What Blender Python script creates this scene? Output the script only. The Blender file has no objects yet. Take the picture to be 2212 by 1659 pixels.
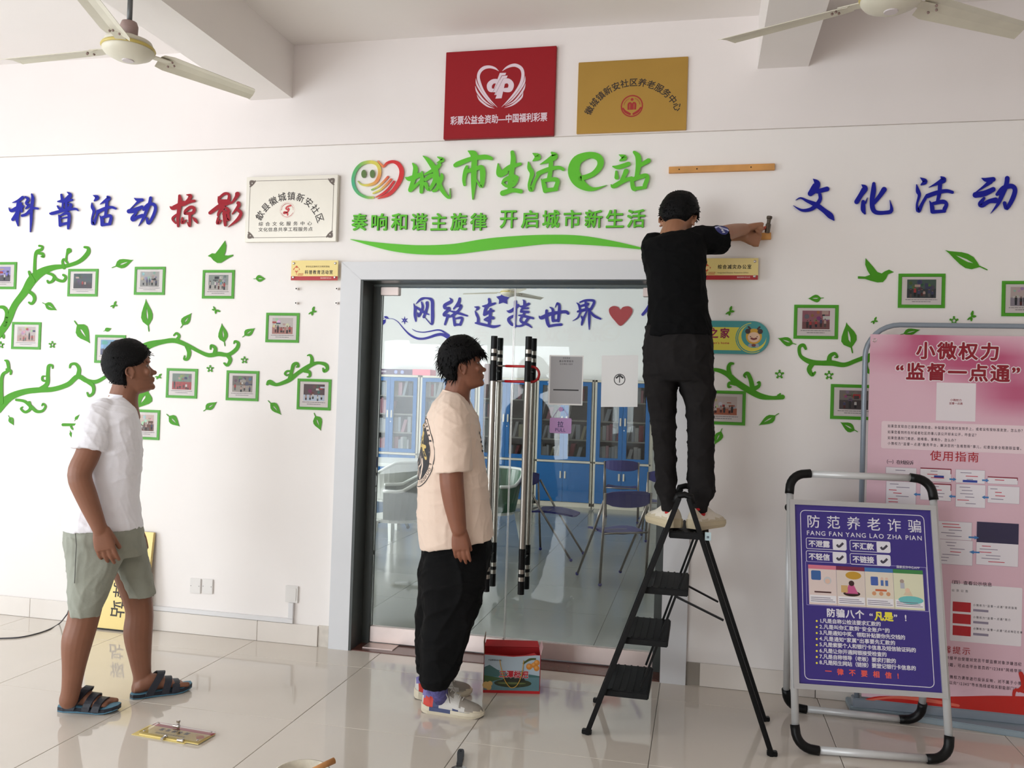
import bpy, bmesh, math, random
import numpy as np
from mathutils import Vector, Matrix
from mathutils.geometry import tessellate_polygon
random.seed(7)
SC = bpy.context.scene
COL = SC.collection
PI = math.pi

# ------------------------------------------------------------------ camera
FPX, YAW, PITCH, ROLL, CAMH, CAMD = 1828.18, .2197, .01648, .03179, 1.50273, 4.66676
_f = Vector((-math.sin(YAW)*math.cos(PITCH), math.cos(YAW)*math.cos(PITCH), math.sin(PITCH)))
_r = Vector((math.cos(YAW), math.sin(YAW), 0))
_u = _r.cross(_f)
CR = _r*math.cos(ROLL)+_u*math.sin(ROLL)
CU = -_r*math.sin(ROLL)+_u*math.cos(ROLL)
CF = _f
CP = Vector((0, -CAMD, CAMH))
cam = bpy.data.cameras.new('camera')
cam.sensor_fit = 'HORIZONTAL'; cam.sensor_width = 36; cam.lens = FPX/2212*36
cam.clip_start = .05; cam.clip_end = 200
cob = bpy.data.objects.new('camera', cam); COL.objects.link(cob)
m = Matrix((CR, CU, -CF)).transposed().to_4x4(); m.translation = CP
cob.matrix_world = m
SC.camera = cob

# ------------------------------------------------------------------ light
SC.view_settings.view_transform = 'Standard'
SC.view_settings.look = 'None'
SC.view_settings.exposure = 0.07
SC.view_settings.gamma = 1.0
SC.view_settings.use_curve_mapping = False
SC.cycles.max_bounces = 10
SC.cycles.diffuse_bounces = 5
SC.cycles.glossy_bounces = 4
SC.cycles.transparent_max_bounces = 16
SC.cycles.sample_clamp_indirect = 6
SC.cycles.use_denoising = True
w = bpy.data.worlds.new('world'); SC.world = w; w.use_nodes = True
w.node_tree.nodes['Background'].inputs[0].default_value = (.86, .93, 1, 1)
w.node_tree.nodes['Background'].inputs[1].default_value = 1.1

def area(name, loc, direc, sx, sy, power, col=(1, 1, 1), spread=180):
    l = bpy.data.lights.new(name, 'AREA'); l.shape = 'RECTANGLE'
    l.size = sx; l.size_y = sy; l.energy = power; l.color = col; l.spread = math.radians(spread)
    o = bpy.data.objects.new(name, l); COL.objects.link(o)
    o.location = loc
    o.rotation_euler = Vector(direc).to_track_quat('-Z', 'Z').to_euler()
    return o
# daylight through the openings of the hall (left side and behind the camera) and of the reading room
area('daylight_hall_left', (-6.7, -3.9, 1.75), (1, 0.12, -.04), 5.6, 2.8, 240, (.89, .955, 1))
area('daylight_hall_rear', (-3.9, -9.05, 1.45), (0.12, 1, .05), 3.6, 2.3, 210, (.90, .96, 1))
area('daylight_room_left', (-6.95, 3.2, 1.7), (1, 0, 0), 4.0, 1.9, 640, (.97, 1, 1))

# ------------------------------------------------------------------ pixel helpers (photo 2212 x 1659): a ray meets a real plane
def ray(px, py):
    return CF+CR*((px-1106)/FPX)+CU*((829.5-py)/FPX)
def at(px, py, Y=0.0):
    d = ray(px, py); return CP+d*((Y+CAMD)/d.y)
def fl(px, py, Z=0.0):
    d = ray(px, py); return CP+d*((Z-CAMH)/d.z)
def atx(px, py, X):
    d = ray(px, py); return CP+d*(X/d.x)

# ------------------------------------------------------------------ materials
def lin(c):
    c = c/255.0
    return c/12.92 if c <= .04045 else ((c+.055)/1.055)**2.4
def rgb(h):
    if isinstance(h, str):
        h = h.lstrip('#'); h = tuple(int(h[i:i+2], 16) for i in (0, 2, 4))
    return (lin(h[0]), lin(h[1]), lin(h[2]), 1)
MATS = {}
def mat(name, col=(200, 200, 200), rough=.6, metal=0, spec=.5, noise=0, nscale=8, bump=0, bscale=40, coat=0, sheen=0, attr=False, emit=None, sss=0, aniso=0):
    if name in MATS: return MATS[name]
    m = bpy.data.materials.new(name); m.use_nodes = True
    nt = m.node_tree; b = nt.nodes['Principled BSDF']
    c = rgb(col)
    b.inputs['Base Color'].default_value = c
    b.inputs['Roughness'].default_value = rough
    b.inputs['Metallic'].default_value = metal
    b.inputs['Specular IOR Level'].default_value = spec
    b.inputs['Coat Weight'].default_value = coat
    b.inputs['Coat Roughness'].default_value = .05
    b.inputs['Sheen Weight'].default_value = sheen
    if sss:
        b.inputs['Subsurface Weight'].default_value = sss
        b.inputs['Subsurface Radius'].default_value = (.012, .004, .002)
        b.inputs['Subsurface Scale'].default_value = 1
    tc = nt.nodes.new('ShaderNodeTexCoord')
    src = None
    if attr:
        a = nt.nodes.new('ShaderNodeVertexColor'); a.layer_name = 'Col'
        nt.links.new(a.outputs['Color'], b.inputs['Base Color'])
    if noise:
        n = nt.nodes.new('ShaderNodeTexNoise'); n.inputs['Scale'].default_value = nscale; n.inputs['Detail'].default_value = 5
        nt.links.new(tc.outputs['Object'], n.inputs['Vector'])
        mr = nt.nodes.new('ShaderNodeMapRange'); mr.inputs[1].default_value = .3; mr.inputs[2].default_value = .7
        mr.inputs[3].default_value = 1-noise; mr.inputs[4].default_value = 1+noise
        nt.links.new(n.outputs['Fac'], mr.inputs[0])
        mx = nt.nodes.new('ShaderNodeMix'); mx.data_type = 'RGBA'; mx.blend_type = 'MULTIPLY'
        mx.inputs[0].default_value = 1
        if attr: nt.links.new(a.outputs['Color'], mx.inputs[6])
        else: mx.inputs[6].default_value = c
        nt.links.new(mr.outputs[0], mx.inputs[7])
        nt.links.new(mx.outputs[2], b.inputs['Base Color'])
    if bump:
        n = nt.nodes.new('ShaderNodeTexNoise'); n.inputs['Scale'].default_value = bscale; n.inputs['Detail'].default_value = 4
        nt.links.new(tc.outputs['Object'], n.inputs['Vector'])
        bp = nt.nodes.new('ShaderNodeBump'); bp.inputs['Strength'].default_value = bump; bp.inputs['Distance'].default_value = .01
        nt.links.new(n.outputs['Fac'], bp.inputs['Height']); nt.links.new(bp.outputs[0], b.inputs['Normal'])
    if emit:
        b.inputs['Emission Color'].default_value = c; b.inputs['Emission Strength'].default_value = emit
    MATS[name] = m
    return m
def glass_mat(name, tint, gloss=1.0, ior=1.5, rough=0.0):
    m = bpy.data.materials.new(name); m.use_nodes = True; nt = m.node_tree
    nt.nodes.remove(nt.nodes['Principled BSDF'])
    out = nt.nodes['Material Output']
    t = nt.nodes.new('ShaderNodeBsdfTransparent'); t.inputs[0].default_value = tint
    g = nt.nodes.new('ShaderNodeBsdfGlossy'); g.inputs['Roughness'].default_value = rough
    g.inputs['Color'].default_value = (gloss, gloss, gloss, 1)
    f = nt.nodes.new('ShaderNodeFresnel'); f.inputs[0].default_value = ior
    mx = nt.nodes.new('ShaderNodeMixShader')
    nt.links.new(f.outputs[0], mx.inputs[0]); nt.links.new(t.outputs[0], mx.inputs[1]); nt.links.new(g.outputs[0], mx.inputs[2])
    nt.links.new(mx.outputs[0], out.inputs[0])
    MATS[name] = m
    return m

# ------------------------------------------------------------------ objects
ORG = {}
def thing(name, label, cat, loc=(0, 0, 0), group=None, rotz=0):
    o = bpy.data.objects.new(name, None); COL.objects.link(o)
    o.empty_display_size = .1
    o.location = loc; o.rotation_euler = (0, 0, rotz)
    o['label'] = label; o['category'] = cat
    if group: o['group'] = group
    ORG[o.name] = Vector(loc)
    return o
def tag(o, label, cat, group=None):
    o['label'] = label; o['category'] = cat
    if group: o['group'] = group
    return o
def plabel(o, label):
    o['label'] = label; return o
def place(name, me, parent=None, mats=(), smooth=False, local=False, struct=False):
    """link a mesh given in world coordinates; its origin goes to the parent's base or to its own base"""
    if parent is not None:
        off = Vector((0, 0, 0)) if local else ORG.get(parent.name, Vector())
    else:
        if local or struct or not len(me.vertices): off = Vector((0, 0, 0))
        else:
            co = np.empty(len(me.vertices)*3, 'f'); me.vertices.foreach_get('co', co); co = co.reshape(-1, 3)
            mn, mx = co.min(0), co.max(0)
            off = Vector(((mn[0]+mx[0])/2, (mn[1]+mx[1])/2, mn[2]))
    if off.length: me.transform(Matrix.Translation(-off))
    if smooth: me.polygons.foreach_set('use_smooth', [True]*len(me.polygons))
    for q in mats: me.materials.append(q)
    o = bpy.data.objects.new(name, me); COL.objects.link(o)
    if parent is not None: o.parent = parent; ORG[o.name] = off if not local else Vector()
    else: o.location = off; ORG[o.name] = off
    if struct: o['kind'] = 'structure'
    return o
def copy_tree(o, parent=None, **kw):
    c = o.copy(); COL.objects.link(c)
    if parent is not None: c.parent = parent
    for ch in list(o.children): copy_tree(ch, c)
    return c
def sym(v): return (v, v, v)

class MB:
    def __init__(s): s.v = []; s.f = []; s.c = []; s.m = []
    def add(s, vs, fs, col=None, mi=0):
        b = len(s.v); s.v += [tuple(q) for q in vs]
        for q in fs:
            s.f.append(tuple(b+i for i in q)); s.c.append(col); s.m.append(mi)
    def box(s, x0, x1, y0, y1, z0, z1, mi=0, col=None):
        vs = [(x, y, z) for z in (z0, z1) for y in (y0, y1) for x in (x0, x1)]
        s.add(vs, [(0, 2, 3, 1), (4, 5, 7, 6), (0, 1, 5, 4), (2, 6, 7, 3), (0, 4, 6, 2), (1, 3, 7, 5)], col, mi); return s
    def obox(s, c, ax, ay, az, mi=0, col=None):
        """box: centre and three half-axis vectors"""
        c = Vector(c); ax, ay, az = Vector(ax), Vector(ay), Vector(az)
        vs = [c+ax*i+ay*j+az*k for k in (-1, 1) for j in (-1, 1) for i in (-1, 1)]
        fs = [(0, 2, 3, 1), (4, 5, 7, 6), (0, 1, 5, 4), (2, 6, 7, 3), (0, 4, 6, 2), (1, 3, 7, 5)]
        if ax.cross(ay).dot(az) < 0: fs = [q[::-1] for q in fs]
        s.add(vs, fs, col, mi); return s
    def bar(s, a, b, wd, ht, up=(0, 0, 1), mi=0, col=None):
        a, b = Vector(a), Vector(b); d = (b-a); L = d.length; d = d/L
        x = d.cross(Vector(up));
        if x.length < 1e-4: x = d.cross(Vector((1, 0, 0)))
        x.normalize(); y = x.cross(d)
        return s.obox((a+b)/2, x*wd/2, d*L/2, y*ht/2, mi, col)
    def tube(s, pts, r, n=10, closed=False, cap=True, mi=0, col=None):
        pts = [Vector(p) for p in pts]; N = len(pts)
        rr = r if isinstance(r, (list, tuple)) else [r]*N
        vs = []; prev = None
        for i, p in enumerate(pts):
            if closed: t = pts[(i+1) % N]-pts[i-1]
            else: t = pts[min(i+1, N-1)]-pts[max(i-1, 0)]
            t.normalize()
            if prev is None:
                a = t.cross(Vector((0, 0, 1)))
                if a.length < .05: a = t.cross(Vector((0, 1, 0)))
            else: a = prev-t*prev.dot(t)
            a.normalize(); prev = a; b = t.cross(a)
            for k in range(n):
                an = 2*PI*k/n; vs.append(p+a*math.cos(an)*rr[i]+b*math.sin(an)*rr[i])
        fs = []
        for i in range(N if closed else N-1):
            j = (i+1) % N
            for k in range(n):
                l = (k+1) % n; fs.append((i*n+k, i*n+l, j*n+l, j*n+k))
        if cap and not closed:
            fs.append(tuple(range(n))[::-1]); fs.append(tuple((N-1)*n+k for k in range(n)))
        s.add(vs, fs, col, mi); return s
    def lathe(s, prof, c=(0, 0, 0), n=24, axis='Z', mi=0, col=None):
        """prof: list of (radius, height)"""
        c = Vector(c); vs = []
        for r, h in prof:
            for k in range(n):
                an = 2*PI*k/n; x, y = r*math.cos(an), r*math.sin(an)
                if axis == 'Z': q = Vector((x, y, h))
                elif axis == 'Y': q = Vector((y, h, x))
                else: q = Vector((h, x, y))
                vs.append(c+q)
        fs = []
        for i in range(len(prof)-1):
            for k in range(n):
                l = (k+1) % n; fs.append((i*n+k, i*n+l, (i+1)*n+l, (i+1)*n+k))
        fs.append(tuple(range(n))[::-1]); fs.append(tuple((len(prof)-1)*n+k for k in range(n)))
        s.add(vs, fs, col, mi); return s
    def loft(s, rings, cap=True, mi=0, col=None):
        """rings: lists of equally many points"""
        n = len(rings[0]); vs = [p for r in rings for p in r]; fs = []
        for i in range(len(rings)-1):
            for k in range(n):
                l = (k+1) % n; fs.append((i*n+k, i*n+l, (i+1)*n+l, (i+1)*n+k))
        if cap:
            fs.append(tuple(range(n))[::-1]); fs.append(tuple((len(rings)-1)*n+k for k in range(n)))
        s.add(vs, fs, col, mi); return s
    def ball(s, c, r, n=12, m=8, mi=0, col=None):
        c = Vector(c); r = Vector(r) if not isinstance(r, (int, float)) else Vector((r, r, r))
        rings = []
        for i in range(1, m):
            th = PI*i/m
            rings.append([c+Vector((r.x*math.sin(th)*math.cos(2*PI*k/n), r.y*math.sin(th)*math.sin(2*PI*k/n), -r.z*math.cos(th))) for k in range(n)])
        b = len(s.v)
        s.loft(rings, cap=False, mi=mi, col=col)
        s.add([c-Vector((0, 0, r.z)), c+Vector((0, 0, r.z))], [], col, mi)
        e = len(s.v)-2
        for k in range(n):
            s.f.append((b+(k+1) % n, b+k, e)); s.c.append(col); s.m.append(mi)
            s.f.append((b+(m-2)*n+k, b+(m-2)*n+(k+1) % n, e+1)); s.c.append(col); s.m.append(mi)
        return s
    def mesh(s, name):
        me = bpy.data.meshes.new(name); me.from_pydata(s.v, [], s.f)
        if any(c is not None for c in s.c):
            a = me.color_attributes.new('Col', 'FLOAT_COLOR', 'CORNER')
            buf = []
            for f, c in zip(s.f, s.c): buf += list(c or (1, 1, 1, 1))*len(f)
            a.data.foreach_set('color', buf)
        me.polygons.foreach_set('material_index', s.m)
        me.update(); return me
    def build(s, name, mats, parent=None, smooth=False, bevel=0, local=False, struct=False, auto=False):
        me = s.mesh(name)
        if bevel:
            bm = bmesh.new(); bm.from_mesh(me)
            bmesh.ops.remove_doubles(bm, verts=bm.verts, dist=1e-6)
            es = [e for e in bm.edges if len(e.link_faces) == 2 and e.calc_face_angle(0) > .6]
            bmesh.ops.bevel(bm, geom=es, offset=bevel, segments=2, affect='EDGES', clamp_overlap=True)
            bm.to_mesh(me); bm.free()
        if not isinstance(mats, (list, tuple)): mats = [mats]
        o = place(name, me, parent, mats, smooth, local, struct)
        if auto: me.set_sharp_from_angle(angle=.7) if hasattr(me, 'set_sharp_from_angle') else None
        return o

def catmull(pts, sub=6, closed=False):
    P = [tuple(map(float, p)) for p in pts]; n = len(P)
    if n < 3: 
        return P if n < 2 else [tuple(P[0][k]+(P[1][k]-P[0][k])*t/sub for k in range(len(P[0]))) for t in range(sub+1)]
    out = []
    for i in range(n if closed else n-1):
        if closed: a, b, c, d = P[i-1], P[i], P[(i+1) % n], P[(i+2) % n]
        else: a, b, c, d = P[max(i-1, 0)], P[i], P[i+1], P[min(i+2, n-1)]
        for t in range(sub):
            u = t/sub
            out.append(tuple(.5*((2*b[k])+(-a[k]+c[k])*u+(2*a[k]-5*b[k]+4*c[k]-d[k])*u*u+(-a[k]+3*b[k]-3*c[k]+d[k])*u**3) for k in range(len(b))))
    if not closed: out.append(P[-1])
    return out
def ribbon2d(pts, sub=6, rnd=True):
    """pts: (x, y, width). returns left, right outlines with rounded ends"""
    S = catmull(pts, sub) if len(pts) > 2 else [tuple(map(float, p)) for p in pts]
    L = []; R = []; n = len(S)
    def side(i):
        a = S[max(i-1, 0)]; b = S[min(i+1, n-1)]
        dx, dy = b[0]-a[0], b[1]-a[1]; l = math.hypot(dx, dy) or 1
        return dx/l, dy/l
    dx, dy = side(0); w0 = max(S[0][2], .01)/2
    if rnd:
        for t in (85, 55, 25):
            an = math.radians(t); ox, oy = S[0][0]-dx*w0*math.sin(an), S[0][1]-dy*w0*math.sin(an); ww = w0*math.cos(an)
            L.append((ox-dy*ww, oy+dx*ww)); R.append((ox+dy*ww, oy-dx*ww))
    for i, p in enumerate(S):
        dx, dy = side(i); ww = max(p[2], .01)/2
        L.append((p[0]-dy*ww, p[1]+dx*ww)); R.append((p[0]+dy*ww, p[1]-dx*ww))
    w0 = max(S[-1][2], .01)/2
    if rnd:
        for t in (25, 55, 85):
            an = math.radians(t); ox, oy = S[-1][0]+dx*w0*math.sin(an), S[-1][1]+dy*w0*math.sin(an); ww = w0*math.cos(an)
            L.append((ox-dy*ww, oy+dx*ww)); R.append((ox+dy*ww, oy-dx*ww))
    return L, R

def slab_strip(mb, L, R, f0, f1, col=None, mi=0):
    """solid strip between two outlines; f0 maps to the front face, f1 to the back"""
    n = len(L)
    vs = [f0(*p) for p in L]+[f0(*p) for p in R]+[f1(*p) for p in L]+[f1(*p) for p in R]
    fs = []
    for i in range(n-1):
        fs.append((i, i+1, n+i+1, n+i)); fs.append((i, 2*n+i, 2*n+i+1, i+1)); fs.append((n+i, n+i+1, 3*n+i+1, 3*n+i))
    fs.append((0, n, 3*n, 2*n)); fs.append((n-1, 3*n-1, 4*n-1, 2*n-1))
    mb.add(vs, fs, col, mi)
def slab_poly(mb, loops, f0, f1, col=None, mi=0):
    """solid plate of polygons (first loop outline, the rest holes)"""
    tl = [[Vector((p[0], p[1], 0)) for p in lp] for lp in loops]
    tri = tessellate_polygon(tl)
    flat = [p for lp in loops for p in lp]; n = len(flat)
    vs = [f0(*p) for p in flat]+[f1(*p) for p in flat]
    fs = [tuple(t) for t in tri]
    b = 0
    for lp in loops:
        k = len(lp)
        for i in range(k):
            j = (i+1) % k; fs.append((b+i, b+j, n+b+j, n+b+i))
        b += k
    mb.add(vs, fs, col, mi)
def fix_normals(me):
    bm = bmesh.new(); bm.from_mesh(me); bmesh.ops.recalc_face_normals(bm, faces=bm.faces); bm.to_mesh(me); bm.free()

# ------------------------------------------------------------------ lettering
_gl = {}
def glyph(ch, bold=0.0):
    k = ch
    if k in _gl: return _gl[k]
    cu = bpy.data.curves.new('g', 'FONT'); cu.body = ch; cu.size = 1; cu.resolution_u = 3 if ord(ch) > 255 else 4
    cu.fill_mode = 'FRONT'
    o = bpy.data.objects.new('g', cu)
    me = o.to_mesh()
    v = [(q.co.x, q.co.y) for q in me.vertices]
    f = [tuple(p.vertices) for p in me.polygons]
    o.to_mesh_clear()
    bpy.data.objects.remove(o); bpy.data.curves.remove(cu)
    xs = [q[0] for q in v] or [0, .3]
    adv = 1.0 if ord(ch) > 0x2000 and ch not in '“”‘’' else (max(xs)+.07 if ch != ' ' else .3)
    _gl[k] = (v, f, adv)
    return _gl[k]
def bolds(b):
    if not b: return [(0, 0)]
    return [(0, 0)]+[(b*math.cos(a), b*math.sin(a)) for a in [PI/4+k*PI/2 for k in range(4)]]+([(b*math.cos(a), b*math.sin(a)) for a in [k*PI/2 for k in range(4)]] if b > .02 else [])
def glyph_outline(ch, bold=0.0):
    """flat glyph normalised to a unit box (0..1 both ways)"""
    v, f, a = glyph(ch, bold)
    x0 = min(q[0] for q in v); x1 = max(q[0] for q in v); y0 = min(q[1] for q in v); y1 = max(q[1] for q in v)
    return [((x-x0)/(x1-x0), (y-y0)/(y1-y0)) for x, y in v], f

class Print:
    """flat print on a real surface: coloured shapes a fraction of a millimetre apart"""
    def __init__(s, fr): s.fr = fr; s.mb = MB(); s.k = 0
    def _w(s, L):
        return .0004+.00025*L+(s.k % 12)*1.6e-5
    def poly(s, loop, col, L=0, holes=()):
        s.k += 1
        tl = [[Vector((p[0], p[1], 0)) for p in lp] for lp in [loop, *holes]]
        tri = tessellate_polygon(tl); flat = [p for lp in [loop, *holes] for p in lp]
        s.mb.add([s.fr(p[0], p[1], s._w(L)) for p in flat], [tuple(t) for t in tri], rgb(col))
    def rect(s, x0, y0, x1, y1, col, L=0): s.k += 1; s.mb.add([s.fr(*p, s._w(L)) for p in ((x0, y0), (x1, y0), (x1, y1), (x0, y1))], [(0, 1, 2, 3)], rgb(col))
    def rrect(s, x0, y0, x1, y1, r, col, L=0, line=None):
        def lp(d):
            o = []
            for cx, cy, a in ((x1-r, y1-r, 0), (x0+r, y1-r, 90), (x0+r, y0+r, 180), (x1-r, y0+r, 270)):
                for k in range(5):
                    an = math.radians(a+k*22.5); o.append((cx+(r-d)*math.cos(an), cy+(r-d)*math.sin(an)))
            return o
        if line:
            a, b = lp(0), lp(line); n = len(a)
            s.mb.add([s.fr(*p, s._w(L)) for p in a+b], [(i, (i+1) % n, n+(i+1) % n, n+i) for i in range(n)], rgb(col))
        else: s.poly(lp(0), col, L)
    def disc(s, x, y, r, col, L=0, ry=None, n=20):
        s.k += 1
        ry = ry or r
        s.mb.add([s.fr(x+r*math.cos(2*PI*k/n), y+ry*math.sin(2*PI*k/n), s._w(L)) for k in range(n)], [tuple(range(n))], rgb(col))
    def ring(s, x, y, r0, r1, col, L=0, a0=0, a1=360, n=28):
        s.k += 1
        vs = []
        for k in range(n+1):
            an = math.radians(a0+(a1-a0)*k/n)
            vs += [s.fr(x+r0*math.cos(an), y+r0*math.sin(an), s._w(L)), s.fr(x+r1*math.cos(an), y+r1*math.sin(an), s._w(L))]
        s.mb.add(vs, [(2*k, 2*k+1, 2*k+3, 2*k+2) for k in range(n)], rgb(col))
    def strip(s, pts, col, L=0, sub=5, rnd=True):
        s.k += 1
        A, B = ribbon2d(pts, sub, rnd); n = len(A)
        s.mb.add([s.fr(*p, s._w(L)) for p in A+B], [(i, i+1, n+i+1, n+i) for i in range(n-1)], rgb(col))
    def text(s, t, x, y, size, col, L=2, align='l', bold=0, sp=0, xs=1.0, arc=None, ys=1.0, shear=0, mirror=False):
        """baseline-left at x,y; sp extra advance in em; arc=(cx,cy,r,a0,a1) sets the glyphs on an arc"""
        adv = [glyph(c, bold)[2]+sp for c in t]; tot = (sum(adv)-sp)*size*xs
        if arc:
            cx, cy, r, a0, a1 = arc; n = len(t)
            for i, c in enumerate(t):
                a = math.radians(a0+(a1-a0)*i/max(n-1, 1)); v, f, ad = glyph(c, bold)
                ox, oy = cx+r*math.cos(a), cy+r*math.sin(a); rot = a-PI/2
                ca, sa = math.cos(rot), math.sin(rot)
                for bx, by in bolds(bold):
                    s.k += 1
                    vs = [((px+bx-ad/2)*size*xs, (py+by-.36)*size*ys) for px, py in v]
                    s.mb.add([s.fr(ox+p*ca-q*sa, oy+p*sa+q*ca, s._w(L)) for p, q in vs], f, rgb(col))
            return
        if align == 'c': x -= tot/2
        if align == 'r': x -= tot
        for c, a in zip(t, adv):
            v, f, _ = glyph(c, bold)
            for bx, by in bolds(bold):
                s.k += 1
                s.mb.add([s.fr(x+(px+bx+shear*py)*size*xs, y+(py+by)*size*ys, s._w(L)) for px, py in v], f, rgb(col))
            x += a*size*xs
    def done(s, name, m, parent=None, local=False, struct=False):
        return s.mb.build(name, m, parent, local=local, struct=struct)
def wallframe(X0, Z0, Y):
    return lambda u, v, w: Vector((X0+u, Y-w, Z0+v))
def quadframe(p00, p10, p01):
    """frame from bottom-left, bottom-right, top-left corners in metres along the edges"""
    p00, p10, p01 = Vector(p00), Vector(p10), Vector(p01)
    ex = (p10-p00).normalized(); ey = (p01-p00).normalized(); n = ex.cross(ey).normalized()
    return lambda u, v, w: p00+ex*u+ey*v+n*w
# ================================================================== setting
def wall_mat(name, col, rough=.75, dirt=.02, grime=False):
    m = mat(name, col, rough, noise=dirt, nscale=1.3, bump=.06, bscale=22)
    return m
M_WALL = wall_mat('wall_paint', (238, 232, 228))
M_WALL2 = wall_mat('wall_paint_upper', (234, 226, 223))
M_CEIL = wall_mat('ceiling_paint', (236, 230, 226))
M_ROOM = wall_mat('room_wall_paint', (246, 247, 246))
M_GRIME = mat('grime', (208, 200, 190), .9, noise=.1, nscale=20)
M_TILE = mat('floor_tile', (214, 205, 194), .05, spec=.68, noise=.025, nscale=2.2)
M_TILE2 = mat('room_floor_tile', (132, 134, 128), .16, spec=.4, noise=.03, nscale=2)
M_BASET = mat('baseboard_tile', (224, 216, 208), .12, spec=.5, noise=.02, nscale=6)
M_JOINT = mat('joint_grout', (150, 142, 132), .8)
M_FRAME = mat('door_casing', (214, 214, 216), .45, noise=.02, nscale=3)
M_JAMB = mat('jamb_grey', (62, 66, 64), .35, noise=.05, nscale=5)
M_STEEL = mat('steel', (205, 200, 196), .24, metal=1, noise=.05, nscale=30)
M_STEELP = mat('steel_plate', (216, 200, 194), .42, metal=.75, noise=.04, nscale=9)
M_BLACK = mat('black_plastic', (11, 11, 12), .4, spec=.25)
M_STONE = mat('threshold_stone', (98, 62, 54), .25, noise=.2, nscale=30)
M_ALU = mat('window_frame', (225, 228, 228), .4)
M_GLASS = glass_mat('door_glass', (.925, .935, .93, 1), .8, 1.36)
M_WGLASS = glass_mat('window_glass', (.93, .95, .95, 1))
M_PRINT = mat('print', (255, 255, 255), .5, attr=True)
M_PRINTG = mat('print_gloss', (255, 255, 255), .25, attr=True)
M_PAPER = mat('paper', (236, 234, 232), .6)

GY = .17
XL, XR, YB, H = -6.0, 4.2, -8.9, 3.59       # hall
RL, RR, RY, RH = -6.8, 2.2, 7.6, 3.3        # reading room behind the glass door
OX0, OX1, OZ = -1.955, -.172, 2.17          # door opening
WT = .24
floor = MB().box(XL-.2, XR+.2, YB-.2, .0, -.12, -.012).build('floor', M_JOINT, struct=True)
ftile = None
TW = .8
def lay_tiles(parent, x0, x1, y0, y1, ox, oy, mt, cache):
    k0 = math.floor((x0-ox)/TW); k1 = math.ceil((x1-ox)/TW); j0 = math.floor((y0-oy)/TW); j1 = math.ceil((y1-oy)/TW)
    g = .0014
    for k in range(k0, k1):
        for j in range(j0, j1):
            ax, bx = max(x0, ox+k*TW)+g, min(x1, ox+(k+1)*TW)-g
            ay, by = max(y0, oy+j*TW)+g, min(y1, oy+(j+1)*TW)-g
            if bx-ax < .01 or by-ay < .01: continue
            key = (round(bx-ax, 3), round(by-ay, 3))
            if key not in cache:
                hx, hy = (bx-ax)/2, (by-ay)/2
                me = MB().box(-hx, hx, -hy, hy, -.012, 0).mesh('tile')
                bm = bmesh.new(); bm.from_mesh(me)
                es = [e for e in bm.edges if all(v.co.z > -.001 for v in e.verts)]
                bmesh.ops.bevel(bm, geom=es, offset=.0012, segments=1, affect='EDGES'); bm.to_mesh(me); bm.free()
                me.materials.append(mt); cache[key] = me
            o = bpy.data.objects.new('tile', cache[key]); COL.objects.link(o)
            o.parent = parent; o.location = ((ax+bx)/2, (ay+by)/2, random.uniform(-.0004, 0))
lay_tiles(floor, XL, XR, -6.2, 0, -1.77, -1.083, M_TILE, {})
MB().box(XL, XR, YB, -6.2, -.012, -.001).build('floor_field', M_TILE, floor)

rfloor = MB().box(RL-.2, RR+.2, .0, RY+.2, -.12, -.012).build('floor_room', M_JOINT, struct=True)
lay_tiles(rfloor, RL, RR, WT, RY, -1.4, .5, M_TILE2, {})

def prism_y(mb, poly, y0, y1):
    slab_poly(mb, poly, lambda x, z: Vector((x, y0, z)), lambda x, z: Vector((x, y1, z)))
# wall with the door opening
mb = MB()
mb.box(XL-.2, OX0, 0, WT, 0, 2.975); mb.box(OX1, XR+.2, 0, WT, 0, 2.975); mb.box(OX0, OX1, 0, WT, OZ, 2.975)
wallb = mb.build('wall_back', M_WALL, struct=True)
MB().box(XL-.2, XR+.2, -.006, WT, 2.979, H+.1).build('wall_upper_band', M_WALL2, wallb)
MB().box(XL-.2, XR+.2, .004, WT, 2.974, 2.98).build('joint_line', M_GRIME, wallb)
ceil = MB().box(XL-.2, XR+.2, YB-.2, 0, H, H+.15).build('ceiling', M_CEIL, struct=True)
# beams
MB().box(-2.735, -2.457, YB, -.006, 3.27, H).build('trim_1', M_CEIL, struct=True)
MB().box(.248, .507, YB, -.006, 3.302, H).build('trim_2', M_CEIL, struct=True)
# left wall with a wide opening
mb = MB()
wy0, wy1, wz1 = -6.9, -.75, 3.05
mb.box(XL-.2, XL, YB, wy0, 0, H); mb.box(XL-.2, XL, wy1, 0, 0, H); mb.box(XL-.2, XL, wy0, wy1, wz1, H)
mb.build('wall_left', M_WALL, struct=True)
MB().box(XR, XR+.2, YB, 0, 0, H).build('wall_right', M_WALL, struct=True)
# wall behind the camera with an entrance opening
mb = MB()
bx0, bx1, bz1 = -5.7, -2.1, 2.45
mb.box(XL-.2, bx0, YB-.2, YB, 0, H); mb.box(bx1, XR+.2, YB-.2, YB, 0, H); mb.box(bx0, bx1, YB-.2, YB, bz1, H)
mb.build('wall_front', M_WALL, struct=True)
def window(name, axis, pos, a0, a1, z0, z1, nd):
    mbf = MB(); t = .03
    def bx(u0, u1, v0, v1, d=.03):
        if axis == 'x': mbf.box(pos-d, pos+d, u0, u1, v0, v1)
        else: mbf.box(u0, u1, pos-d, pos+d, v0, v1)
    bx(a0, a1, z0, z0+.06); bx(a0, a1, z1-.06, z1)
    for k in range(nd+1):
        c = a0+(a1-a0)*k/nd; bx(max(a0, c-t), min(a1, c+t), z0, z1)
    return mbf.build(name, M_ALU, struct=True)
window('window_1', 'x', XL-.1, wy0, wy1, 0, wz1, 4)
window('window_2', 'y', YB-.1, bx0, bx1, 0, bz1, 5)
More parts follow.
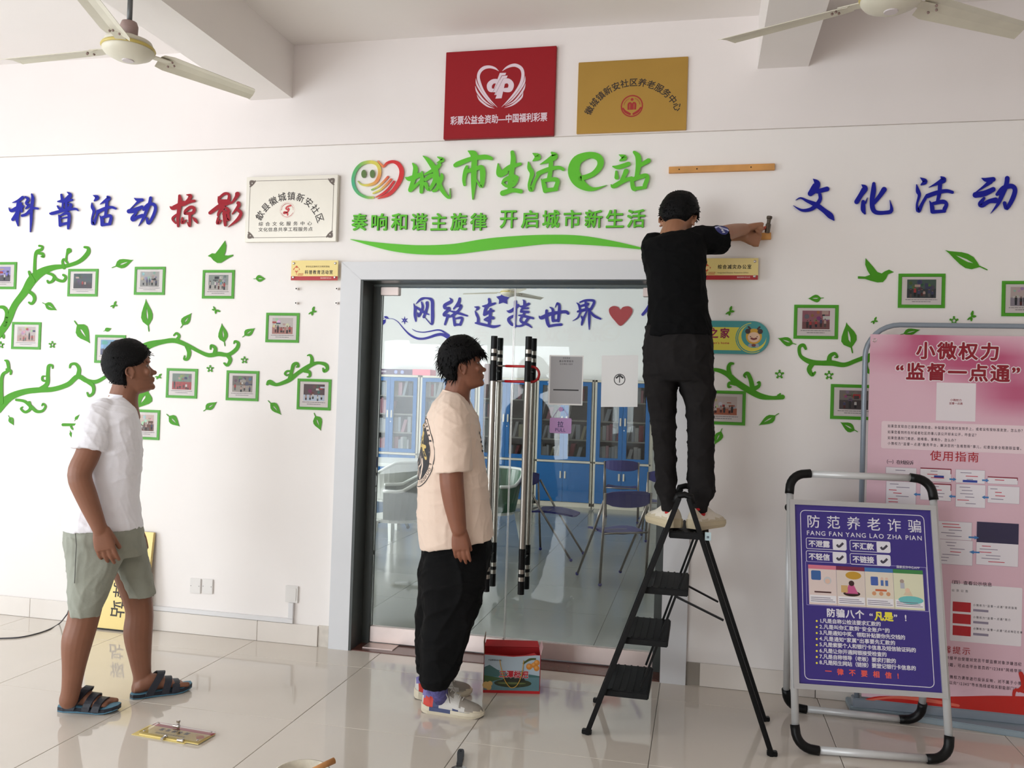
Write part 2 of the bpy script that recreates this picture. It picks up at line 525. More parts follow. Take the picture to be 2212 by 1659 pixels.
_p = Print(lambda u, v, w: Vector((-u, YB+w, v)))     # red heading on the wall behind the camera (seen mirrored in the glass)
_red = (186, 60, 56)
for _c, _px in (('党', 1290), ('建', 1243), ('“', 1222), ('双', 1193), ('网', 1152), ('”', 1122), ('融', 1085), ('合', 1040)):
    _q = at(_px, 722+(1290-_px)*.0, GY*2-YB); _p.text(_c, -_q.x, _q.z-.1, .27, _red, 1, 'c', .03)
_o = _p.done('wall_heading', M_PRINT); tag(_o, 'red heading on the wall behind the camera, seen mirrored faintly in the glass', 'lettering')
_p = Print(lambda u, v, w: Vector((-u, YB+w, v)))
_q = at(1318, 716, GY*2-YB); _p.ring(-_q.x, _q.z, .12, .17, (206, 150, 70), 1); _p.strip([(-_q.x-.07, _q.z+.06, .02), (-_q.x+.05, _q.z+.04, .04), (-_q.x+.05, _q.z-.05, .04), (-_q.x-.06, _q.z-.07, .02)], (206, 150, 70), 2)
_o2 = _p.done('heading_emblem', M_PRINT, _o); _o['kind'] = 'stuff'
# notice wall seen only as a reflection in the glass: posters on the wall behind the camera
# reading room
mb = MB()
mb.box(RL-.2, RL, WT, 1.2, 0, RH); mb.box(RL-.2, RL, 5.2, RY, 0, RH); mb.box(RL-.2, RL, 1.2, 5.2, 0, .8); mb.box(RL-.2, RL, 1.2, 5.2, 2.6, RH)
mb.build('wall_room_left', M_ROOM, struct=True)
window('window_3', 'x', RL-.1, 1.2, 5.2, .8, 2.6, 4)
MB().box(RR, RR+.2, WT, RY, 0, RH).build('wall_room_right', M_ROOM, struct=True)
wroom = MB().box(RL-.2, RR+.2, RY, RY+.2, 0, RH).build('wall_room_back', M_ROOM, struct=True)
MB().box(RL-.2, RR+.2, WT, RY, RH, RH+.1).build('ceiling_room', M_ROOM, struct=True)

# ------------------------------------------------------------------ baseboards
bb = MB().box(XL, -2.095, -.004, 0, 0, .118).build('baseboard_left', M_JOINT, struct=True)
xs = [-2.165]; x = at(557, 1382).x
for xa in (x, x-.8, x-1.6, x-2.4, x-3.2, XL): xs.append(max(xa, XL))
for a, b in zip(xs[1:], xs[:-1]):
    if b-a > .02: MB().box(a+.001, b-.001, -.014, -.004, .001, .12).build('tile', M_BASET, bb, bevel=.0015)
bb2 = MB().box(-.035, XR, -.004, 0, 0, .12).build('baseboard_right', M_JOINT, struct=True)
for a, b in ((.035, .62), (.622, 1.42), (1.422, 2.22), (2.222, 3.0), (3.0, XR)):
    MB().box(a+.001, b-.001, -.014, -.004, .001, .122).build('tile', M_BASET, bb2, bevel=.0015)
# rough plaster edge where the tiles stop short of the casing
MB().box(-2.164, -2.1, -.006, 0, 0, .125).build('plaster_edge', M_GRIME, bb)

# ------------------------------------------------------------------ door
cas = MB()
o0, o1, oz = -2.091, -.038, 2.274
def mitre(mb, poly, y0, y1): slab_poly(mb, [poly], lambda x, z: Vector((x, y0, z)), lambda x, z: Vector((x, y1, z)))
tr = bpy.data.objects.new('trim_3', None); COL.objects.link(tr); tr['kind'] = 'structure'; tr.location = ((o0+o1)/2, 0, 0); ORG[tr.name] = Vector(tr.location)
for poly in ([(o0, 0), (OX0-.012, 0), (OX0-.012, OZ), (o0, oz)], [(o0+.001, oz), (OX0-.011, OZ+.001), (OX1-.001, OZ+.001), (o1-.001, oz)], [(OX1, 0), (o1, 0), (o1, oz), (OX1, OZ)]):
    mb = MB(); mitre(mb, poly, -.022, 0); o = mb.build('casing_board', M_FRAME, tr, bevel=.001); fix_normals(o.data)
door = bpy.data.objects.new('door_1', None); COL.objects.link(door); door['kind'] = 'structure'; door.location = (-1.06, GY, 0); ORG[door.name] = Vector(door.location)
MB().box(OX0-.012, OX0+.004, -.02, WT, 0, OZ).build('jamb', M_JAMB, door)
MB().box(OX1-.004, OX1+.004, -.02, WT, 0, OZ).build('jamb', M_JAMB, door)
MB().box(OX0, OX1, -.02, WT, OZ-.006, OZ+.004).build('head_lining', M_JAMB, door)
MB().box(OX0+.004, OX0+.05, GY-.03, GY+.03, 0, OZ-.020).build('post', M_JAMB, door, bevel=.002)
MB().box(OX1-.05, OX1-.004, GY-.03, GY+.03, 0, OZ-.020).build('post', M_JAMB, door, bevel=.002)
MB().box(OX0+.004, OX1-.004, GY-.03, GY+.03, OZ-.020, OZ-.006).build('head_rail', mat('head_rail', (96, 104, 102), .3), door, bevel=.002)
MB().box(OX0, OX1, -.012, WT+.02, -.011, .004).build('threshold', M_STONE, door, bevel=.002)
MB().box(OX0+.05, OX0+.24, .04, GY-.02, .004, .009).build('floor_hinge_cover', M_STEELP, door, bevel=.002)
SPL = at(1111, 700, GY).x
RZ = .1
for k, (a, b) in enumerate(((OX0+.052, SPL-.003), (SPL+.003, OX1-.052))):
    lf = MB().box(a, b, GY-.006, GY+.006, RZ, OZ-.025).build('glass_leaf', M_GLASS, door)
    MB().box(a, b, GY-.02, GY+.02, .012, RZ+.004).build('bottom_rail', M_STEELP, door, bevel=.003)
    e = 1 if k == 0 else -1; s = a if k == 0 else b
    x0, x1 = sorted((s-.045*e, s+.11*e))
    MB().box(x0, x1, GY-.024, GY+.024, OZ-.070, OZ-.022).build('top_clip', M_STEELP, door, bevel=.003)
    MB().box(b-.001 if k == 0 else a-.0005, b+.0005 if k == 0 else a+.001, GY-.007, GY+.007, RZ, OZ-.025).build('edge_strip', M_STEEL, door)
ZT, ZB = at(1142, 727, .095).z, at(1127, 1284, .095).z
def pull_handle(X, Y):
    h = MB(); r = .0185
    def seg(z0, z1, mi, rr=r): h.lathe([(rr*.96, z0), (rr, z0+.001), (rr, z1-.001), (rr*.96, z1)], (X, Y, 0), 20, mi=mi)
    L = ZT-ZB; bl = .26
    seg(ZB+bl, ZT-bl, 0)
    for za, zb, z2 in ((ZB, ZB+bl, 1), (ZT-bl, ZT, -1)):
        seg(za, zb, 1, r*1.03)
        e = za if z2 == 1 else zb
        for q in (.075, .118): seg(min(e+z2*q, e+z2*(q+.024)), max(e+z2*q, e+z2*(q+.024)), 0, r*1.08)
    for z in (ZB+.2, ZT-.2):
        s = 1 if Y < GY else -1
        h.tube([(X, Y, z), (X, GY-s*.006, z)], .009, 10, mi=1)
    o = h.build('pull_handle', [mat('handle_steel', (176, 170, 162), .3, metal=1), M_BLACK], door, smooth=True); o.data.set_sharp_from_angle(angle=.6); return o
for pxt in (1068, 1142.5):
    X = at(pxt, 727, .095).x
    pull_handle(X, .095); pull_handle(X, 2*GY-.095)
HXL, HXR = at(1068, 727, .095).x, at(1142.5, 727, .095).x
# U-shaped bicycle lock round both handles
z1, z2 = at(1110, 791, .13).z, at(1110, 824, .13).z
lock = thing('bicycle_lock', 'red and silver U-shaped lock looped around the two door pull handles', 'lock', ((HXL+HXR)/2, .13, z2))
zr = (z1-z2)/2; zc = (z1+z2)/2
xe = HXR+.018
arc = [(xe+zr*.95*math.cos(t), .13, zc+zr*math.sin(t)) for t in np.linspace(PI/2, -PI/2, 9)]
xm = at(1092, 791, .13).x
MB().tube([(xm, .13, z1), *arc, (xm, .13, z2)], .0075, 10).build('shackle_sleeve', mat('red_rubber', (186, 22, 26), .35), lock, smooth=True)
xb = at(1060, 791, .13).x
for zz in (z1, z2): MB().tube([(xm, .13, zz), (xb-.01, .13, zz)], .005, 8).build('shackle_rod', M_STEEL, lock, smooth=True)
MB().box(xb-.035, xb-.003, .115, .145, z2-.02, z1+.01).build('lock_body', mat('grey_plastic', (196, 188, 190), .4), lock, bevel=.004)

# ------------------------------------------------------------------ notices stuck to the glass
def sheet(name, label, cat, pts, Y, matl=M_PAPER, t=.0008):
    A, B, C_ = at(*pts[0], Y), at(*pts[1], Y), at(*pts[2], Y)    # bl, br, tl
    fr = quadframe(A, B, C_)
    W, Hh = (B-A).length, (C_-A).length
    mb = MB(); slab_poly(mb, [[(0, 0), (W, 0), (W, Hh), (0, Hh)]], lambda u, v: fr(u, v, 0), lambda u, v: fr(u, v, -t))
    o = mb.build(name, matl); fix_normals(o.data); tag(o, label, cat)
    return o, fr, W, Hh
GF = GY-.0075
o, fr, W, Hh = sheet('paper_notice', 'white paper with a grey printed panel taped to the glass door', 'notice', ((1184, 874), (1258, 876), (1187, 767)), GF)
p = Print(fr); p.rect(W*.04, Hh*.03, W*.965, Hh*.975, (168, 166, 168), 0)
p.rect(W*.14, Hh*.29, W*.88, Hh*.315, (30, 28, 30), 1)
p.text('鑫谷智慧服务', W/2, Hh*.865, W*.062, (70, 68, 70), 1, 'c', .01, .15); p.text('扫码登录', W/2, Hh*.93, W*.05, (80, 78, 80), 1, 'c', .01, .1); p.text('社区微信小程序', W/2, Hh*.81, W*.05, (90, 88, 90), 1, 'c', .01, .1)
p.done('print', M_PRINT, o)
o, fr, W, Hh = sheet('paper_notice', 'plain white paper printed with an arrow in a ring, on the glass door', 'notice', ((1298, 879), (1377, 879), (1300, 768)), GF)
p = Print(fr); cx, cy = W*.5, Hh*.53
p.ring(cx, cy, W*.135, W*.158, (50, 48, 50), 0); p.rect(cx-W*.012, cy-Hh*.06, cx+W*.012, cy+Hh*.075, (50, 48, 50), 0)
for s in (-1, 1): p.strip([(cx, cy+Hh*.085, W*.022), (cx+s*W*.1, cy+Hh*.025, W*.022)], (50, 48, 50), 1, rnd=False)
p.done('print', M_PRINT, o)
# pull sign
A = at(1187, 935, GF); B = at(1234, 937, GF); T = at(1188, 902, GF)
fr = quadframe(A, B, T); W, Hh = (B-A).length, (T-A).length
ps = thing('pull_sign', 'small lilac hanging sign reading PULL under the grey notice', 'sign', tuple((A+B)/2))
M_LIL = mat('lilac_plastic', (190, 148, 200), .45)
def rr_loop(x0, y0, x1, y1, r, n=5):
    o = []
    for cx, cy, a in ((x1-r, y1-r, 0), (x0+r, y1-r, 90), (x0+r, y0+r, 180), (x1-r, y0+r, 270)):
        for k in range(n): an = math.radians(a+k*90/(n-1)); o.append((cx+r*math.cos(an), cy+r*math.sin(an)))
    return o
mb = MB(); slab_poly(mb, [rr_loop(0, 0, W, Hh, .008)], lambda u, v: fr(u, v, .004), lambda u, v: fr(u, v, 0)); o = mb.build('plate', M_LIL, ps); fix_normals(o.data)
mb = MB(); n = 20; hc = at(1212, 884, GF); hx = (hc-A).dot((B-A).normalized()); hy = (hc-A).dot((T-A).normalized())
slab_poly(mb, [[(hx+.013*math.cos(2*PI*k/n), hy+.013*math.sin(2*PI*k/n)) for k in range(n)]], lambda u, v: fr(u, v, .006), lambda u, v: fr(u, v, 0)); o = mb.build('hook_disc', M_LIL, ps); fix_normals(o.data)
mb = MB(); mb.tube([fr(*q, .003) for q in catmull([(W*.13, Hh), (hx-.02, hy-.005), (hx, hy+.004), (hx+.02, hy-.005), (W*.87, Hh)], 5)], .0012, 6); mb.build('string', M_LIL, ps)
p = Print(lambda u, v, w: fr(u, v, w+.004)); p.text('拉', W/2, Hh*.43, Hh*.42, (70, 60, 110), 1, 'c', .015); p.text('PULL', W/2, Hh*.12, Hh*.3, (90, 70, 130), 1, 'c', .02)
p.done('print', M_PRINT, ps)

# ------------------------------------------------------------------ reading room: bookcases
BY = 7.12
bxs = [at(q, 900, BY).x for q in (780, 905, 1030, 1157, 1283, 1410)]
M_BLUE = mat('blue_laminate', (14, 92, 152), .45, spec=.3); M_CREAM = mat('cream_edge', (205, 200, 184), .5)
M_INS = mat('cabinet_inside', (120, 118, 116), .6)
M_CGLASS = glass_mat('cabinet_glass', (.86, .88, .9, 1), .5)
BH = 1.79
names = ['leftmost', 'second', 'third', 'fourth', 'rightmost']
extra = ['bookcase with the pink and purple boxes on top, at the far left', 'second blue bookcase from the left, behind the beige shirt', 'third blue bookcase from the left, seen between the pull handles', 'blue bookcase behind the grey notice and the pull sign', 'rightmost blue bookcase, behind the white arrow notice']
bcols = [(210, 210, 205), (190, 196, 200), (226, 222, 214), (170, 60, 70), (205, 130, 140), (60, 90, 120), (200, 190, 150), (90, 100, 110), (224, 170, 176), (150, 160, 150)]
for ci in range(5):
    a, b = bxs[ci]+.008, bxs[ci+1]-.008; cx = (a+b)/2; wd = b-a
    t = thing('bookcase', ('blue ' if ci == 0 else '')+extra[ci], 'bookcase', (cx, BY, 0), 'blue bookcases along the reading room wall')
    mb = MB(); e = .03
    mb.box(a, a+e, BY, BY+.42, .02, BH); mb.box(b-e, b, BY, BY+.42, .02, BH); mb.box(a, b, BY, BY+.42, BH-.03, BH)
    mb.box(a, b, BY, BY+.42, .0, .07); mb.box(a, b, BY, BY+.4, .62, .65)
    mb.build('body', M_CREAM, t, bevel=.002)
    MB().box(a+e, b-e, BY+.4, BY+.41, .07, BH-.03).build('back_panel', M_INS, t)
    for z in (.93, 1.2, 1.47): MB().box(a+e, b-e, BY+.03, BY+.4, z, z+.018).build('shelf', M_CREAM, t)
    for s in (0, 1):
        d0 = a+e+.002 if s == 0 else cx+.002; d1 = cx-.002 if s == 0 else b-e-.002
        st = .055
        f = MB(); f.box(d0, d0+st, BY-.018, BY, .655, BH-.035); f.box(d1-st, d1, BY-.018, BY, .655, BH-.035)
        f.box(d0+st, d1-st, BY-.018, BY, .655, .655+st); f.box(d0+st, d1-st, BY-.018, BY, BH-.035-st, BH-.035)
        dd = f.build('door', M_BLUE, t)
        MB().box(d0+st, d1-st, BY-.011, BY-.007, .655+st, BH-.035-st).build('pane', M_CGLASS, dd)
        hx = d1-.03 if s == 0 else d0+.03
        mb = MB(); mb.box(hx-.011, hx+.011, BY-.03, BY-.018, 1.16, 1.27); mb.build('handle', M_CREAM, dd, bevel=.003)
        d2 = MB().box(d0, d1, BY-.018, BY, .075, .615).build('door', M_BLUE, t)
        MB().box(hx-.011, hx+.011, BY-.03, BY-.018, .4, .5).build('handle', M_CREAM, d2, bevel=.003)
    MB().lathe([(.008, -.024), (.008, -.018)], (cx+.022, BY, 1.1), 10, axis='Y').build('lock_cylinder', M_STEEL, t)
    # books
    for zi, z in enumerate((.655, .948, 1.218, 1.488)):
        x = a+e+.015; rr = random.Random(ci*10+zi); k = 0
        full = .9 if zi != 2 else .55
        while x < a+e+(wd-2*e)*full-.05:
            tw = rr.choice((.03, .04, .05, .06)); hh = rr.uniform(.17, .235) if z < 1.45 else rr.uniform(.17, .23)
            lean = rr.random() < .25
            cb = bcols[(4, 8)[rr.random() < .5]] if (zi == 2 and ci == 0) else rr.choice(bcols[:3]*2+bcols)
            mb = MB(); dx = .05 if lean else 0
            vs = [(x, BY+.06, z+.001), (x+tw, BY+.06, z+.001), (x+tw, BY+.23, z+.001), (x, BY+.23, z+.001)]
            mb.add(vs+[(p_[0]+dx, p_[1], z+hh) for p_ in vs], [(3, 2, 1, 0), (4, 5, 6, 7), (0, 1, 5, 4), (1, 2, 6, 5), (2, 3, 7, 6), (3, 0, 4, 7)])
            o = mb.build('book', mat('book_%d_%d_%d' % cb, cb, .6)); shelf = ['bottom', 'second lowest', 'second highest', 'top'][zi]
            tag(o, 'book standing on the %s shelf of the %s blue bookcase' % (shelf, names[ci]), 'book', 'books on the %s shelf of the %s bookcase' % (shelf, names[ci]))
            x += tw+.004+dx; k += 1
# boxes on the first bookcase
x0, x1 = at(816, 800, BY+.1).x, at(893, 800, BY+.1).x
o = MB().box(x0, x1, BY+.06, BY+.3, BH+.001, BH+.085).build('display_box', mat('purple_box', (84, 62, 92), .5), bevel=.003)
tag(o, 'long dark purple box with two pale discs on top of the leftmost bookcase', 'box')
p = Print(wallframe(x0, BH+.001, BY+.06)); p.disc(.3, .042, .026, (150, 160, 220)); p.disc(.4, .042, .026, (150, 160, 220)); p.rect(.02, .05, .15, .056, (220, 215, 225)); p.rect(.02, .036, .15, .042, (220, 215, 225)); p.done('print', M_PRINT, o)
x2 = at(932, 800, BY+.1).x
o = MB().box(x1+.003, x2, BY+.05, BY+.32, BH+.001, BH+.09).build('display_box', mat('pink_box', (222, 120, 138), .5), bevel=.003)
tag(o, 'pink box beside the purple box on top of the leftmost bookcase', 'box')

# ------------------------------------------------------------------ folding chairs
M_SEAT = mat('blue_seat', (22, 24, 92), .45, spec=.3); M_CHROME = mat('chair_tube', (124, 118, 112), .3, metal=1)
def folding_chair(label, x, y, ang):
    t = thing('folding_chair', label, 'chair', (x, y, 0), 'blue folding chairs in the reading room', math.radians(ang))
    for s in (-1, 1):
        yy = s*.21
        MB().tube([(-.02, yy, .012), (-.05, yy, .45), (-.07, yy, .76)], .0105, 10).build('leg', M_CHROME, t, smooth=True, local=True)
        MB().tube([(.42, yy*.98, .012), (.1, yy*.98, .47), (-.045, yy*.98, .70)], .0105, 10).build('leg', M_CHROME, t, smooth=True, local=True)
    MB().tube([(.13, -.21, .43), (.13, .21, .43)], .008, 8).build('crossbar', M_CHROME, t, smooth=True, local=True)
    MB().tube([(-.045, -.21, .43), (-.045, .21, .43)], .008, 8).build('crossbar', M_CHROME, t, smooth=True, local=True)
    mb = MB(); R = []
    for i in range(9):
        u = i/8; xx = -.0+.4*u; wd = .185*(1-.35*max(0, u-.45)**1.5*2.2); z = .44+.012*math.sin(u*PI)-.02*u*u
        R.append([Vector((xx, -wd, z)), Vector((xx, -wd*.5, z-.012)), Vector((xx, 0, z-.014)), Vector((xx, wd*.5, z-.012)), Vector((xx, wd, z)), Vector((xx, wd, z-.018)), Vector((xx, 0, z-.03)), Vector((xx, -wd, z-.018))])
    mb.loft(R); mb.build('seat', M_SEAT, t, smooth=False, local=True)
    mb = MB(); R = []
    for i in range(9):
        u = i/8*2-1; yy = u*.2; xx = -.06-.05*(1-u*u); h0 = .045+.03*math.sqrt(max(0, 1-u*u))
        R.append([Vector((xx-.008, yy, .72-h0)), Vector((xx+.008, yy, .72-h0)), Vector((xx+.008, yy, .72+h0*.8)), Vector((xx-.008, yy, .72+h0*.8))])
    mb.loft(R); mb.build('backrest', M_SEAT, t, local=True)
    mb = MB()
    for s in (-1, 1):
        for xx in (-.02, .42): mb.ball((xx, s*.21, .014), .017, 10, 6)
    for i, (s, xx) in enumerate([(s, xx) for s in (-1, 1) for xx in (-.02, .42)]):
        MB().ball((xx, s*.208, .016), .016, 10, 6).build('foot_cap', M_SEAT, t, smooth=True, local=True)
folding_chair('blue folding chair standing behind the ladder, its back towards the glass', -.59, 2.34, 123)
folding_chair('blue folding chair seen from the side, just right of the right pull handle', -1.52, 3.42, -8)
folding_chair('blue folding chair farthest back, close to the bookcase under the arrow notice', -.93, 5.9, 92)
folding_chair('blue folding chair half hidden behind the legs of the person on the ladder', -.33, 4.6, 100)

# ------------------------------------------------------------------ plastic armchairs and table
M_WPL = mat('white_plastic', (196, 200, 196), .35); M_GPL = mat('green_plastic', (44, 84, 62), .4)
def plastic_chair(label, x, y, ang, m1, m2):
    t = thing('plastic_armchair', label, 'chair', (x, y, 0), 'plastic armchairs in the reading room', math.radians(ang))
    for sx, sy in ((-1, -1), (-1, 1), (1, -1), (1, 1)):
        a = Vector((sx*.2, sy*.21, .4)); b = Vector((sx*.25, sy*.25, 0))
        mb = MB(); mb.loft([[a+Vector((i*.035, j*.03, 0)) for i, j in ((-1, -1), (1, -1), (1, 1), (-1, 1))], [b+Vector((i*.02, j*.018, 0)) for i, j in ((-1, -1), (1, -1), (1, 1), (-1, 1))]][::-1])
        mb.build('leg', m1, t, local=True)
    mb = MB(); mb.loft([[Vector((.25*math.cos(q)*(1 if math.cos(q) > 0 else .95), .25*math.sin(q), z)) for q in [2*PI*k/20 for k in range(20)]] for z in (.38, .415)])
    mb.build('seat', m1, t, local=True)
    # wrap-around shell
    n = 22; A = []; B = []; top = []
    for k in range(n+1):
        q = math.radians(60+240*k/n); u = abs(k/n*2-1)
        z = .80-.14*min(1, max(0, (u-.35)/.4))
        A.append(Vector((.26*math.cos(q), .26*math.sin(q), .41))); B.append(Vector((.31*math.cos(q)-.02, .31*math.sin(q), z)))
    mb = MB(); vs = A+B+[p_*.965+Vector((0, 0, p_.z*.035)) for p_ in A]+[Vector((p_.x*.955, p_.y*.955, p_.z)) for p_ in B]; N = n+1
    fs = []
    for k in range(n):
        fs += [(k, k+1, N+k+1, N+k), (2*N+k, 3*N+k, 3*N+k+1, 2*N+k+1), (N+k, N+k+1, 3*N+k+1, 3*N+k), (k, 2*N+k, 2*N+k+1, k+1)]
    fs += [(0, N, 3*N, 2*N), (n, 2*N+n, 3*N+n, N+n)]
    mb.add(vs, fs); mb.build('back_shell', m2, t, smooth=False, local=True)
    MB().tube([p_*.98+Vector((0, 0, .02*p_.z)) for p_ in B], .016, 8).build('armrest_rim', M_WPL, t, smooth=True, local=True)
plastic_chair('white plastic armchair nearest the glass, left of the beige shirt', -2.62, 2.55, 200, M_WPL, mat('grey_plastic2', (126, 130, 128), .4))
plastic_chair('green plastic armchair with a white rim, partly behind the left pull handle', -1.98, 3.35, 240, M_WPL, M_GPL)
plastic_chair('white plastic armchair farther back beside the reading table', -3.15, 3.9, 150, M_WPL, M_WPL)
plastic_chair('green plastic armchair behind the reading table by the left post', -4.3, 5.4, 20, M_WPL, M_GPL)
t = thing('reading_table', 'white topped oval reading table behind the nearest armchair', 'table', (-3.3, 4.6, 0))
n = 28
mb = MB(); mb.loft([[Vector((-3.3+.75*s_*math.cos(2*PI*k/n), 4.6+.45*s_*math.sin(2*PI*k/n), z)) for k in range(n)] for s_, z in ((.98, .70), (1, .705), (1, .735), (.985, .74))]); mb.build('tabletop', M_WPL, t)
MB().tube([(-3.3, 4.6, .05), (-3.3, 4.6, .71)], .035, 12).build('column', mat('dark_metal', (40, 44, 46), .4), t)
for k in range(4):
    an = k*PI/2+.5; MB().tube([(-3.3, 4.6, .1), (-3.3+.35*math.cos(an), 4.6+.35*math.sin(an), .03)], .02, 8).build('foot', mat('dark_metal'), t)
# ================================================================== things on the wall
def PF(ox, oy, s, Y):
    """frame: crop pixels of the photograph onto the plane y = Y"""
    return lambda x, y, w=0: at(ox+x/s, oy+y/s, Y-w)
M_GREENA = mat('green_acrylic', (96, 190, 48), .45, spec=.3)
M_GREENV = mat('green_vinyl', (72, 148, 28), .5, spec=.25, noise=.06, nscale=12)
M_BLUEA = mat('blue_acrylic', (20, 26, 146), .45, spec=.25)
M_REDA = mat('red_acrylic', (150, 18, 34), .45, spec=.25)
M_BLUEI = mat('blue_vinyl', (40, 40, 156), .5, spec=.25)
def raised(name, strokes, ox, oy, s, Y, th, m, polys=(), parent=None):
    f = PF(ox, oy, s, Y); mb = MB()
    for k, st in enumerate(strokes):
        L, R = ribbon2d(st, 5); tk = th+k*.00025
        slab_strip(mb, L, R, lambda x, y: f(x, y, tk), lambda x, y: f(x, y, 0))
    for lp in polys:
        slab_poly(mb, lp, lambda x, y: f(x, y, th), lambda x, y: f(x, y, 0))
    me = mb.mesh(name); fix_normals(me)
    return place(name, me, parent, [m])
CH = {}
CH['科'] = [[(330,225,60),(240,290,50),(140,320,10)],[(70,410,5),(120,470,60),(230,420,75),(335,390,50)],[(250,290,50),(245,420,80),(225,600,70),(245,745,25)],[(220,520,60),(150,630,62)],[(300,330,40),(310,480,50)],[(380,215,35),(430,260,60),(390,330,40),(440,370,60),(390,430,30)],[(320,560,50),(400,530,55),(500,430,50),(610,430,40)],[(495,165,30),(515,250,60),(490,450,60),(485,650,50),(470,855,22)]]
CH['普'] = [[(1145,125,10),(1205,180,70),(1130,270,80)],[(1040,175,40),(1060,270,60)],[(975,300,25),(1080,290,70),(1240,270,40)],[(1075,280,40),(1060,430,40)],[(1130,290,60),(1130,450,50)],[(970,385,30),(1010,430,50),(1090,450,40)],[(1170,330,20),(1220,370,60),(1150,440,40)],[(820,510,10),(870,520,60),(1080,465,55),(1290,435,45),(1350,470,20)],[(985,545,10),(1010,620,50),(1018,740,55)],[(1020,560,30),(1140,510,60),(1185,560,60),(1175,700,60),(1165,795,40)],[(1030,610,25),(1150,590,35)],[(1020,725,60),(1140,700,50)]]
CH['活'] = [[(1625,185,10),(1700,225,80),(1650,285,30)],[(1600,325,15),(1610,400,60),(1640,480,55),(1600,620,30),(1630,710,70),(1690,560,40),(1710,480,60)],[(1890,210,40),(1910,245,80),(1830,300,50),(1750,350,8)],[(1710,490,70),(1850,425,60),(1960,405,50),(2040,430,40)],[(1880,280,60),(1870,420,60),(1850,560,50)],[(1745,560,10),(1790,640,70),(1790,730,60)],[(1800,590,50),(1920,560,60),(1955,600,60),(1930,700,60)],[(1790,725,60),(1940,715,45)]]
CH['动'] = [[(170,240,15),(230,270,60),(315,270,60)],[(260,290,60),(180,360,30),(80,450,10)],[(70,480,80),(180,460,90),(310,400,60)],[(210,500,40),(130,600,60),(150,640,60),(220,590,60),(320,560,70)],[(470,235,60),(450,330,60),(390,480,60),(330,620,50),(245,750,6)],[(340,450,50),(420,360,60),(520,350,60),(560,420,60),(520,560,60),(430,705,50),(400,610,50)]]
CH['掠'] = [[(1000,195,50),(1010,300,80),(990,450,70),(970,620,60),(975,755,40)],[(820,390,8),(880,420,80),(1000,360,80),(1080,310,50)],[(980,520,40),(870,610,40),(930,700,30)],[(1125,175,10),(1200,195,70),(1170,260,60),(1090,350,60)],[(1060,360,60),(1180,305,60),(1275,290,50)],[(1100,520,50),(1110,470,50),(1200,405,60),(1270,430,60),(1240,510,60),(1110,520,50)],[(1190,520,60),(1190,650,50),(1185,755,40),(1140,680,15)],[(1050,600,30),(1050,690,60),(1120,640,20)],[(1240,590,15),(1290,640,60),(1330,700,20)]]
CH['影'] = [[(1715,215,25),(1740,300,80),(1780,370,80)],[(1730,230,40),(1830,155,50),(1910,175,50),(1900,280,60),(1850,340,80)],[(1760,290,60),(1880,290,60)],[(1560,510,60),(1640,450,70),(1780,360,80),(1930,320,60)],[(1800,400,80),(1720,510,50),(1710,560,40)],[(1860,420,50),(1905,480,60),(1810,530,50)],[(1820,480,60),(1830,600,70),(1840,735,50)],[(1710,600,40),(1700,700,60),(1760,650,30)],[(1895,520,50),(1900,640,50),(1850,600,40)],[(2065,165,90),(2040,220,60),(1960,330,30)],[(2080,330,70),(2085,380,60),(1970,530,20)],[(2080,460,60),(2130,520,60),(2060,640,60),(1890,770,6)]]
CH['城'] = [[(920,215,20),(960,290,70),(930,440,60),(885,585,60)],[(815,410,10),(880,430,70),(1030,370,60)],[(885,590,60),(990,500,40),(1060,420,20)],[(1050,330,20),(1050,450,60),(1040,615,50)],[(1090,370,30),(1240,290,60),(1300,230,50)],[(1270,125,15),(1340,165,60),(1260,205,10)],[(1065,110,10),(1140,170,60),(1230,300,80),(1265,430,70),(1340,600,60),(1435,700,30),(1442,565,6)],[(1100,440,50),(1190,385,60),(1235,440,60),(1150,585,45),(1100,500,60)],[(1325,360,20),(1325,420,60),(1260,570,50),(1210,600,40)]]
CH['市'] = [[(1700,40,15),(1770,80,100),(1790,130,90)],[(1520,240,60),(1570,215,70),(1740,150,60),(1930,125,70),(2025,145,50)],[(1790,130,80),(1780,300,80),(1775,500,70),(1765,715,20)],[(1680,260,40),(1660,330,60),(1640,440,50),(1648,515,40)],[(1650,340,40),(1760,300,60),(1880,265,60)],[(1895,280,70),(1905,360,80),(1885,540,50),(1810,440,15)]]
CH['生'] = [[(35,210,10),(50,320,80),(65,365,70),(150,330,50)],[(70,350,50),(200,260,70),(340,215,40)],[(230,55,50),(245,150,70),(225,300,70),(205,450,70),(195,580,60)],[(95,480,30),(130,430,50),(240,400,90),(300,400,40)],[(110,490,40),(160,520,40),(240,500,60),(290,430,50)],[(100,615,75),(230,575,60),(345,590,60)]]
CH['活2'] = [[(510,70,10),(580,120,90),(510,175,10)],[(450,190,15),(465,270,60),(500,350,60),(460,500,40),(490,570,60),(540,450,40),(595,350,50)],[(770,62,30),(810,110,90),(720,170,60),(610,220,8)],[(585,345,60),(720,290,60),(860,265,50),(925,290,45)],[(760,180,60),(750,320,60),(730,430,60)],[(625,420,10),(660,490,60),(680,585,60)],[(670,440,50),(800,425,60),(850,455,60),(820,550,60)],[(690,575,60),(835,560,50)]]
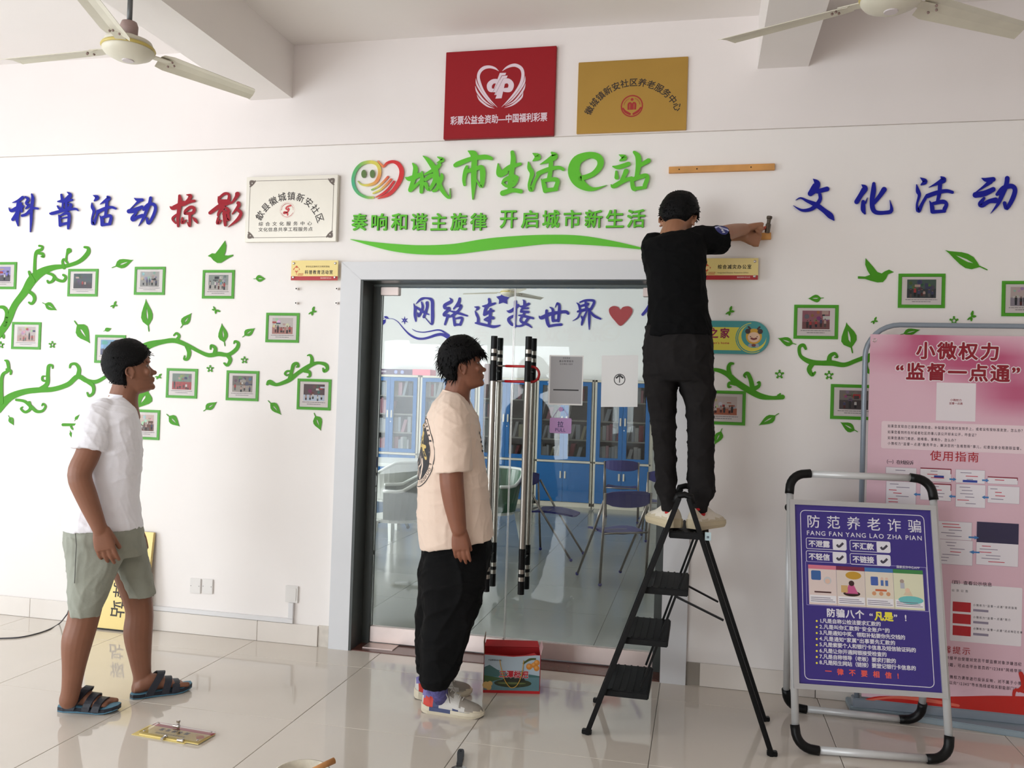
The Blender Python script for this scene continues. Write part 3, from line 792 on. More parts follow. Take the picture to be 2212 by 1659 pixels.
CH['站'] = [[(1690,90,10),(1760,130,80),(1700,170,20)],[(1605,250,20),(1680,260,60),(1815,215,60)],[(1650,320,30),(1655,400,60)],[(1785,315,70),(1765,360,60),(1720,450,50)],[(1580,500,15),(1615,520,60),(1750,445,60),(1860,410,50)],[(1895,55,40),(1950,120,80),(1950,250,70),(1930,390,60)],[(1960,245,50),(2090,170,65)],[(1860,420,50),(1880,540,60),(1905,575,30)],[(1870,430,60),(2035,375,60),(2075,405,60),(2040,510,60)],[(1890,555,50),(2050,535,40)]]
CH['e'] = [[(1165,415,70),(1330,355,70),(1430,240,85),(1415,135,95),(1290,95,90),(1125,160,130),(1070,300,160),(1115,430,160),(1210,520,110),(1340,560,50),(1520,505,4)]]
CH['文'] = [[(480,140,10),(550,220,120),(500,330,140),(430,410,100)],[(560,370,80),(735,325,90)],[(600,420,60),(610,510,70),(540,620,80),(430,700,70),(270,715,50),(115,630,8)],[(160,530,10),(250,490,30),(380,550,60),(540,620,90),(680,720,90),(800,820,110),(860,895,30)]]
CH['化'] = [[(1370,245,10),(1430,310,110),(1360,430,90),(1280,560,90)],[(1400,560,70),(1400,700,90),(1430,775,40)],[(1390,580,50),(1440,580,40),(1475,485,8)],[(1595,225,60),(1590,350,95),(1565,520,90),(1575,680,90),(1640,755,80),(1800,760,70),(1920,720,70),(1890,530,8)],[(1785,335,100),(1700,460,80),(1600,580,70)]]
CH['活3'] = [[(285,120,15),(370,190,100),(300,250,30)],[(215,250,20),(240,370,80),(265,450,60),(220,620,40),(250,735,80),(320,600,60),(395,470,60)],[(670,105,30),(715,160,110),(590,230,60),(440,300,8)],[(415,460,85),(580,400,80),(760,365,70),(880,390,60)],[(650,250,80),(640,400,75),(600,570,60)],[(455,550,15),(500,650,80),(510,750,80)],[(520,600,60),(700,565,80),(770,610,70),(735,700,80)],[(520,755,70),(735,740,60)]]
CH['动3'] = [[(1430,130,20),(1510,160,80),(1640,150,90)],[(1590,190,90),(1460,290,50),(1300,400,15)],[(1310,440,110),(1480,410,110),(1640,335,90)],[(1470,500,50),(1400,600,90),(1440,630,90),(1560,560,80),(1680,540,110)],[(1900,130,90),(1880,260,90),(1800,450,90),(1720,620,60),(1590,785,6)],[(1710,430,60),(1830,310,90),(1980,275,90),(2045,350,90),(1995,520,90),(1890,690,70),(1850,590,70)]]
CH['网'] = [[(115,305,10),(140,400,50),(140,520,55),(155,625,30)],[(155,310,10),(250,225,50),(350,205,35),(450,245,60),(460,400,60),(460,600,60),(440,685,30),(320,560,10)],[(260,280,30),(280,380,50),(210,540,40),(190,480,30)],[(360,290,60),(360,380,50),(300,550,50)],[(160,370,40),(300,460,50),(400,510,15)]]
CH['络'] = [[(775,200,10),(810,260,60),(690,330,60),(680,380,50)],[(690,390,50),(770,400,60),(690,480,60),(680,515,60),(760,520,40)],[(740,540,50),(690,685,40)],[(960,215,50),(940,290,60),(850,400,30)],[(900,350,50),(980,345,60),(950,420,50),(850,510,60),(770,550,30)],[(780,440,20),(900,470,50),(1100,530,30)],[(850,560,50),(870,700,50)],[(870,585,30),(980,565,50),(1005,595,50),(970,690,50)],[(870,690,50),(975,690,40)]]
CH['连'] = [[(1235,365,15),(1300,385,60),(1260,430,20)],[(1240,440,10),(1270,500,50),(1300,570,50),(1300,650,60)],[(1250,660,30),(1330,675,50),(1480,710,50),(1590,730,55),(1700,705,25)],[(1380,350,20),(1450,350,60),(1610,300,40)],[(1500,225,50),(1510,300,60),(1440,400,60),(1420,490,60)],[(1415,505,60),(1530,445,60),(1580,440,40)],[(1420,600,40),(1500,560,50),(1575,570,60)],[(1530,410,50),(1520,540,60),(1500,680,50)],[(1430,605,40),(1520,640,40)]]
CH['接'] = [[(1825,435,10),(1880,450,60),(1950,410,60),(2030,340,60)],[(1985,270,60),(1980,450,60),(1970,735,45)],[(1970,520,40),(1860,590,60),(1920,690,50),(2000,700,15)],[(2120,235,10),(2150,270,50),(2150,340,50)],[(2060,350,20),(2120,360,50),(2230,310,50)],[(2090,440,40),(2110,400,40),(2215,390,40)],[(2090,450,50),(2220,460,50)],[(2040,520,20),(2120,530,50),(2312,575,40)],[(2150,480,40),(2080,620,50),(2230,700,45),(2282,745,20)],[(2000,720,30),(2120,700,45),(2220,570,50)]]
CH['世'] = [[(205,530,10),(250,565,70),(400,500,70),(550,470,60),(690,455,60),(740,485,50)],[(345,435,50),(345,560,60),(370,680,60),(395,720,40)],[(390,720,50),(500,700,50),(615,690,50)],[(405,370,15),(460,420,50),(460,560,60),(470,620,60)],[(545,305,50),(580,340,50),(575,470,60),(560,625,50)],[(460,620,50),(560,615,50)],[(500,375,10),(530,310,25)]]
CH['界'] = [[(895,290,10),(940,330,40),(960,420,40)],[(960,280,30),(1060,245,40),(1200,250,50),(1215,300,50),(1160,405,50)],[(980,350,40),(1100,315,60)],[(1060,260,40),(1080,400,60)],[(920,450,40),(1050,420,60),(1150,410,50)],[(980,430,40),(920,560,30),(825,620,8)],[(1130,430,30),(1220,530,50),(1335,585,35)],[(1080,450,30),(1010,620,50),(990,695,30)],[(985,540,30),(1010,600,40)],[(1130,440,40),(1130,600,50),(1128,780,15)]]
def letters(lst, grp, where, th, Y=0.0):
    for key, shown, ox, oy, s, m, cn in lst:
        o = raised('wall_character', CH[key], ox, oy, s, Y, th, m)
        tag(o, '%s brush-style character %s %s' % (cn, shown, where), 'character', grp)
l1, l2 = (10, 400, 8.508), (270, 400, 8.508)
letters([('科', '科', *l1, M_BLUEA, 'raised blue'), ('普', '普', *l1, M_BLUEA, 'raised blue'), ('活', '活', *l1, M_BLUEA, 'raised blue'), ('动', '动', *l2, M_BLUEA, 'raised blue'), ('掠', '掠', *l2, M_REDA, 'raised dark red'), ('影', '影', *l2, M_REDA, 'raised dark red')], 'characters of the left heading', 'of the left heading', .012)
g1, g2 = (750, 320, 6.506), (1070, 320, 6.32)
letters([('城', '城', *g1, M_GREENA, 'raised green'), ('市', '市', *g1, M_GREENA, 'raised green'), ('生', '生', *g2, M_GREENA, 'raised green'), ('活2', '活', *g2, M_GREENA, 'raised green'), ('e', 'e', *g2, M_GREENA, 'large raised green'), ('站', '站', *g2, M_GREENA, 'raised green')], 'characters of the large green title', 'of the large title above the door', .016)
r1, r2 = (1700, 370, 8.508), (1955, 370, 8.607)
letters([('文', '文', *r1, M_BLUEA, 'raised blue'), ('化', '化', *r1, M_BLUEA, 'raised blue'), ('活3', '活', *r2, M_BLUEA, 'raised blue'), ('动3', '动', *r2, M_BLUEA, 'raised blue')], 'characters of the right heading', 'of the right heading', .012)
# second line of the title: rounded characters
def raised_glyph(ch, cx, cz, w_, h_, Y, th, m, bold, label, cat, grp):
    P, F = glyph_outline(ch, 0)
    n = len(P); w_ *= 1-1.6*bold; h_ *= 1-1.6*bold; x0, z0 = cx-w_/2, cz-h_/2
    from collections import Counter
    ec = Counter()
    for f in F:
        for i in range(len(f)): ec[(f[i], f[(i+1) % len(f)])] += 1
    fs = list(F)+[(b, a, a+n, b+n) for (a, b) in ec if (b, a) not in ec]
    mb = MB()
    for k, (bx, by) in enumerate(bolds(bold*w_)):
        vs = [(x0+bx+px*w_, Y-th-k*.0002, z0+by+py*h_) for px, py in P]+[(x0+bx+px*w_, Y, z0+by+py*h_) for px, py in P]
        mb.add(vs, fs)
    me = mb.mesh('wall_character'); fix_normals(me)
    return tag(place('wall_character', me, None, [m]), label, cat, grp)
for txt, c0, dx, y0, y1, cy in (('奏响和谐主旋律', 110, 124.5, 1165, 1163, 0), ('开启城市新生活', 1045, 133.5, 1148, 1143, 0)):
    for i, c in enumerate(txt):
        P = at(740+(c0+i*dx)/2.9105, 80+(y0+(y1-y0)*i/6)/2.9105)
        raised_glyph(c, P.x, P.z, .099, .101, 0, .012, M_GREENA, .028, 'small raised green rounded character %s of the %s of the subtitle' % (c, 'first half' if c0 < 500 else 'second half'), 'character', 'rounded characters of the subtitle')
o = raised('green_swoosh', [[(50,1272,3),(180,1300,26),(330,1325,48),(500,1338,58),(700,1333,66),(900,1305,74),(1100,1285,70),(1300,1272,58),(1500,1277,56),(1700,1300,36),(1868,1328,14)]], 740, 80, 2.9105, 0, .008, M_GREENA)
tag(o, 'long green wavy stripe under the subtitle above the door', 'decoration')
# thin peeled pencil arcs left by older letters are too faint to build; the smile-and-heart emblem
lg = thing('smile_heart_emblem', 'round smiling face and heart emblem in green, yellow and red left of the title', 'emblem', tuple(at(815, 432, 0)))
def grad_ribbon(name, pts, cols, parent, ox, oy, s, Y, th, lbl=None):
    f = PF(ox, oy, s, Y); n0 = 6
    L, R = ribbon2d(pts, n0); mb = MB(); n = len(L)
    for i in range(n-1):
        t = i/(n-1)*(len(cols)-1); k = min(int(t), len(cols)-2); u = t-k
        c = tuple(cols[k][j]*(1-u)+cols[k+1][j]*u for j in range(3))
        slab_strip(mb, L[i:i+2], R[i:i+2], lambda x, y: f(x, y, th), lambda x, y: f(x, y, 0), rgb(c))
    me = mb.mesh(name); fix_normals(me); return place(name, me, parent, [M_PRINTG])
GR, YE, OR, RE = (96, 176, 96), (214, 204, 92), (226, 138, 84), (208, 50, 54)
e1 = (750, 320, 6.506)
grad_ribbon('face_ring', [(150,465,14),(200,510,24),(290,520,36),(390,485,45),(445,400,48),(455,310,50),(430,240,48),(380,205,48),(300,195,46),(200,225,48),(120,310,48),(82,430,46),(100,550,46),(165,640,42),(270,690,38),(360,695,34)], [(150,190,110), YE, OR, YE, YE, GR, (70,170,130), GR, YE], lg, *e1, 0, .01)
grad_ribbon('heart_outline', [(430,180,14),(480,235,30),(510,260,30),(560,210,36),(640,190,44),(720,225,58),(765,320,66),(740,450,66),(650,590,54),(560,660,50),(430,710,10)], [OR, OR, RE, RE, RE, RE, (220, 90, 70)], lg, *e1, 0, .01)
for pts, cs in (([(345,585,22),(430,540,24),(500,480,28),(570,405,30)], [GR, YE, OR, RE]), ([(365,635,22),(460,590,26),(540,520,30),(615,440,30)], [YE, YE, OR, RE]), ([(400,690,14),(500,640,34),(580,570,36),(655,470,30)], [OR, RE, RE, RE])):
    grad_ribbon('finger_stripe', pts, cs, lg, *e1, 0, .01)
for cx in (233, 353):
    mb = MB(); f = PF(*e1, 0); n = 20
    slab_poly(mb, [[(cx+36*math.cos(2*PI*k/n), 362+58*math.sin(2*PI*k/n)) for k in range(n)]], lambda x, y: f(x, y, .01), lambda x, y: f(x, y, 0))
    me = mb.mesh('eye'); fix_normals(me); place('eye', me, lg, [mat('eye_green', (92, 120, 66), .3)])

# ------------------------------------------------------------------ reading room wall text (on the far wall)
RW = RY-.001
i1, i2 = (880, 620, 8.508), (1140, 620, 8.508)
for k, o_, c in (('网', i1, 0), ('络', i1, 0), ('连', i1, 0), ('接', i1, 0), ('世', i2, 0), ('界', i2, 0)):
    o = raised('wall_character', CH[k], *o_, RW, .012, M_BLUEI)
    tag(o, 'blue brush-style character %s on the reading room wall, seen through the glass' % k, 'character', 'characters on the reading room wall')
o = raised('wall_character', [[(2290,240,60),(2200,400,60),(2112,505,50)]], *i2, RW, .012, M_BLUEI)
tag(o, 'blue slanted stroke of a character right of the heart, cut off by the person', 'character', 'characters on the reading room wall')
hp = [(1700,715),(1600,620),(1520,520),(1490,440),(1505,385),(1560,352),(1620,352),(1670,375),(1703,415),(1740,375),(1800,355),(1865,360),(1915,400),(1925,450),(1890,530),(1800,640)]
o = raised('red_heart', [], *i2, RW, .012, mat('heart_red', (176, 52, 60), .4), [[[p_[:2] for p_ in catmull(hp, 3, True)]]])
tag(o, 'dark red heart on the reading room wall behind the glass', 'decoration')
st = []
for k in range(10):
    r_ = 135 if k % 2 == 0 else 78; an = -PI/2+k*PI/5; st.append((1758+r_*math.cos(an), 215+r_*.9*math.sin(an)))
tag(raised('blue_star', [], *i1, RW, .01, M_BLUEI, [[st]]), 'blue five-pointed star above the characters on the reading room wall', 'decoration')
# ribbon with leaves and a flower at the left end of that text: crop origin (760,600) scale 9.217
q = (760, 600, 9.217)
o = raised('blue_vine', [[(740,815,8),(820,820,10),(920,880,16),(1030,1010,24),(1150,1130,38),(1280,1200,45),(1400,1215,45),(1530,1190,50),(1680,1140,58),(1800,1130,62),(1920,1190,70)],[(1200,1020,6),(1280,1065,18),(1420,1085,22),(1560,1065,26),(1700,1040,30),(1800,1060,34),(1930,1150,44)],[(640,770,6),(690,790,50),(740,818,6)],[(550,840,10),(600,810,12),(670,800,6)],[(670,830,10),(640,880,60),(600,955,6)],[(640,850,30),(560,890,40),(550,910,20)]], *q, RW, .006, M_BLUEI)
tag(o, 'blue curling ribbon with leaves left of the reading room characters', 'decoration')
fs_ = [[(1050+22*math.cos(a), 848+22*math.sin(a), 30), (1050+72*math.cos(a), 848+76*math.sin(a), 6)] for a in [math.radians(-90+60*k) for k in range(6)]]
tag(raised('blue_flower', fs_, *q, RW, .005, M_BLUEI), 'small six-petalled blue flower beside the blue ribbon behind the glass', 'decoration')

# ------------------------------------------------------------------ green vine decals, leaves, flowers, birds
cL, cR, cM = (0, 380, 2.861), (1380, 380, 2.659), (560, 660, 5.53)
vines = [
 ('green curling vine at the upper left edge above the photo frames', cL, [[(-30,1010,38),(40,910,46),(90,800,40),(150,720,45),(200,640,58),(260,592,48),(330,566,34),(410,556,24),(490,528,25),(540,480,28),(545,448,20),(522,440,14)],[(212,630,22),(215,520,18),(225,470,20),(255,455,18),(262,438,14),(242,432,14)],[(232,478,14),(262,482,20),(268,500,14),(255,498,10)],[(395,568,20),(385,530,14),(395,515,14),(415,535,14)],[(408,515,14),(412,485,12),(425,462,34)],[(290,600,15),(325,612,18),(350,640,18),(390,650,18),(405,625,16),(390,612,14)],[(335,622,18),(325,648,18),(300,660,14),(292,648,12)],[(172,712,20),(205,735,22),(212,765,20),(195,790,16),(178,782,12)],[(205,650,25),(185,610,18),(178,592,14)]]),
 ('short green vine hook at the far left edge below the top vine', cL, [[(-10,810,16),(25,815,24),(42,850,24),(30,920,24)],[(-8,990,20),(15,985,24),(22,1000,14)]]),
 ('long green vine at the lower left, passing behind the head in white', cL, [[(-20,1440,64),(60,1368,45),(150,1334,36),(240,1323,34),(330,1318,30),(420,1288,30),(480,1240,30),(540,1268,28),(600,1270,24),(670,1228,18)],[(480,1240,28),(488,1195,24),(468,1163,18),(438,1165,16),(430,1185,10)],[(245,1322,32),(290,1285,26),(295,1220,22),(300,1175,20),(322,1172,14),(324,1188,10)],[(290,1270,14),(262,1262,14),(262,1240,12),(280,1238,8)],[(100,1384,16),(150,1393,18),(190,1425,22),(225,1455,20),(262,1452,16),(280,1425,14),(266,1408,12),(258,1420,8)],[(180,1400,18),(185,1440,18),(155,1460,16),(128,1440,12),(138,1428,8)],[(545,1272,28),(575,1300,22),(575,1340,18),(550,1360,16),(538,1340,10)],[(8,1400,25),(6,1300,24),(15,1230,20),(50,1200,18),(45,1150,20),(30,1140,10)],[(40,1195,14),(65,1205,16),(64,1225,12)]]),
 ('green vine running right from behind the head of the person in white', cL, [[(850,1085,60),(920,1046,46),(1000,1026,30),(1080,1018,30),(1160,1048,25),(1230,1085,22),(1290,1108,26),(1350,1100,28),(1410,1105,24),(1460,1070,24),(1472,1035,20),(1452,1022,14),(1445,1035,8)],[(1090,1015,20),(1106,990,18),(1090,972,14),(1074,985,10)],[(1150,1045,25),(1168,1090,26),(1158,1130,20),(1138,1132,14),(1140,1112,8)],[(1325,1098,25),(1330,1065,22),(1305,1048,16),(1300,1070,10)],[(1400,1105,22),(1422,1135,24),(1405,1170,18),(1385,1158,12)]]),
 ('pale green vine just above the photo frame nearest the door', cM, [[(95,940,30),(125,915,60),(200,945,40),(290,920,46),(370,880,52),(470,800,45),(560,745,55),(640,700,45),(710,685,35),(790,705,45),(812,755,40),(775,785,36),(760,750,18)],[(625,690,45),(628,630,38),(605,592,26),(575,597,14)],[(365,870,50),(388,780,40),(408,710,44),(450,690,34),(465,725,30),(445,735,18)],[(385,785,26),(330,785,24),(305,815,24),(330,835,20),(345,820,10)],[(545,775,56),(600,800,38),(600,845,28),(572,852,14)]]),
 ('short green vine stub behind the shoulder of the person in white', (0, 820, 10.05), [[(1365,980,64),(1500,980,60),(1680,972,36)],[(1530,1000,40),(1560,1060,40),(1590,1090,20)]]),
 ('green vine between the round-ended sign and the photo frame behind the dark-clothed person', cR, [[(380,1112,12),(450,1115,22),(510,1140,30),(560,1185,36),(630,1230,36),(700,1265,34),(770,1275,22),(825,1270,28)],[(800,1262,14),(812,1252,10)],[(525,1152,26),(515,1105,24),(525,1080,20),(542,1078,12)],[(555,1195,22),(520,1190,18),(515,1212,14),(530,1212,8)],[(655,1240,30),(645,1180,26),(625,1135,22),(605,1145,14),(612,1158,8)],[(655,1225,28),(688,1208,20),(692,1185,14),(680,1188,8)]]),
 ('green vine above the flowers, ending behind the pink poster', cR, [[(958,992,16),(945,972,20),(922,985,20),(930,1035,20),(985,1068,30),(1050,1075,28),(1110,1075,32),(1180,1085,26),(1250,1060,24),(1350,1022,26)],[(1000,1075,28),(978,1110,28),(995,1142,22),(1012,1128,12)],[(1092,1068,30),(1098,1035,24),(1125,1020,18),(1140,1040,12),(1125,1042,8)],[(1340,1035,40),(1302,1070,30),(1310,1115,26),(1340,1132,20)]])]
for lb, c, st in vines:
    tag(raised('vine_decal', st, *c, 0, .004, M_GREENV), lb, 'decal', 'green vines on the wall')
def leaf(sx, sy, tx, ty, w_, c, label, th=.004, m=M_GREENV):
    dx, dy = tx-sx, ty-sy; L = math.hypot(dx, dy); ux, uy = dx/L, dy/L; nx, ny = -uy, ux
    def P(u, v): return (sx+ux*L*u+nx*w_*v, sy+uy*L*u+ny*w_*v)
    up = [(.0, .03), (.10, .05), (.2, .05), (.26, .2), (.38, .44), (.52, .5), (.66, .42), (.8, .26), (.92, .13), (1.0, .08)]
    dn = [(.9, -.02), (.76, -.22), (.6, -.42), (.45, -.52), (.32, -.42), (.23, -.18), (.18, -.04), (.08, -.05), (0, -.04)]
    loop = [P(*q_) for q_ in up+dn]
    hole = [P(*q_) for q_ in [(.34, .03), (.5, .1), (.68, .08), (.74, .04), (.6, -.02), (.45, -.05)]]
    f = PF(*c, 0); mb = MB()
    slab_poly(mb, [loop, hole] if L/c[2] > 24 else [loop], lambda x, y: f(x, y, th), lambda x, y: f(x, y, 0))
    me = mb.mesh('leaf_decal'); fix_normals(me)
    return tag(place('leaf_decal', me, None, [m]), label, 'decal', 'green leaves on the wall')
for a in [(690,568,822,515,58,'pale green leaf between the two top left photo frames'), (920,962,895,762,72,'tall upright green leaf below the third photo frame of the top row'), (1115,940,1180,845,52,'green leaf leaning right, left of the flying butterfly decals'), (458,895,560,1030,84,'large green leaf pointing down right of the lower left photo frame'), (638,960,688,940,26,'tiny green leaf above the head of the person in white'), (1390,1052,1365,912,60,'upright green leaf above the curled end of the middle vine'), (1497,997,1573,938,46,'green leaf right of the middle vine tip, pointing up right'), (1566,636,1641,632,42,'small green leaf left of the yellow door plate'), (260,783,352,828,46,'green leaf below the top left vine'), (1028,1472,1112,1545,56,'green leaf right of the frame behind the white shirt'), (1256,1454,1338,1394,46,'green leaf between the two lower photo frames, pointing up right'), (1655,1388,1740,1474,50,'green leaf left of the photo frame nearest the door'), (1940,1465,1986,1572,58,'green leaf hanging below the photo frame nearest the door'), (50,1480,86,1540,34,'small dark green leaf at the far left below the long vine'), (925,1310,855,1440,100,'large green leaf behind the chin of the person in white'), (458,1515,488,1474,18,'tiny green leaf tip behind the shoulder of the person in white')]:
    leaf(*a[:5], cL, a[5])
leaf(1515, 1108, 1550, 1255, 55, (0, 820, 10.05), 'small drooping green leaf behind the back of the person in white')
for a in [(2003,540,1757,432,80,'large green leaf at the top right beside the flying bird'), (1063,700,972,708,44,'green leaf on top of the left photo frame of the right wall'), (905,968,797,935,50,'green leaf above the curl of the right vine'), (1228,1018,1185,843,92,'large upright green leaf right of the photo frame on the right wall'), (805,1363,690,1436,50,'green leaf right of the photo frame behind the dark trousers'), (478,1450,438,1546,48,'green leaf hanging below the frame behind the dark trousers'), (1500,912,1616,880,40,'green leaf peeping over the top edge of the pink poster'), (1258,1470,1155,1418,52,'green leaf left of the pink poster pole, under the lowest frame')]:
    leaf(*a[:5], cR, a[5])
def flower(x, y, r, c, label):
    st = [[(x+r*.45*math.cos(a), y+r*.45*math.sin(a), r*.28), (x+r*.8*math.cos(a), y+r*.8*math.sin(a), r*.5)] for a in [math.radians(-90+72*k) for k in range(5)]]
    n = 12
    ring = [[(x+r*.45*math.cos(2*PI*k/n), y+r*.45*math.sin(2*PI*k/n), r*.22) for k in range(n+1)]]
    tag(raised('flower_decal', st+ring, *c, 0, .004, M_GREENV), label, 'decal', 'small green flowers on the wall')
for x, y, lb in ((322, 1043, 'small green flower right of the lower left photo frame'), (1510, 1138, 'small green flower below the end of the middle vine'), (1298, 1192, 'small green flower between the two lower photo frames'), (3, 1045, 'small green flower cut by the left edge of the picture')): flower(x, y, 22, cL, lb)
for x, y, lb in ((808, 1140, 'small green flower right of the vine behind the dark-clothed person'), (1092, 1145, 'small green flower under the right vine'), (1810, 832, 'small green flower above the pole of the pink poster')): flower(x, y, 26, cR, lb)
def butterfly(x, y, r, c, ang, label):
    st = []
    for a, l, w_ in ((0, 1, .55), (70, .8, .5), (165, .75, .5), (215, .9, .35)):
        an = math.radians(a+ang); st.append([(x+r*.1*math.cos(an), y+r*.1*math.sin(an), r*.2), (x+r*.55*l*math.cos(an), y+r*.55*l*math.sin(an), r*w_), (x+r*l*math.cos(an), y+r*l*math.sin(an), r*w_*.6)])
    tag(raised('butterfly_decal', st, *c, 0, .004, M_GREENV), label, 'decal', 'small green butterflies on the wall')
for x, y, r, an, lb in ((703, 798, 24, -60, 'small green butterfly above the large leaf on the left wall'), (1332, 828, 26, 20, 'small green butterfly below the frame under the bird'), (1930, 838, 28, -70, 'green butterfly below the four loose wall studs'), (978, 1240, 22, -40, 'small green butterfly in front of the mouth of the person in white')): butterfly(x, y, r, cL, an, lb)
for x, y, r, an, lb in ((522, 778, 28, -70, 'green butterfly above the round-ended sign'), (1352, 832, 22, -60, 'green butterfly left of the poster stand corner'), (1910, 808, 30, -75, 'green butterfly above the top rail of the poster stand')): butterfly(x, y, r, cR, an, lb)
tag(raised('bird_decal', [], *cL, 0, .005, M_GREENV, [[[(1283,495),(1310,478),(1330,480),(1350,455),(1390,400),(1398,430),(1394,468),(1385,490),(1410,492),(1440,486),(1438,496),(1412,508),(1390,522),(1365,538),(1342,538),(1318,522),(1303,503)]]]), 'green flying bird decal facing left under the left heading', 'decal')
tag(raised('bird_decal', [], *cR, 0, .005, M_GREENV, [[[(1465,552),(1437,538),(1412,548),(1395,560),(1370,552),(1345,520),(1302,472),(1300,510),(1312,542),(1328,568),(1300,578),(1258,576),(1258,590),(1300,592),(1330,602),(1370,612),(1402,610),(1420,590),(1432,565)]]]), 'green flying bird decal facing right under the right heading', 'decal')

# ------------------------------------------------------------------ photo frames
M_FGREEN = mat('frame_green', (74, 154, 36), .35, spec=.35)
M_FILM = glass_mat('frame_film', (.99, .99, .99, 1), .35, 1.2)
def people_print(p, W, Hh, seed, sky, ground, cl):
    """a small printed snapshot: backdrop, ground and figures"""
    rr = random.Random(seed)
    x0, x1, y0, y1 = W*.19, W*.81, Hh*.29, Hh*.83
    p.rect(x0, y0, x1, y1, sky, 0)
    hz_ = y0+(y1-y0)*rr.uniform(.35, .5)
    p.rect(x0, y0, x1, hz_, ground, 1)
    for k in range(9):
        cx = rr.uniform(x0+.01, x1-.01); cy = rr.uniform(hz_, y1-.008); r = rr.uniform(.005, .013)
        c = tuple(max(0, min(255, v+rr.randint(-45, 35))) for v in sky); p.disc(cx, cy, min(r, y1-cy, cx-x0, x1-cx), c, 2, n=10)
    for k in range(rr.randint(3, 5)):
        a = rr.uniform(x0, x1-.02); b = min(x1, a+rr.uniform(.01, .04)); yy = rr.uniform(hz_-.005, y1-.02)
        p.rect(a, yy, b, min(y1, yy+rr.uniform(.004, .02)), rr.choice(cl), 3)
    n = rr.randint(4, 7)
    for k in range(n):
        cx = x0+.008+(x1-x0-.016)*(k+.5+rr.uniform(-.3, .3))/n; base = y0+rr.uniform(0, .012); hh = rr.uniform(.028, .045)
        c = rr.choice(cl); d = tuple(int(v*.45) for v in rr.choice(cl))
        top = min(base+hh, y1-.006)
        p.poly([(cx-.006, base+hh*.45), (cx+.006, base+hh*.45), (cx+.0055, top-.004), (cx-.0055, top-.004)], c, 4)
        p.poly([(cx-.005, base), (cx+.005, base), (cx+.0055, base+hh*.45), (cx-.0055, base+hh*.45)], d, 4)
        p.disc(cx, top-.001, .0035, (150, 112, 96), 5, n=8); p.disc(cx, top+.001, .0028, (40, 34, 34), 6, n=8)
    for k, (a, b) in enumerate(((.16, .84), (.3, .7))):
        yy = Hh*(.235-.06*k); x = W*a
        while x < W*b:
            l = rr.uniform(.006, .02); p.rect(x, yy, min(x+l, W*b), yy+.0028, (96, 90, 92), 1); x += l+.002
frames = [(cL,-95,533,107,700,'photo frame with a crowd scene cut by the left edge of the picture',(150,140,190),(90,80,90)),
 (cL,417,575,610,745,'photo frame with a doorway and red display, second from the left in the top row',(70,80,84),(60,50,56)),
 (cL,828,562,1025,735,'shiny photo frame below and right of the pale leaf, third in the top row',(170,166,162),(150,146,142)),
 (cL,1248,582,1453,758,'photo frame with an outdoor group, directly below the left bird',(140,146,140),(176,168,160)),
 (cL,70,905,258,1070,'photo frame with a temple gate at the far left of the middle row',(190,176,172),(186,150,140)),
 (cL,583,985,780,1155,'photo frame with bluish trees partly behind the head in white',(120,160,190),(90,90,120)),
 (cL,1025,1193,1225,1370,'photo frame with a red market stall right of the face in white',(120,130,120),(170,70,70)),
 (cL,1395,1207,1603,1386,'photo frame with a person walking past panels, left of the pale vine',(120,110,106),(160,150,140)),
 (cL,1640,848,1853,1028,'photo frame with people at a table, below the loose wall studs',(196,186,180),(176,120,110)),
 (cL,1833,1258,2050,1442,'photo frame with a meeting hall, nearest the door on the left wall',(84,60,64),(190,200,215)),
 (cL,795,1448,992,1624,'photo frame with a market scene partly behind the white shirt',(206,180,170),(110,70,60)),
 (cR,885,742,1147,935,'photo frame with a reddish group photo, left on the right wall',(150,90,100),(120,70,70)),
 (cR,1484,562,1760,758,'photo frame with a dark pavilion scene below the leaf at the top right',(70,90,80),(50,56,60)),
 (cR,2078,604,2350,806,'photo frame cut by the right edge of the picture',(196,176,172),(150,140,150)),
 (cR,1095,1202,1370,1395,'photo frame with an indoor group partly behind the poster stand',(120,110,104),(70,60,60)),
 (cR,350,1237,615,1424,'photo frame with people around a desk partly behind the dark trousers',(206,190,184),(180,100,70))]
for i, (c, x0, y0, x1, y1, lb, sky, ground) in enumerate(frames):
    A = at(c[0]+x0/c[2], c[1]+(y1)/c[2]); B = at(c[0]+x1/c[2], c[1]+y0/c[2])
    X0, Z0, X1, Z1 = A.x+.002, A.z, B.x, B.z-.0; W, Hh = X1-X0, Z1-Z0
    t = thing('photo_frame', lb, 'picture frame', ((X0+X1)/2, 0, Z0), 'green photo frames on the wall')
    b_ = .0165; f0 = lambda u, v: Vector((X0+u, -.006, Z0+v)); f1 = lambda u, v: Vector((X0+u, 0, Z0+v))
    mb = MB(); slab_poly(mb, [[(0, 0), (W, 0), (W, Hh), (0, Hh)], [(b_, b_), (W-b_, b_), (W-b_, Hh-b_), (b_, Hh-b_)]], f0, f1)
    o = mb.build('frame', M_FGREEN, t); fix_normals(o.data)
    MB().box(X0+b_, X1-b_, -.003, 0, Z0+b_, Z1-b_).build('mount', mat('mount_board', (226, 216, 212), .6), t)
    p = Print(wallframe(X0, Z0, -.003)); cl = [ground, (60, 60, 90), (200, 196, 190), (170, 50, 50), (40, 40, 44), (180, 150, 140)]
    people_print(p, W, Hh, 40+i, sky, ground, cl); p.done('photo_print', M_PRINT, t)
    MB().box(X0+b_-.004, X1-b_+.004, -.0062, -.0058, Z0+b_-.004, Z1-b_+.004).build('clear_film', M_FILM, t)

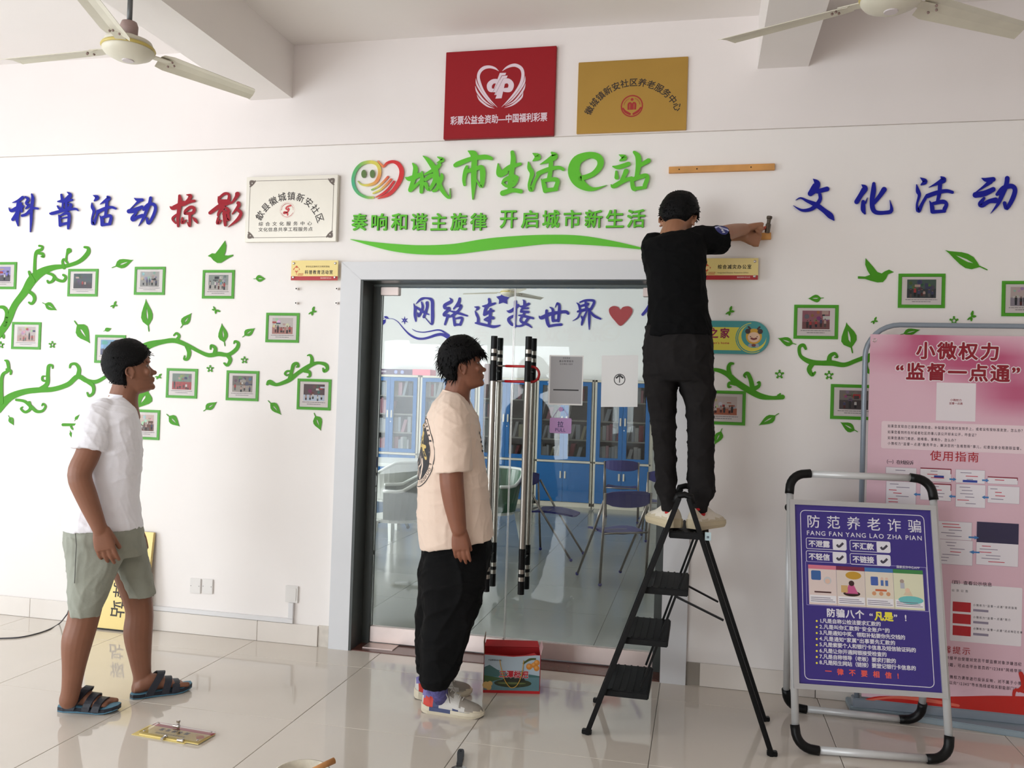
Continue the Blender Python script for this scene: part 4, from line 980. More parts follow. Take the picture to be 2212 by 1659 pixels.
# ------------------------------------------------------------------ plaques and signs
def plaque(name, label, X0, X1, Z0, Z1, th, m, lip=.0, gap=0):
    t = thing(name, label, 'plaque', ((X0+X1)/2, 0, Z0))
    MB().box(X0, X1, -th-gap, -gap if gap else 0, Z0, Z1).build('plate', m, t, bevel=.002)
    return t, Print(wallframe(X0, Z0, -th-gap))
Y_R = -.03
M_REDS = mat('red_sign', (148, 14, 26), .5, spec=.3)
t, p = plaque('red_sign', 'large red square sign with a white heart emblem high on the wall', -1.4865, -.8415, 2.979, 3.483, .03, M_REDS)
W, Hh = .645, .504; WH = (222, 200, 210)
p.text('彩票公益金资助—中国福利彩票', W/2, .085, .0435, WH, 1, 'c', .022, 0, .93, ys=1.22)
pf = Print(PF(1000, 100, 9.22, -.03))
for st in ([(715,495,3),(640,440,40),(530,410,56),(420,430,66),(340,500,62),(308,600,58),(330,720,58),(400,880,44),(520,1050,34),(685,1215,3)], [(780,495,3),(860,430,36),(960,385,56),(1060,380,66),(1160,440,66),(1195,550,62),(1170,700,60),(1090,850,46),(960,1020,36),(770,1210,3)]):
    pf.strip(st, WH, 1)
for st in ([(258,640,3),(280,760,34),(380,930,34),(500,1080,26),(625,1195,3)], [(245,790,3),(280,900,34),(380,1040,36),(480,1130,26),(600,1200,3)], [(278,965,3),(330,1060,34),(430,1150,36),(520,1205,26),(625,1235,3)]):
    pf.strip(st, WH, 1)
for st in ([(1240,595,3),(1220,720,34),(1120,890,34),(980,1060,26),(835,1175,3)], [(1245,740,3),(1210,850,34),(1110,1000,36),(1000,1110,26),(840,1190,3)], [(1200,910,3),(1170,1010,34),(1070,1110,36),(960,1180,26),(825,1225,3)]):
    pf.strip(st, WH, 1)
pf.strip([(700,700,96),(600,700,90),(530,770,104),(540,860,90),(600,880,70)], WH, 1)
pf.poly([(735,530),(860,527),(845,572),(770,580),(660,915),(590,915)], WH, 2)
pf.poly([(775,590),(890,582),(872,630),(800,642),(690,968),(625,970)], WH, 2)
pf.poly([(800,650),(860,642),(770,1035),(645,1042)], WH, 2)
pf.strip([(800,700,110),(900,690,100),(960,760,110),(930,860,100),(830,870,80)], WH, 1)
for a, b in (((772, 583), (592, 915)), ((802, 645), (640, 968))): pf.strip([(*a, 5), (*b, 5)], (90, 30, 40), 3, rnd=False)
p.done('lettering', M_PRINT, t); pf.done('emblem', M_PRINT, t)

M_GOLD = mat('brushed_gold', (190, 152, 78), .3, metal=.8, noise=.06, nscale=2.5)
t, p = plaque('gold_plaque', 'brass coloured plaque with an arc of black characters, right of the red sign', -.7155, -.1165, 2.985, 3.385, .02, M_GOLD)
W, Hh = .599, .4
p.text('徽城镇新安社区养老服务中心', 0, 0, .0475, (40, 30, 24), 1, arc=(.308, .0, .272, 152, 28), bold=.018)
cx, cy = .303, .142; RD = (158, 34, 32)
p.ring(cx, cy, .054, .061, RD, 1)
p.strip([(cx-.018, cy-.02, .011), (cx-.018, cy+.012, .011), (cx-.006, cy+.014, .009), (cx-.006, cy-.02, .01)], RD, 1, rnd=False)
p.strip([(cx+.018, cy-.02, .011), (cx+.018, cy+.012, .011), (cx+.006, cy+.014, .009), (cx+.006, cy-.02, .01)], RD, 1, rnd=False)
p.rect(cx-.004, cy-.02, cx+.004, cy+.015, RD, 2); p.disc(cx, cy+.036, .008, RD, 1)
for s in (-1, 1): p.strip([(cx+s*.048, cy-.012, .006), (cx+s*.034, cy-.03, .013), (cx+s*.01, cy-.044, .012)], RD, 1)
for k in range(9):
    for s in (-1, 1):
        a = math.radians(90+s*(22+k*7)); p.rect(cx+.044*math.cos(a)-.0008, cy+.044*math.sin(a)-.005, cx+.044*math.cos(a)+.0008, cy+.044*math.sin(a)+.005, RD, 1)
p.done('lettering', M_PRINT, t)

M_SILV = mat('brushed_silver', (216, 211, 200), .36, metal=.55, noise=.05, nscale=3)
t, p = plaque('silver_plaque', 'silver plaque with an arc of black characters right of the left heading', -2.725, -2.129, 2.396, 2.791, .032, M_SILV)
W, Hh = .596, .395; DK = (44, 34, 34); FR = (104, 92, 84)
m_ = .024
p.rect(m_+.03, m_, W-m_-.03, m_+.0028, FR, 0); p.rect(m_+.03, Hh-m_-.0028, W-m_-.03, Hh-m_, FR, 0)
p.rect(m_, m_+.03, m_+.0028, Hh-m_-.03, FR, 0); p.rect(W-m_-.0028, m_+.03, W-m_, Hh-m_-.03, FR, 0)
for sx, sy in ((0, 0), (1, 0), (0, 1), (1, 1)):
    X = lambda u: m_+u if sx == 0 else W-m_-u
    Z = lambda v: m_+v if sy == 0 else Hh-m_-v
    for pts in ([(.002, .034), (.012, .024), (.004, .014), (.014, .004), (.024, .012), (.034, .002)], [(.002, .022), (.002, .002), (.022, .002)], [(.008, .03), (.02, .02), (.03, .008)]):
        p.strip([(X(u), Z(v), .002) for u, v in pts], FR, 1)
p.text('歙县徽城镇新安社区', 0, 0, .054, DK, 1, arc=(.288, .058, .215, 152, 22), bold=.012)
p.text('综合文化服务中心', .09, .098, .031, DK, 1, 'l', .008, .47, ys=.85)
p.text('文化信息共享工程服务点', .09, .064, .031, DK, 1, 'l', .008, .05, ys=.85)
cx, cy = .276, .19; RD = (198, 60, 66); PK = (222, 150, 150)
p.ring(cx, cy, .0465, .0475, PK, 1); p.ring(cx, cy, .0395, .0403, PK, 1, 200, 340)
p.ring(cx, cy, .041, .0425, RD, 1, 205, 335)
p.strip([(cx+.022, cy+.026, .003), (cx, cy+.02, .006), (cx-.008, cy+.008, .006), (cx+.006, cy+.002, .005), (cx+.008, cy+.01, .003)], RD, 2)
p.strip([(cx+.012, cy+.004, .004), (cx+.002, cy-.012, .005), (cx-.018, cy-.012, .005), (cx-.02, cy-.02, .004), (cx, cy-.018, .003), (cx+.004, cy-.03, .002)], RD, 2)
p.text('歙县徽城镇新安社区文化中心', 0, 0, .0085, RD, 1, arc=(cx, cy, .0385, 175, 5))
p.done('lettering', M_PRINT, t)

# acrylic door plates on studs
M_ACRY = mat('acrylic_yellow', (236, 214, 140), .2, coat=.6)
def stud(parent, X, Z, y0, y1, r=.0072, name='stud', m=M_STEEL):
    mb = MB(); mb.lathe([(r*.7, y0), (r*.7, y1+.004), (r, y1+.004), (r, y1), (r*.6, y1-.003), (.001, y1-.0035)], (X, 0, Z), 14, axis='Y')
    o = mb.build(name, m, parent, smooth=False); fix_normals(o.data); return o
def door_plate(X0, X1, Z0, Z1, label, small, big, eng, foot):
    t = thing('door_plate', label, 'sign', ((X0+X1)/2, 0, Z0), 'yellow and red door plates')
    W, Hh = X1-X0, Z1-Z0
    MB().box(X0, X1, -.034, -.029, Z0, Z1).build('plate', M_ACRY, t, bevel=.0008)
    p = Print(wallframe(X0, Z0, -.034)); RD = (176, 44, 50)
    p.rect(0, 0, W, Hh*.205, RD, 0)
    p.text(foot, W*.87, Hh*.085, Hh*.085, (232, 190, 180), 1, 'r', .01)
    a = .022; cx, cy = W*.115, Hh*.56
    p.poly([(cx-a, cy), (cx, cy-a), (cx+a, cy), (cx, cy+a)], (196, 82, 50), 1)
    for k in range(5): p.strip([(cx-a*.5+a*.25*k, cy-a*.3+(k % 2)*a*.5, .002), (cx-a*.3+a*.2*k, cy+a*.15, .002)], (238, 206, 140), 2)
    p.rect(cx-.0015, cy-a-.012, cx+.0015, cy-a+.002, (196, 82, 50), 1); p.rect(cx+.008, Hh*.25, cx+.042, Hh*.28, (196, 82, 50), 1); p.text('文明实践', cx+.008, Hh*.3, .0095, (196, 82, 50), 1)
    if small: p.text(small, W*.57, Hh*.65, Hh*.105, (110, 90, 60), 1, 'c', .005, .02)
    if eng: p.text(eng, W*.57, Hh*.3, Hh*.085, (120, 100, 70), 1, 'c', .004)
    p.text(big, W*.595, Hh*(.33 if small else .52), Hh*.195, (34, 28, 24), 1, 'c', .02, .13, ys=1.1)
    p.done('lettering', M_PRINT, t)
    for x in (X0+.016, X1-.018):
        for z in (Z0+.018, Z1-.018): stud(t, x, z, 0, -.038)
    return t
door_plate(-2.408, -2.108, 2.163, 2.282, 'yellow and red plate with two lines of characters left of the door top', '新安社区新时代文明实践站', '科普教育活动室', '', '徽城镇新安社区')
door_plate(-.022, .278, 2.168, 2.283, 'yellow and red plate with an English line, right of the person on the ladder', '', '综合减灾办公室', 'Integrated Disaster Reduction Office', '徽城镇新安社区')
for x, y, lb in ((642, 624, 'upper left'), (729, 624, 'upper right'), (641, 655, 'lower left'), (728, 655, 'lower right')):
    P = at(x, y, -.012)
    mb = MB(); mb.lathe([(.0075, 0), (.0075, -.024), (.0072, -.025)], (P.x, 0, P.z), 14, axis='Y', mi=0); mb.lathe([(.0045, -.0255), (.0045, -.0245)], (P.x, 0, P.z), 10, axis='Y', mi=1)
    o = mb.build('wall_stud', [M_STEEL, M_BLACK]); fix_normals(o.data)
    tag(o, 'empty steel wall stud, %s of the four below the left door plate' % lb, 'stud', 'empty wall studs')

# round-ended sign behind the person on the ladder: crop origin (1500,680) scale 12.29
sg = (1500, 680, 12.29)
A, B = at(1500+2000/12.29, 680+180/12.29), at(1500+2000/12.29, 680+1060/12.29)
X1, Z1, Z0 = A.x, A.z, B.z; Hh = Z1-Z0; X0 = X1-.425
t = thing('rounded_sign', 'turquoise and yellow sign with rounded end and a small bee face', 'sign', ((X0+X1)/2, 0, Z0))
M_TEAL = mat('teal_board', (64, 148, 148), .35)
mb = MB(); slab_poly(mb, [rr_loop(X0, Z0, X1, Z1, Hh*.498, 12)], lambda x, z: Vector((x, -.014, z)), lambda x, z: Vector((x, -.004, z))); o = mb.build('board', M_TEAL, t); fix_normals(o.data)
p = Print(wallframe(X0, Z0, -.014)); W = X1-X0
YL = (214, 204, 80); TE = (64, 148, 148)
p.rrect(.03, .019, W-.05, Hh-.034, .06, YL, 0); q_ = Hh/.2; cx, cy = W-Hh*.5, Hh*.49
p.disc(cx, cy, .098*q_, TE, 1, n=28); p.ring(cx, cy, .088*q_, .092*q_, YL, 2, 95, 300); p.disc(cx, cy, .082*q_, YL, 2, n=28); p.disc(cx+.008, cy+.012, .073*q_, TE, 3, n=28)
hx, hy = cx+.008, Hh*.54
p.disc(hx, hy, .047*q_, (206, 158, 50), 4, n=24); p.disc(hx, hy-.005, .036*q_, (226, 190, 160), 5, ry=.031*q_, n=20)
for s in (-1, 1):
    p.disc(hx+s*.036*q_, hy+.03*q_, .0155*q_, (64, 48, 48), 6, n=16); p.disc(hx+s*.019*q_, hy-.002, .003, (70, 40, 36), 6, n=10)
    p.strip([(hx+s*.022*q_, hy+.045*q_, .003), (hx+s*.032*q_, hy+.056*q_, .003)], (64, 48, 48), 5)
    p.disc(hx+s*.02*q_, hy-.056*q_, .012*q_, (150, 160, 170), 4, n=12)
p.strip([(hx-.014*q_, hy-.011, .0015), (hx, hy-.015, .0015), (hx+.014*q_, hy-.011, .0015)], (120, 50, 50), 7)
p.disc(hx, hy-.054*q_, .013*q_, (120, 60, 60), 5, ry=.009*q_, n=14)
MG = (136, 24, 72)
xe_ = W-.205
p.text('儿童之家', xe_, .088, .05, MG, 3, 'r', .03, .16, ys=1.15)
p.text("Xin'an Children's home", xe_-.0, .052, .0165, (190, 60, 60), 3, 'r', .02, .05, 1.05)
p.done('lettering', M_PRINT, t)

# wooden battens
M_WOOD = mat('pine_batten', (206, 148, 82), .6, noise=.14, nscale=9)
def batten(x0, y0, x1, y1, h_, label, nails):
    A, B = at(x0, y0), at(x1, y1); A.y = B.y = -.011
    t = thing('wooden_batten', label, 'batten', tuple((A+B)/2), 'wooden battens on the wall')
    d = (B-A); L = d.length; d.normalize(); u = Vector((0, 0, 1)); 
    MB().obox((A+B)/2, d*L/2, Vector((0, .011, 0)), d.cross(Vector((0, 1, 0))).normalized()*h_/2).build('plank', M_WOOD, t, bevel=.0015)
    for k in nails:
        P = A+d*L*k; mb = MB(); mb.lathe([(.0035, -.024), (.0035, -.021)], (P.x, 0, P.z), 10, axis='Y'); o = mb.build('nail_head', M_BLACK, t); fix_normals(o.data)
batten(1445, 369, 1673, 362, .034, 'bare wooden batten fixed to the wall right of the large title', (.1, .27, .78))
batten(1570, 514, 1665, 511, .036, 'shorter wooden batten being nailed beside the hammer', (.55,))

# wall sockets and cable trunking
M_PLATE = mat('socket_plate', (226, 222, 218), .35); M_DARK = mat('dark_hole', (60, 56, 54), .6)
def wplate(x0, y0, x1, y1, label, holes):
    A, B = at(x0, y1), at(x1, y0)
    t = thing('wall_plate', label, 'socket', ((A.x+B.x)/2, 0, A.z))
    MB().box(A.x, B.x, -.01, 0, A.z, B.z).build('plate', M_PLATE, t, bevel=.003)
    W, Hh = B.x-A.x, B.z-A.z; p = Print(wallframe(A.x, A.z, -.01))
    for u, v, rx, ry in holes: p.disc(W*u, Hh*v, W*rx, (70, 62, 60), 1, ry=Hh*ry, n=12)
    p.done('holes', M_PRINT, t); return t, A, B
wplate(411.5, 1250, 436, 1280, 'blank white wall plate, left one of the pair low on the left wall', [(.1, .5, .03, .03), (.85, .5, .03, .03)])
wplate(437.5, 1251.5, 462, 1281, 'blank white wall plate, right one of the pair low on the left wall', [(.12, .5, .03, .03), (.86, .5, .03, .03)])
t, A, B = wplate(617, 1266, 646, 1300, 'white five-hole power socket left of the door casing', [(.36, .68, .04, .03), (.62, .68, .04, .03), (.5, .42, .03, .07), (.38, .25, .035, .05), (.64, .25, .035, .05)])
MB().box(A.x+.012, B.x-.012, -.0125, -.0095, A.z+.012, B.z-.012).build('insert', M_PLATE, t, bevel=.001)
M_TRUNK = mat('trunking', (222, 220, 220), .4)
a0, a1 = at(626, 1302).x, at(636.5, 1302).x; zt = at(630, 1340).z
t = thing('cable_trunking', 'white cable trunking running from the socket down and left along the baseboard', 'trunking', ((a0+a1)/2, 0, .123))
MB().box(a0, a1, -.018, 0, .150, A.z).build('trunk', M_TRUNK, t, bevel=.002)
MB().box(at(150, 1320).x, a1, -.018, 0, .123, .149).build('trunk', M_TRUNK, t, bevel=.002)

# gold plaque leaning against the wall behind the person in white
t = thing('leaning_plaque', 'gold framed plaque leaning sideways against the wall behind the legs', 'plaque', tuple(at(262, 1361, -.10)))
bl = fl(186, 1358); bl.y = -.105; br = Vector((at(327, 1366, -.105).x, -.105, .0)); tlz = at(336, 1150, -.02).z
x_r = at(334, 1152, -.02).x
bl = Vector((x_r-.42, -.105, .004)); br = Vector((x_r, -.105, .004)); tl = Vector((x_r-.42, -.03, tlz))
fr = quadframe(bl, br, tl); W = .42; Hh = (tl-bl).length
M_GOLD2 = mat('satin_gold', (204, 180, 116), .35, metal=.35)
mb = MB(); slab_poly(mb, [[(0, 0), (W, 0), (W, Hh), (0, Hh)]], lambda u, v: fr(u, v, 0), lambda u, v: fr(u, v, -.02)); o = mb.build('plate', M_GOLD2, t); fix_normals(o.data)
mb = MB(); slab_poly(mb, [[(0, 0), (W, 0), (W, .006), (0, .006)]], lambda u, v: fr(u, v, .004), lambda u, v: fr(u, v, -.022)); o = mb.build('edge', M_BLACK, t); fix_normals(o.data)
p = Print(lambda u, v, w: fr(v, Hh-u, w)); sz = .105     # lettering runs downwards, turned a quarter
yb = .195
p.text('驿站', Hh-.075-2.12*sz, yb, sz, (36, 24, 18), 1, 'l', .012, .12)
p.done('lettering', M_PRINT, t)
# ================================================================== ceiling fans
M_FAN = mat('fan_enamel', (212, 206, 188), .4, noise=.04, nscale=10)
M_FANY = mat('fan_gold_band', (196, 176, 96), .35)
M_ROD = mat('fan_rod', (96, 98, 98), .4, metal=.3)
M_RUST = mat('fan_collar', (148, 124, 118), .55, noise=.15, nscale=18)
def fan(label, X, Y, Z, top, angs, R, pitch=14):
    t = thing('ceiling_fan', label, 'fan', (X, Y, Z), 'ceiling fans')
    O = Vector((X, Y, Z))
    MB().lathe([(.02, -.040), (.06, -.034), (.096, -.016), (.109, 0), (.109, .008)], O, 32).build('bottom_cover', M_FAN, t, smooth=True)
    MB().lathe([(.111, .008), (.115, .014), (.111, .022)], O, 32).build('band', M_FANY, t, smooth=True)
    MB().lathe([(.108, .022), (.098, .045), (.06, .06), (.04, .07)], O, 32).build('motor_housing', M_FAN, t, smooth=True)
    MB().lathe([(.024, -.043), (.026, -.039)], O, 20).build('badge', mat('fan_badge', (206, 196, 196), .4), t)
    MB().lathe([(.036, .06), (.038, .115), (.032, .132), (.013, .136)], O, 20).build('collar', M_RUST, t, smooth=True)
    MB().lathe([(.0115, .13), (.0115, top-Z-.01)], O, 14).build('down_rod', M_ROD, t, smooth=True)
    MB().lathe([(.014, top-Z-.022), (.034, top-Z-.012), (.036, top-Z-.001)], O, 20).build('ceiling_cup', M_RUST, t, smooth=True)
    for k, a in enumerate(angs):
        a = math.radians(a); d = Vector((math.cos(a), math.sin(a), 0)); n = -Vector((-math.sin(a), math.cos(a), 0)); up = Vector((0, 0, 1))
        mb = MB(); mb.obox(O+d*.14+up*.012, d*.05, n*.022, up*.002); mb.build('blade_bracket', M_FAN, t)
        rings = []; N = 12
        for i in range(N+1):
            u = i/N; s_ = .145+(R-.145)*u; hw = .062*(1-.18*u)*(1 if 0 < i else .8)
            tw = math.radians(pitch*(1-.45*u)); dr = -.004-.012*u
            row = []
            for v, cz in ((-1, -.006), (-.4, .004), (.3, .006), (1, -.004)):
                # clipped tip
                ss = s_-(.035 if (i == N and v > .5) else 0)-(.012 if (i == N and v == .3) else 0)
                row.append(O+d*ss+n*hw*v*math.cos(tw)+up*(.014+dr+cz+hw*v*math.sin(tw)))
            rings.append(row+[q_+up*.0022 for q_ in row[::-1]])
        mb = MB(); mb.loft(rings); o = mb.build('blade', M_FAN, t, smooth=False); fix_normals(o.data)
        for s_, v in ((.195, -.4), (.195, .4), (.215, 0)):
            P = O+d*s_+n*.05*v+up*(.0+.05*v*math.sin(math.radians(pitch)))
            MB().ball(P+up*.004, .0055, 8, 6).build('rivet', M_RUST, t, smooth=True)
fan('cream ceiling fan hanging at the upper left below the left beam', -2.548*.995, -CAMD+3.297*.995, 2.993, 3.27, (179, 62, -69), .645)
fan('cream ceiling fan cut by the top edge at the upper right', .643*1.02, -CAMD+3.306*1.02, 3.035, H, (156, 31, -88), .665)
fan('small distant ceiling fan inside the reading room behind the glass', at(1100, 628, 5.6).x, 5.6, at(1100, 634, 5.6).z, RH, (175, 55, -62), .60)

# ================================================================== plane frames for boards
def plane_uv(P0, P1, T):
    P0, P1, T = Vector(P0), Vector(P1), Vector(T)
    ex = (P1-P0).normalized(); n = ex.cross(T-P0).normalized(); ey = n.cross(ex)
    fr = lambda u, v, w=0: P0+ex*u+ey*v+n*w
    def uv(px, py):
        d = ray(px, py); Q = CP+d*((P0-CP).dot(n)/d.dot(n)); q_ = Q-P0
        return q_.dot(ex), q_.dot(ey)
    return fr, uv, n
def fit(p, t, a, b, size, col, L=2, bold=0.0, xs=1.0, ys=1.0):
    """text whose left and right ends fall on two (u,v) points"""
    n = len(t); adv = sum(glyph(c)[2] for c in t)
    wd = b[0]-a[0]; sp = (wd/(size*xs)-adv)/max(n-1, 1)
    p.text(t, a[0], (a[1]+b[1])/2, size, col, L, 'l', bold, sp, xs, ys=ys)

# ------------------------------------------------------------------ purple A-frame board
P0, P1, T0 = fl(1725, 1628), fl(2035, 1652), at(1712, 1017, -.49)
fr, uv0, nn = plane_uv(P0, P1, T0)
if nn.y > 0: print('A-board normal flips')
c1 = lambda x, y: uv0(1680+x/2.517, 1000+y/2.517)
t = thing('pavement_sign', 'white tube A-frame board with a purple poster standing at the right', 'sign board', tuple((P0+P1)/2))
M_TUBE = mat('white_tube', (206, 206, 206), .35, metal=.2); M_FRA = mat('alu_frame', (196, 196, 198), .3, metal=.6)
u0, u1 = c1(57, 400)[0]+.012, c1(885, 700)[0]-.005
vt = c1(400, 55)[1]-.012; r_ = .0165
def hoop(uL, uR, vB, vT, F, parts, tubes):
    rc = .075
    def corner(cu, cv, a0, a1): return [F(cu+rc*math.cos(a), cv+rc*math.sin(a)) for a in np.linspace(a0, a1, 8)]
    for nm, cu, cv, a0 in (('tr', uR-rc, vT-rc, 0), ('tl', uL+rc, vT-rc, PI/2), ('bl', uL+rc, vB+rc, PI), ('br', uR-rc, vB+rc, 1.5*PI)):
        if nm[0] == 't' and not parts: continue
        pts = corner(cu, cv, a0, a0+PI/2)
        d0 = (pts[0]-pts[1]).normalized(); d1 = (pts[-1]-pts[-2]).normalized()
        MB().tube([pts[0]+d0*.022, *pts, pts[-1]+d1*.022], r_*1.25, 14).build('corner_joint', M_BLACK, t, smooth=True)
    e = rc+.005; top = vT-e if parts else vT
    tubes += [(F(uL, vB+e), F(uL, top)), (F(uR, vB+e), F(uR, top)), (F(uL+e, vB), F(uR-e, vB))]
    if parts: tubes += [(F(uL+e, vT), F(uR-e, vT))]
tubes = []
F = lambda u, v: fr(u, v, 0)
hoop(u0, u1, r_*1.25, vt, F, True, tubes)
# rear leg frame leans the other way from a hinge near the top
Ra, Rb = at(1680+45/2.517, 1000+1340/2.517, -.25), at(1680+780/2.517, 1000+1400/2.517, -.25)
Ra.z = Rb.z = 0
h0, h1 = fr(u0, vt-.16, -.02), fr(u1, vt-.16, -.02)
exr = (Rb-Ra).normalized(); eyr = ((h0+h1)/2-(Ra+Rb)/2); Lr = eyr.length; eyr.normalize()
Fr = lambda u, v: Ra+exr*u+eyr*v
hoop(.0, (Rb-Ra).length, r_*1.25, Lr, Fr, False, tubes)
for a, b in tubes: MB().tube([a, b], r_, 14).build('tube', M_TUBE, t, smooth=True)
for a in (h0, h1): MB().ball(a+Vector((0, .012, 0)), .02, 10, 8).build('hinge', M_BLACK, t, smooth=True)
bl, br, tl, tr = c1(75, 1215), c1(903, 1285), c1(62, 200), c1(853, 240)
U0, U1, V0, V1 = (bl[0]+tl[0])/2, (br[0]+tr[0])/2, (bl[1]+br[1])/2, (tl[1]+tr[1])/2
w0 = r_+.001
fw = .022
for poly in ([(U0, V0), (U1, V0), (U1-fw, V0+fw), (U0+fw, V0+fw)], [(U1, V0), (U1, V1), (U1-fw, V1-fw), (U1-fw, V0+fw)], [(U1, V1), (U0, V1), (U0+fw, V1-fw), (U1-fw, V1-fw)], [(U0, V1), (U0, V0), (U0+fw, V0+fw), (U0+fw, V1-fw)]):
    mb = MB(); slab_poly(mb, [poly], lambda u, v: fr(u, v, w0+.016), lambda u, v: fr(u, v, w0)); o = mb.build('frame_rail', M_FRA, t, bevel=.002); fix_normals(o.data)
mb = MB(); slab_poly(mb, [[(U0+.004, V0+.004), (U1-.004, V0+.004), (U1-.004, V1-.004), (U0+.004, V1-.004)]], lambda u, v: fr(u, v, w0+.006), lambda u, v: fr(u, v, w0+.001))
PUR = (58, 44, 128)
o = mb.build('poster_panel', mat('purple_poster', PUR, .35), t); fix_normals(o.data)
p = Print(lambda u, v, w: fr(u, v, w0+.006+w))
WHT = (226, 222, 230)
a, b = c1(118, 262), c1(846, 1248)
p.rrect(U0+.047, V0+.04, U1-.05, V1-.045, .022, WHT, 0, line=.003)
fit(p, '防范养老诈骗', c1(150, 347), c1(775, 376), .062, WHT, 1, .006)
fit(p, 'FANG FAN YANG LAO ZHA PIAN', c1(150, 393), c1(775, 424), .0285, WHT, 1, .012)
for x, y, s_ in ((148, 412, '不泄露'), (385, 425, '不汇款'), (148, 482, '不轻信'), (386, 497, '不链接')):
    A, B = c1(x, y+56), c1(x+217, y+6)
    p.rrect(A[0], A[1], B[0], B[1], .008, WHT, 0, line=.0025)
    cx = A[0]+(B[0]-A[0])*.66; p.rrect(cx, A[1], B[0], B[1], .008, WHT, 1)
    h_ = B[1]-A[1]
    p.text(s_, A[0]+.011, A[1]+h_*.25, h_*.62, WHT, 2, 'l', .035, .0)
    m_ = (cx+B[0])/2; p.strip([(m_-.012, A[1]+h_*.5, .0014), (m_-.003, A[1]+h_*.32, .0016), (m_+.016, A[1]+h_*.66, .0012)], (70, 66, 80), 2, rnd=False)
fit(p, '国家反诈中心APP', c1(636, 572), c1(762, 577), .0125, WHT, 1, .02)
# four cartoon panels (plain generic scenes)
px_ = [162, 314, 468, 622, 784]
ca, cb = c1(150, 770), c1(797, 573); p.rrect(ca[0], c1(470, 790)[1], cb[0], c1(470, 552)[1], .002, (160, 150, 200), 0, line=.0022)
yt, yb_ = c1(470, 570)[1], c1(470, 785)[1]
hd = [(214, 120, 140), (120, 40, 70), (70, 120, 180), (60, 130, 70)]
bgc = [(226, 206, 200), (222, 206, 196), (226, 214, 196), (222, 220, 190)]
for k in range(4):
    a, b = c1(px_[k], 680)[0], c1(px_[k+1], 680)[0]-.001; w_ = b-a; h_ = yt-yb_
    p.rect(a, yb_, b, yt, bgc[k], 1); p.rect(a, yt-h_*.1, b, yt, hd[k], 2); p.rect(a+.004, yb_+h_*.05, b-.004, yb_+h_*.24, (236, 232, 236), 2)
    for j in range(3): p.rect(a+.008, yb_+h_*(.08+.045*j), b-.008-.01*j, yb_+h_*(.095+.045*j), (120, 110, 130), 3)
    if k == 0: p.rrect(a+.012, yb_+h_*.62, a+w_*.45, yb_+h_*.86, .006, (60, 100, 160), 2); p.disc(a+w_*.68, yb_+h_*.62, .017, (200, 198, 200), 3); p.disc(a+w_*.68, yb_+h_*.6, .011, (226, 190, 170), 4); p.rect(a+w_*.2, yb_+h_*.3, a+w_*.8, yb_+h_*.34, (90, 60, 60), 3)
    if k == 1: p.disc(a+w_*.52, yb_+h_*.32, w_*.3, (50, 30, 24), 2, ry=h_*.07); p.disc(a+w_*.6, yb_+h_*.78, w_*.28, (196, 150, 50), 2, ry=h_*.1); p.disc(a+w_*.52, yb_+h_*.58, .012, (60, 36, 36), 4); p.poly([(a+w_*.3, yb_+h_*.32), (a+w_*.75, yb_+h_*.32), (a+w_*.6, yb_+h_*.54), (a+w_*.42, yb_+h_*.54)], (200, 90, 140), 3); p.rect(a+w_*.15, yb_+h_*.34, a+w_*.38, yb_+h_*.52, (206, 168, 110), 3)
    if k == 2: p.rrect(a+w_*.2, yb_+h_*.56, a+w_*.46, yb_+h_*.78, .004, (70, 96, 170), 2); [p.rect(a+w_*(.55+.16*j), yb_+h_*.56, a+w_*(.65+.16*j), yb_+h_*.7, (80, 110, 170), 3) for j in range(2)]; [p.disc(a+w_*(.6+.16*j), yb_+h_*.74, .006, (226, 190, 170), 4) for j in range(2)]; p.rect(a+w_*.35, yb_+h_*.42, a+w_*.75, yb_+h_*.47, (200, 100, 60), 3); [p.disc(a+w_*(.3+.25*j), yb_+h_*.36, .009, (210, 150, 110), 3) for j in range(3)]
    if k == 3: p.disc(a+w_*.55, yb_+h_*.24, w_*.42, (110, 190, 190), 2, ry=h_*.1); p.disc(a+w_*.28, yb_+h_*.7, .009, (170, 150, 140), 3); p.rect(a+w_*.22, yb_+h_*.52, a+w_*.36, yb_+h_*.66, (180, 180, 190), 3); p.disc(a+w_*.45, yb_+h_*.48, .01, (230, 196, 170), 4); p.poly([(a+w_*.3, yb_+h_*.36), (a+w_*.62, yb_+h_*.34), (a+w_*.55, yb_+h_*.46), (a+w_*.4, yb_+h_*.46)], (220, 200, 170), 3)
YEL = (236, 222, 70)
fit(p, '防骗八个', c1(258, 832), c1(462, 842), .0385, WHT, 1, .035)
p.text('“', c1(490, 850)[0], c1(490, 850)[1], .036, WHT, 1, 'l', .03); fit(p, '凡是', c1(517, 850), c1(620, 856), .0405, YEL, 1, .045); p.text('”', c1(622, 856)[0], c1(622, 856)[1], .036, WHT, 1, 'l', .03); p.text('!', c1(680, 858)[0], c1(680, 858)[1], .036, WHT, 1, 'l', .03)
for k, (s_, xr) in enumerate((('1.凡是自称公检法要求汇款的', 552), ('2.凡是叫你汇款到“安全账户”的', 600), ('3.凡是通知中奖、领取补贴要你先交钱的', 684), ('4.凡是通知“家属”出事要先汇款的', 630), ('5.凡是索要个人和银行卡信息及短信验证码的', 742), ('6.凡是让你开通网银接受检查的', 584), ('7.凡是自称领导（老板）要求打款的', 634), ('8.凡是陌生网站（链接）要登记银行卡信息的', 742))):
    yL = 868+32.4*k
    q_ = c1(205, yL-9); p.disc(q_[0], q_[1], .0045, YEL, 1, n=10)
    fit(p, s_, c1(220, yL), c1(xr, yL+(xr-220)*.05), .0212, WHT, 1, .025)
fit(p, '一律不要相信!', c1(250, 1140), c1(650, 1172), .0285, (232, 92, 80), 1, .03)
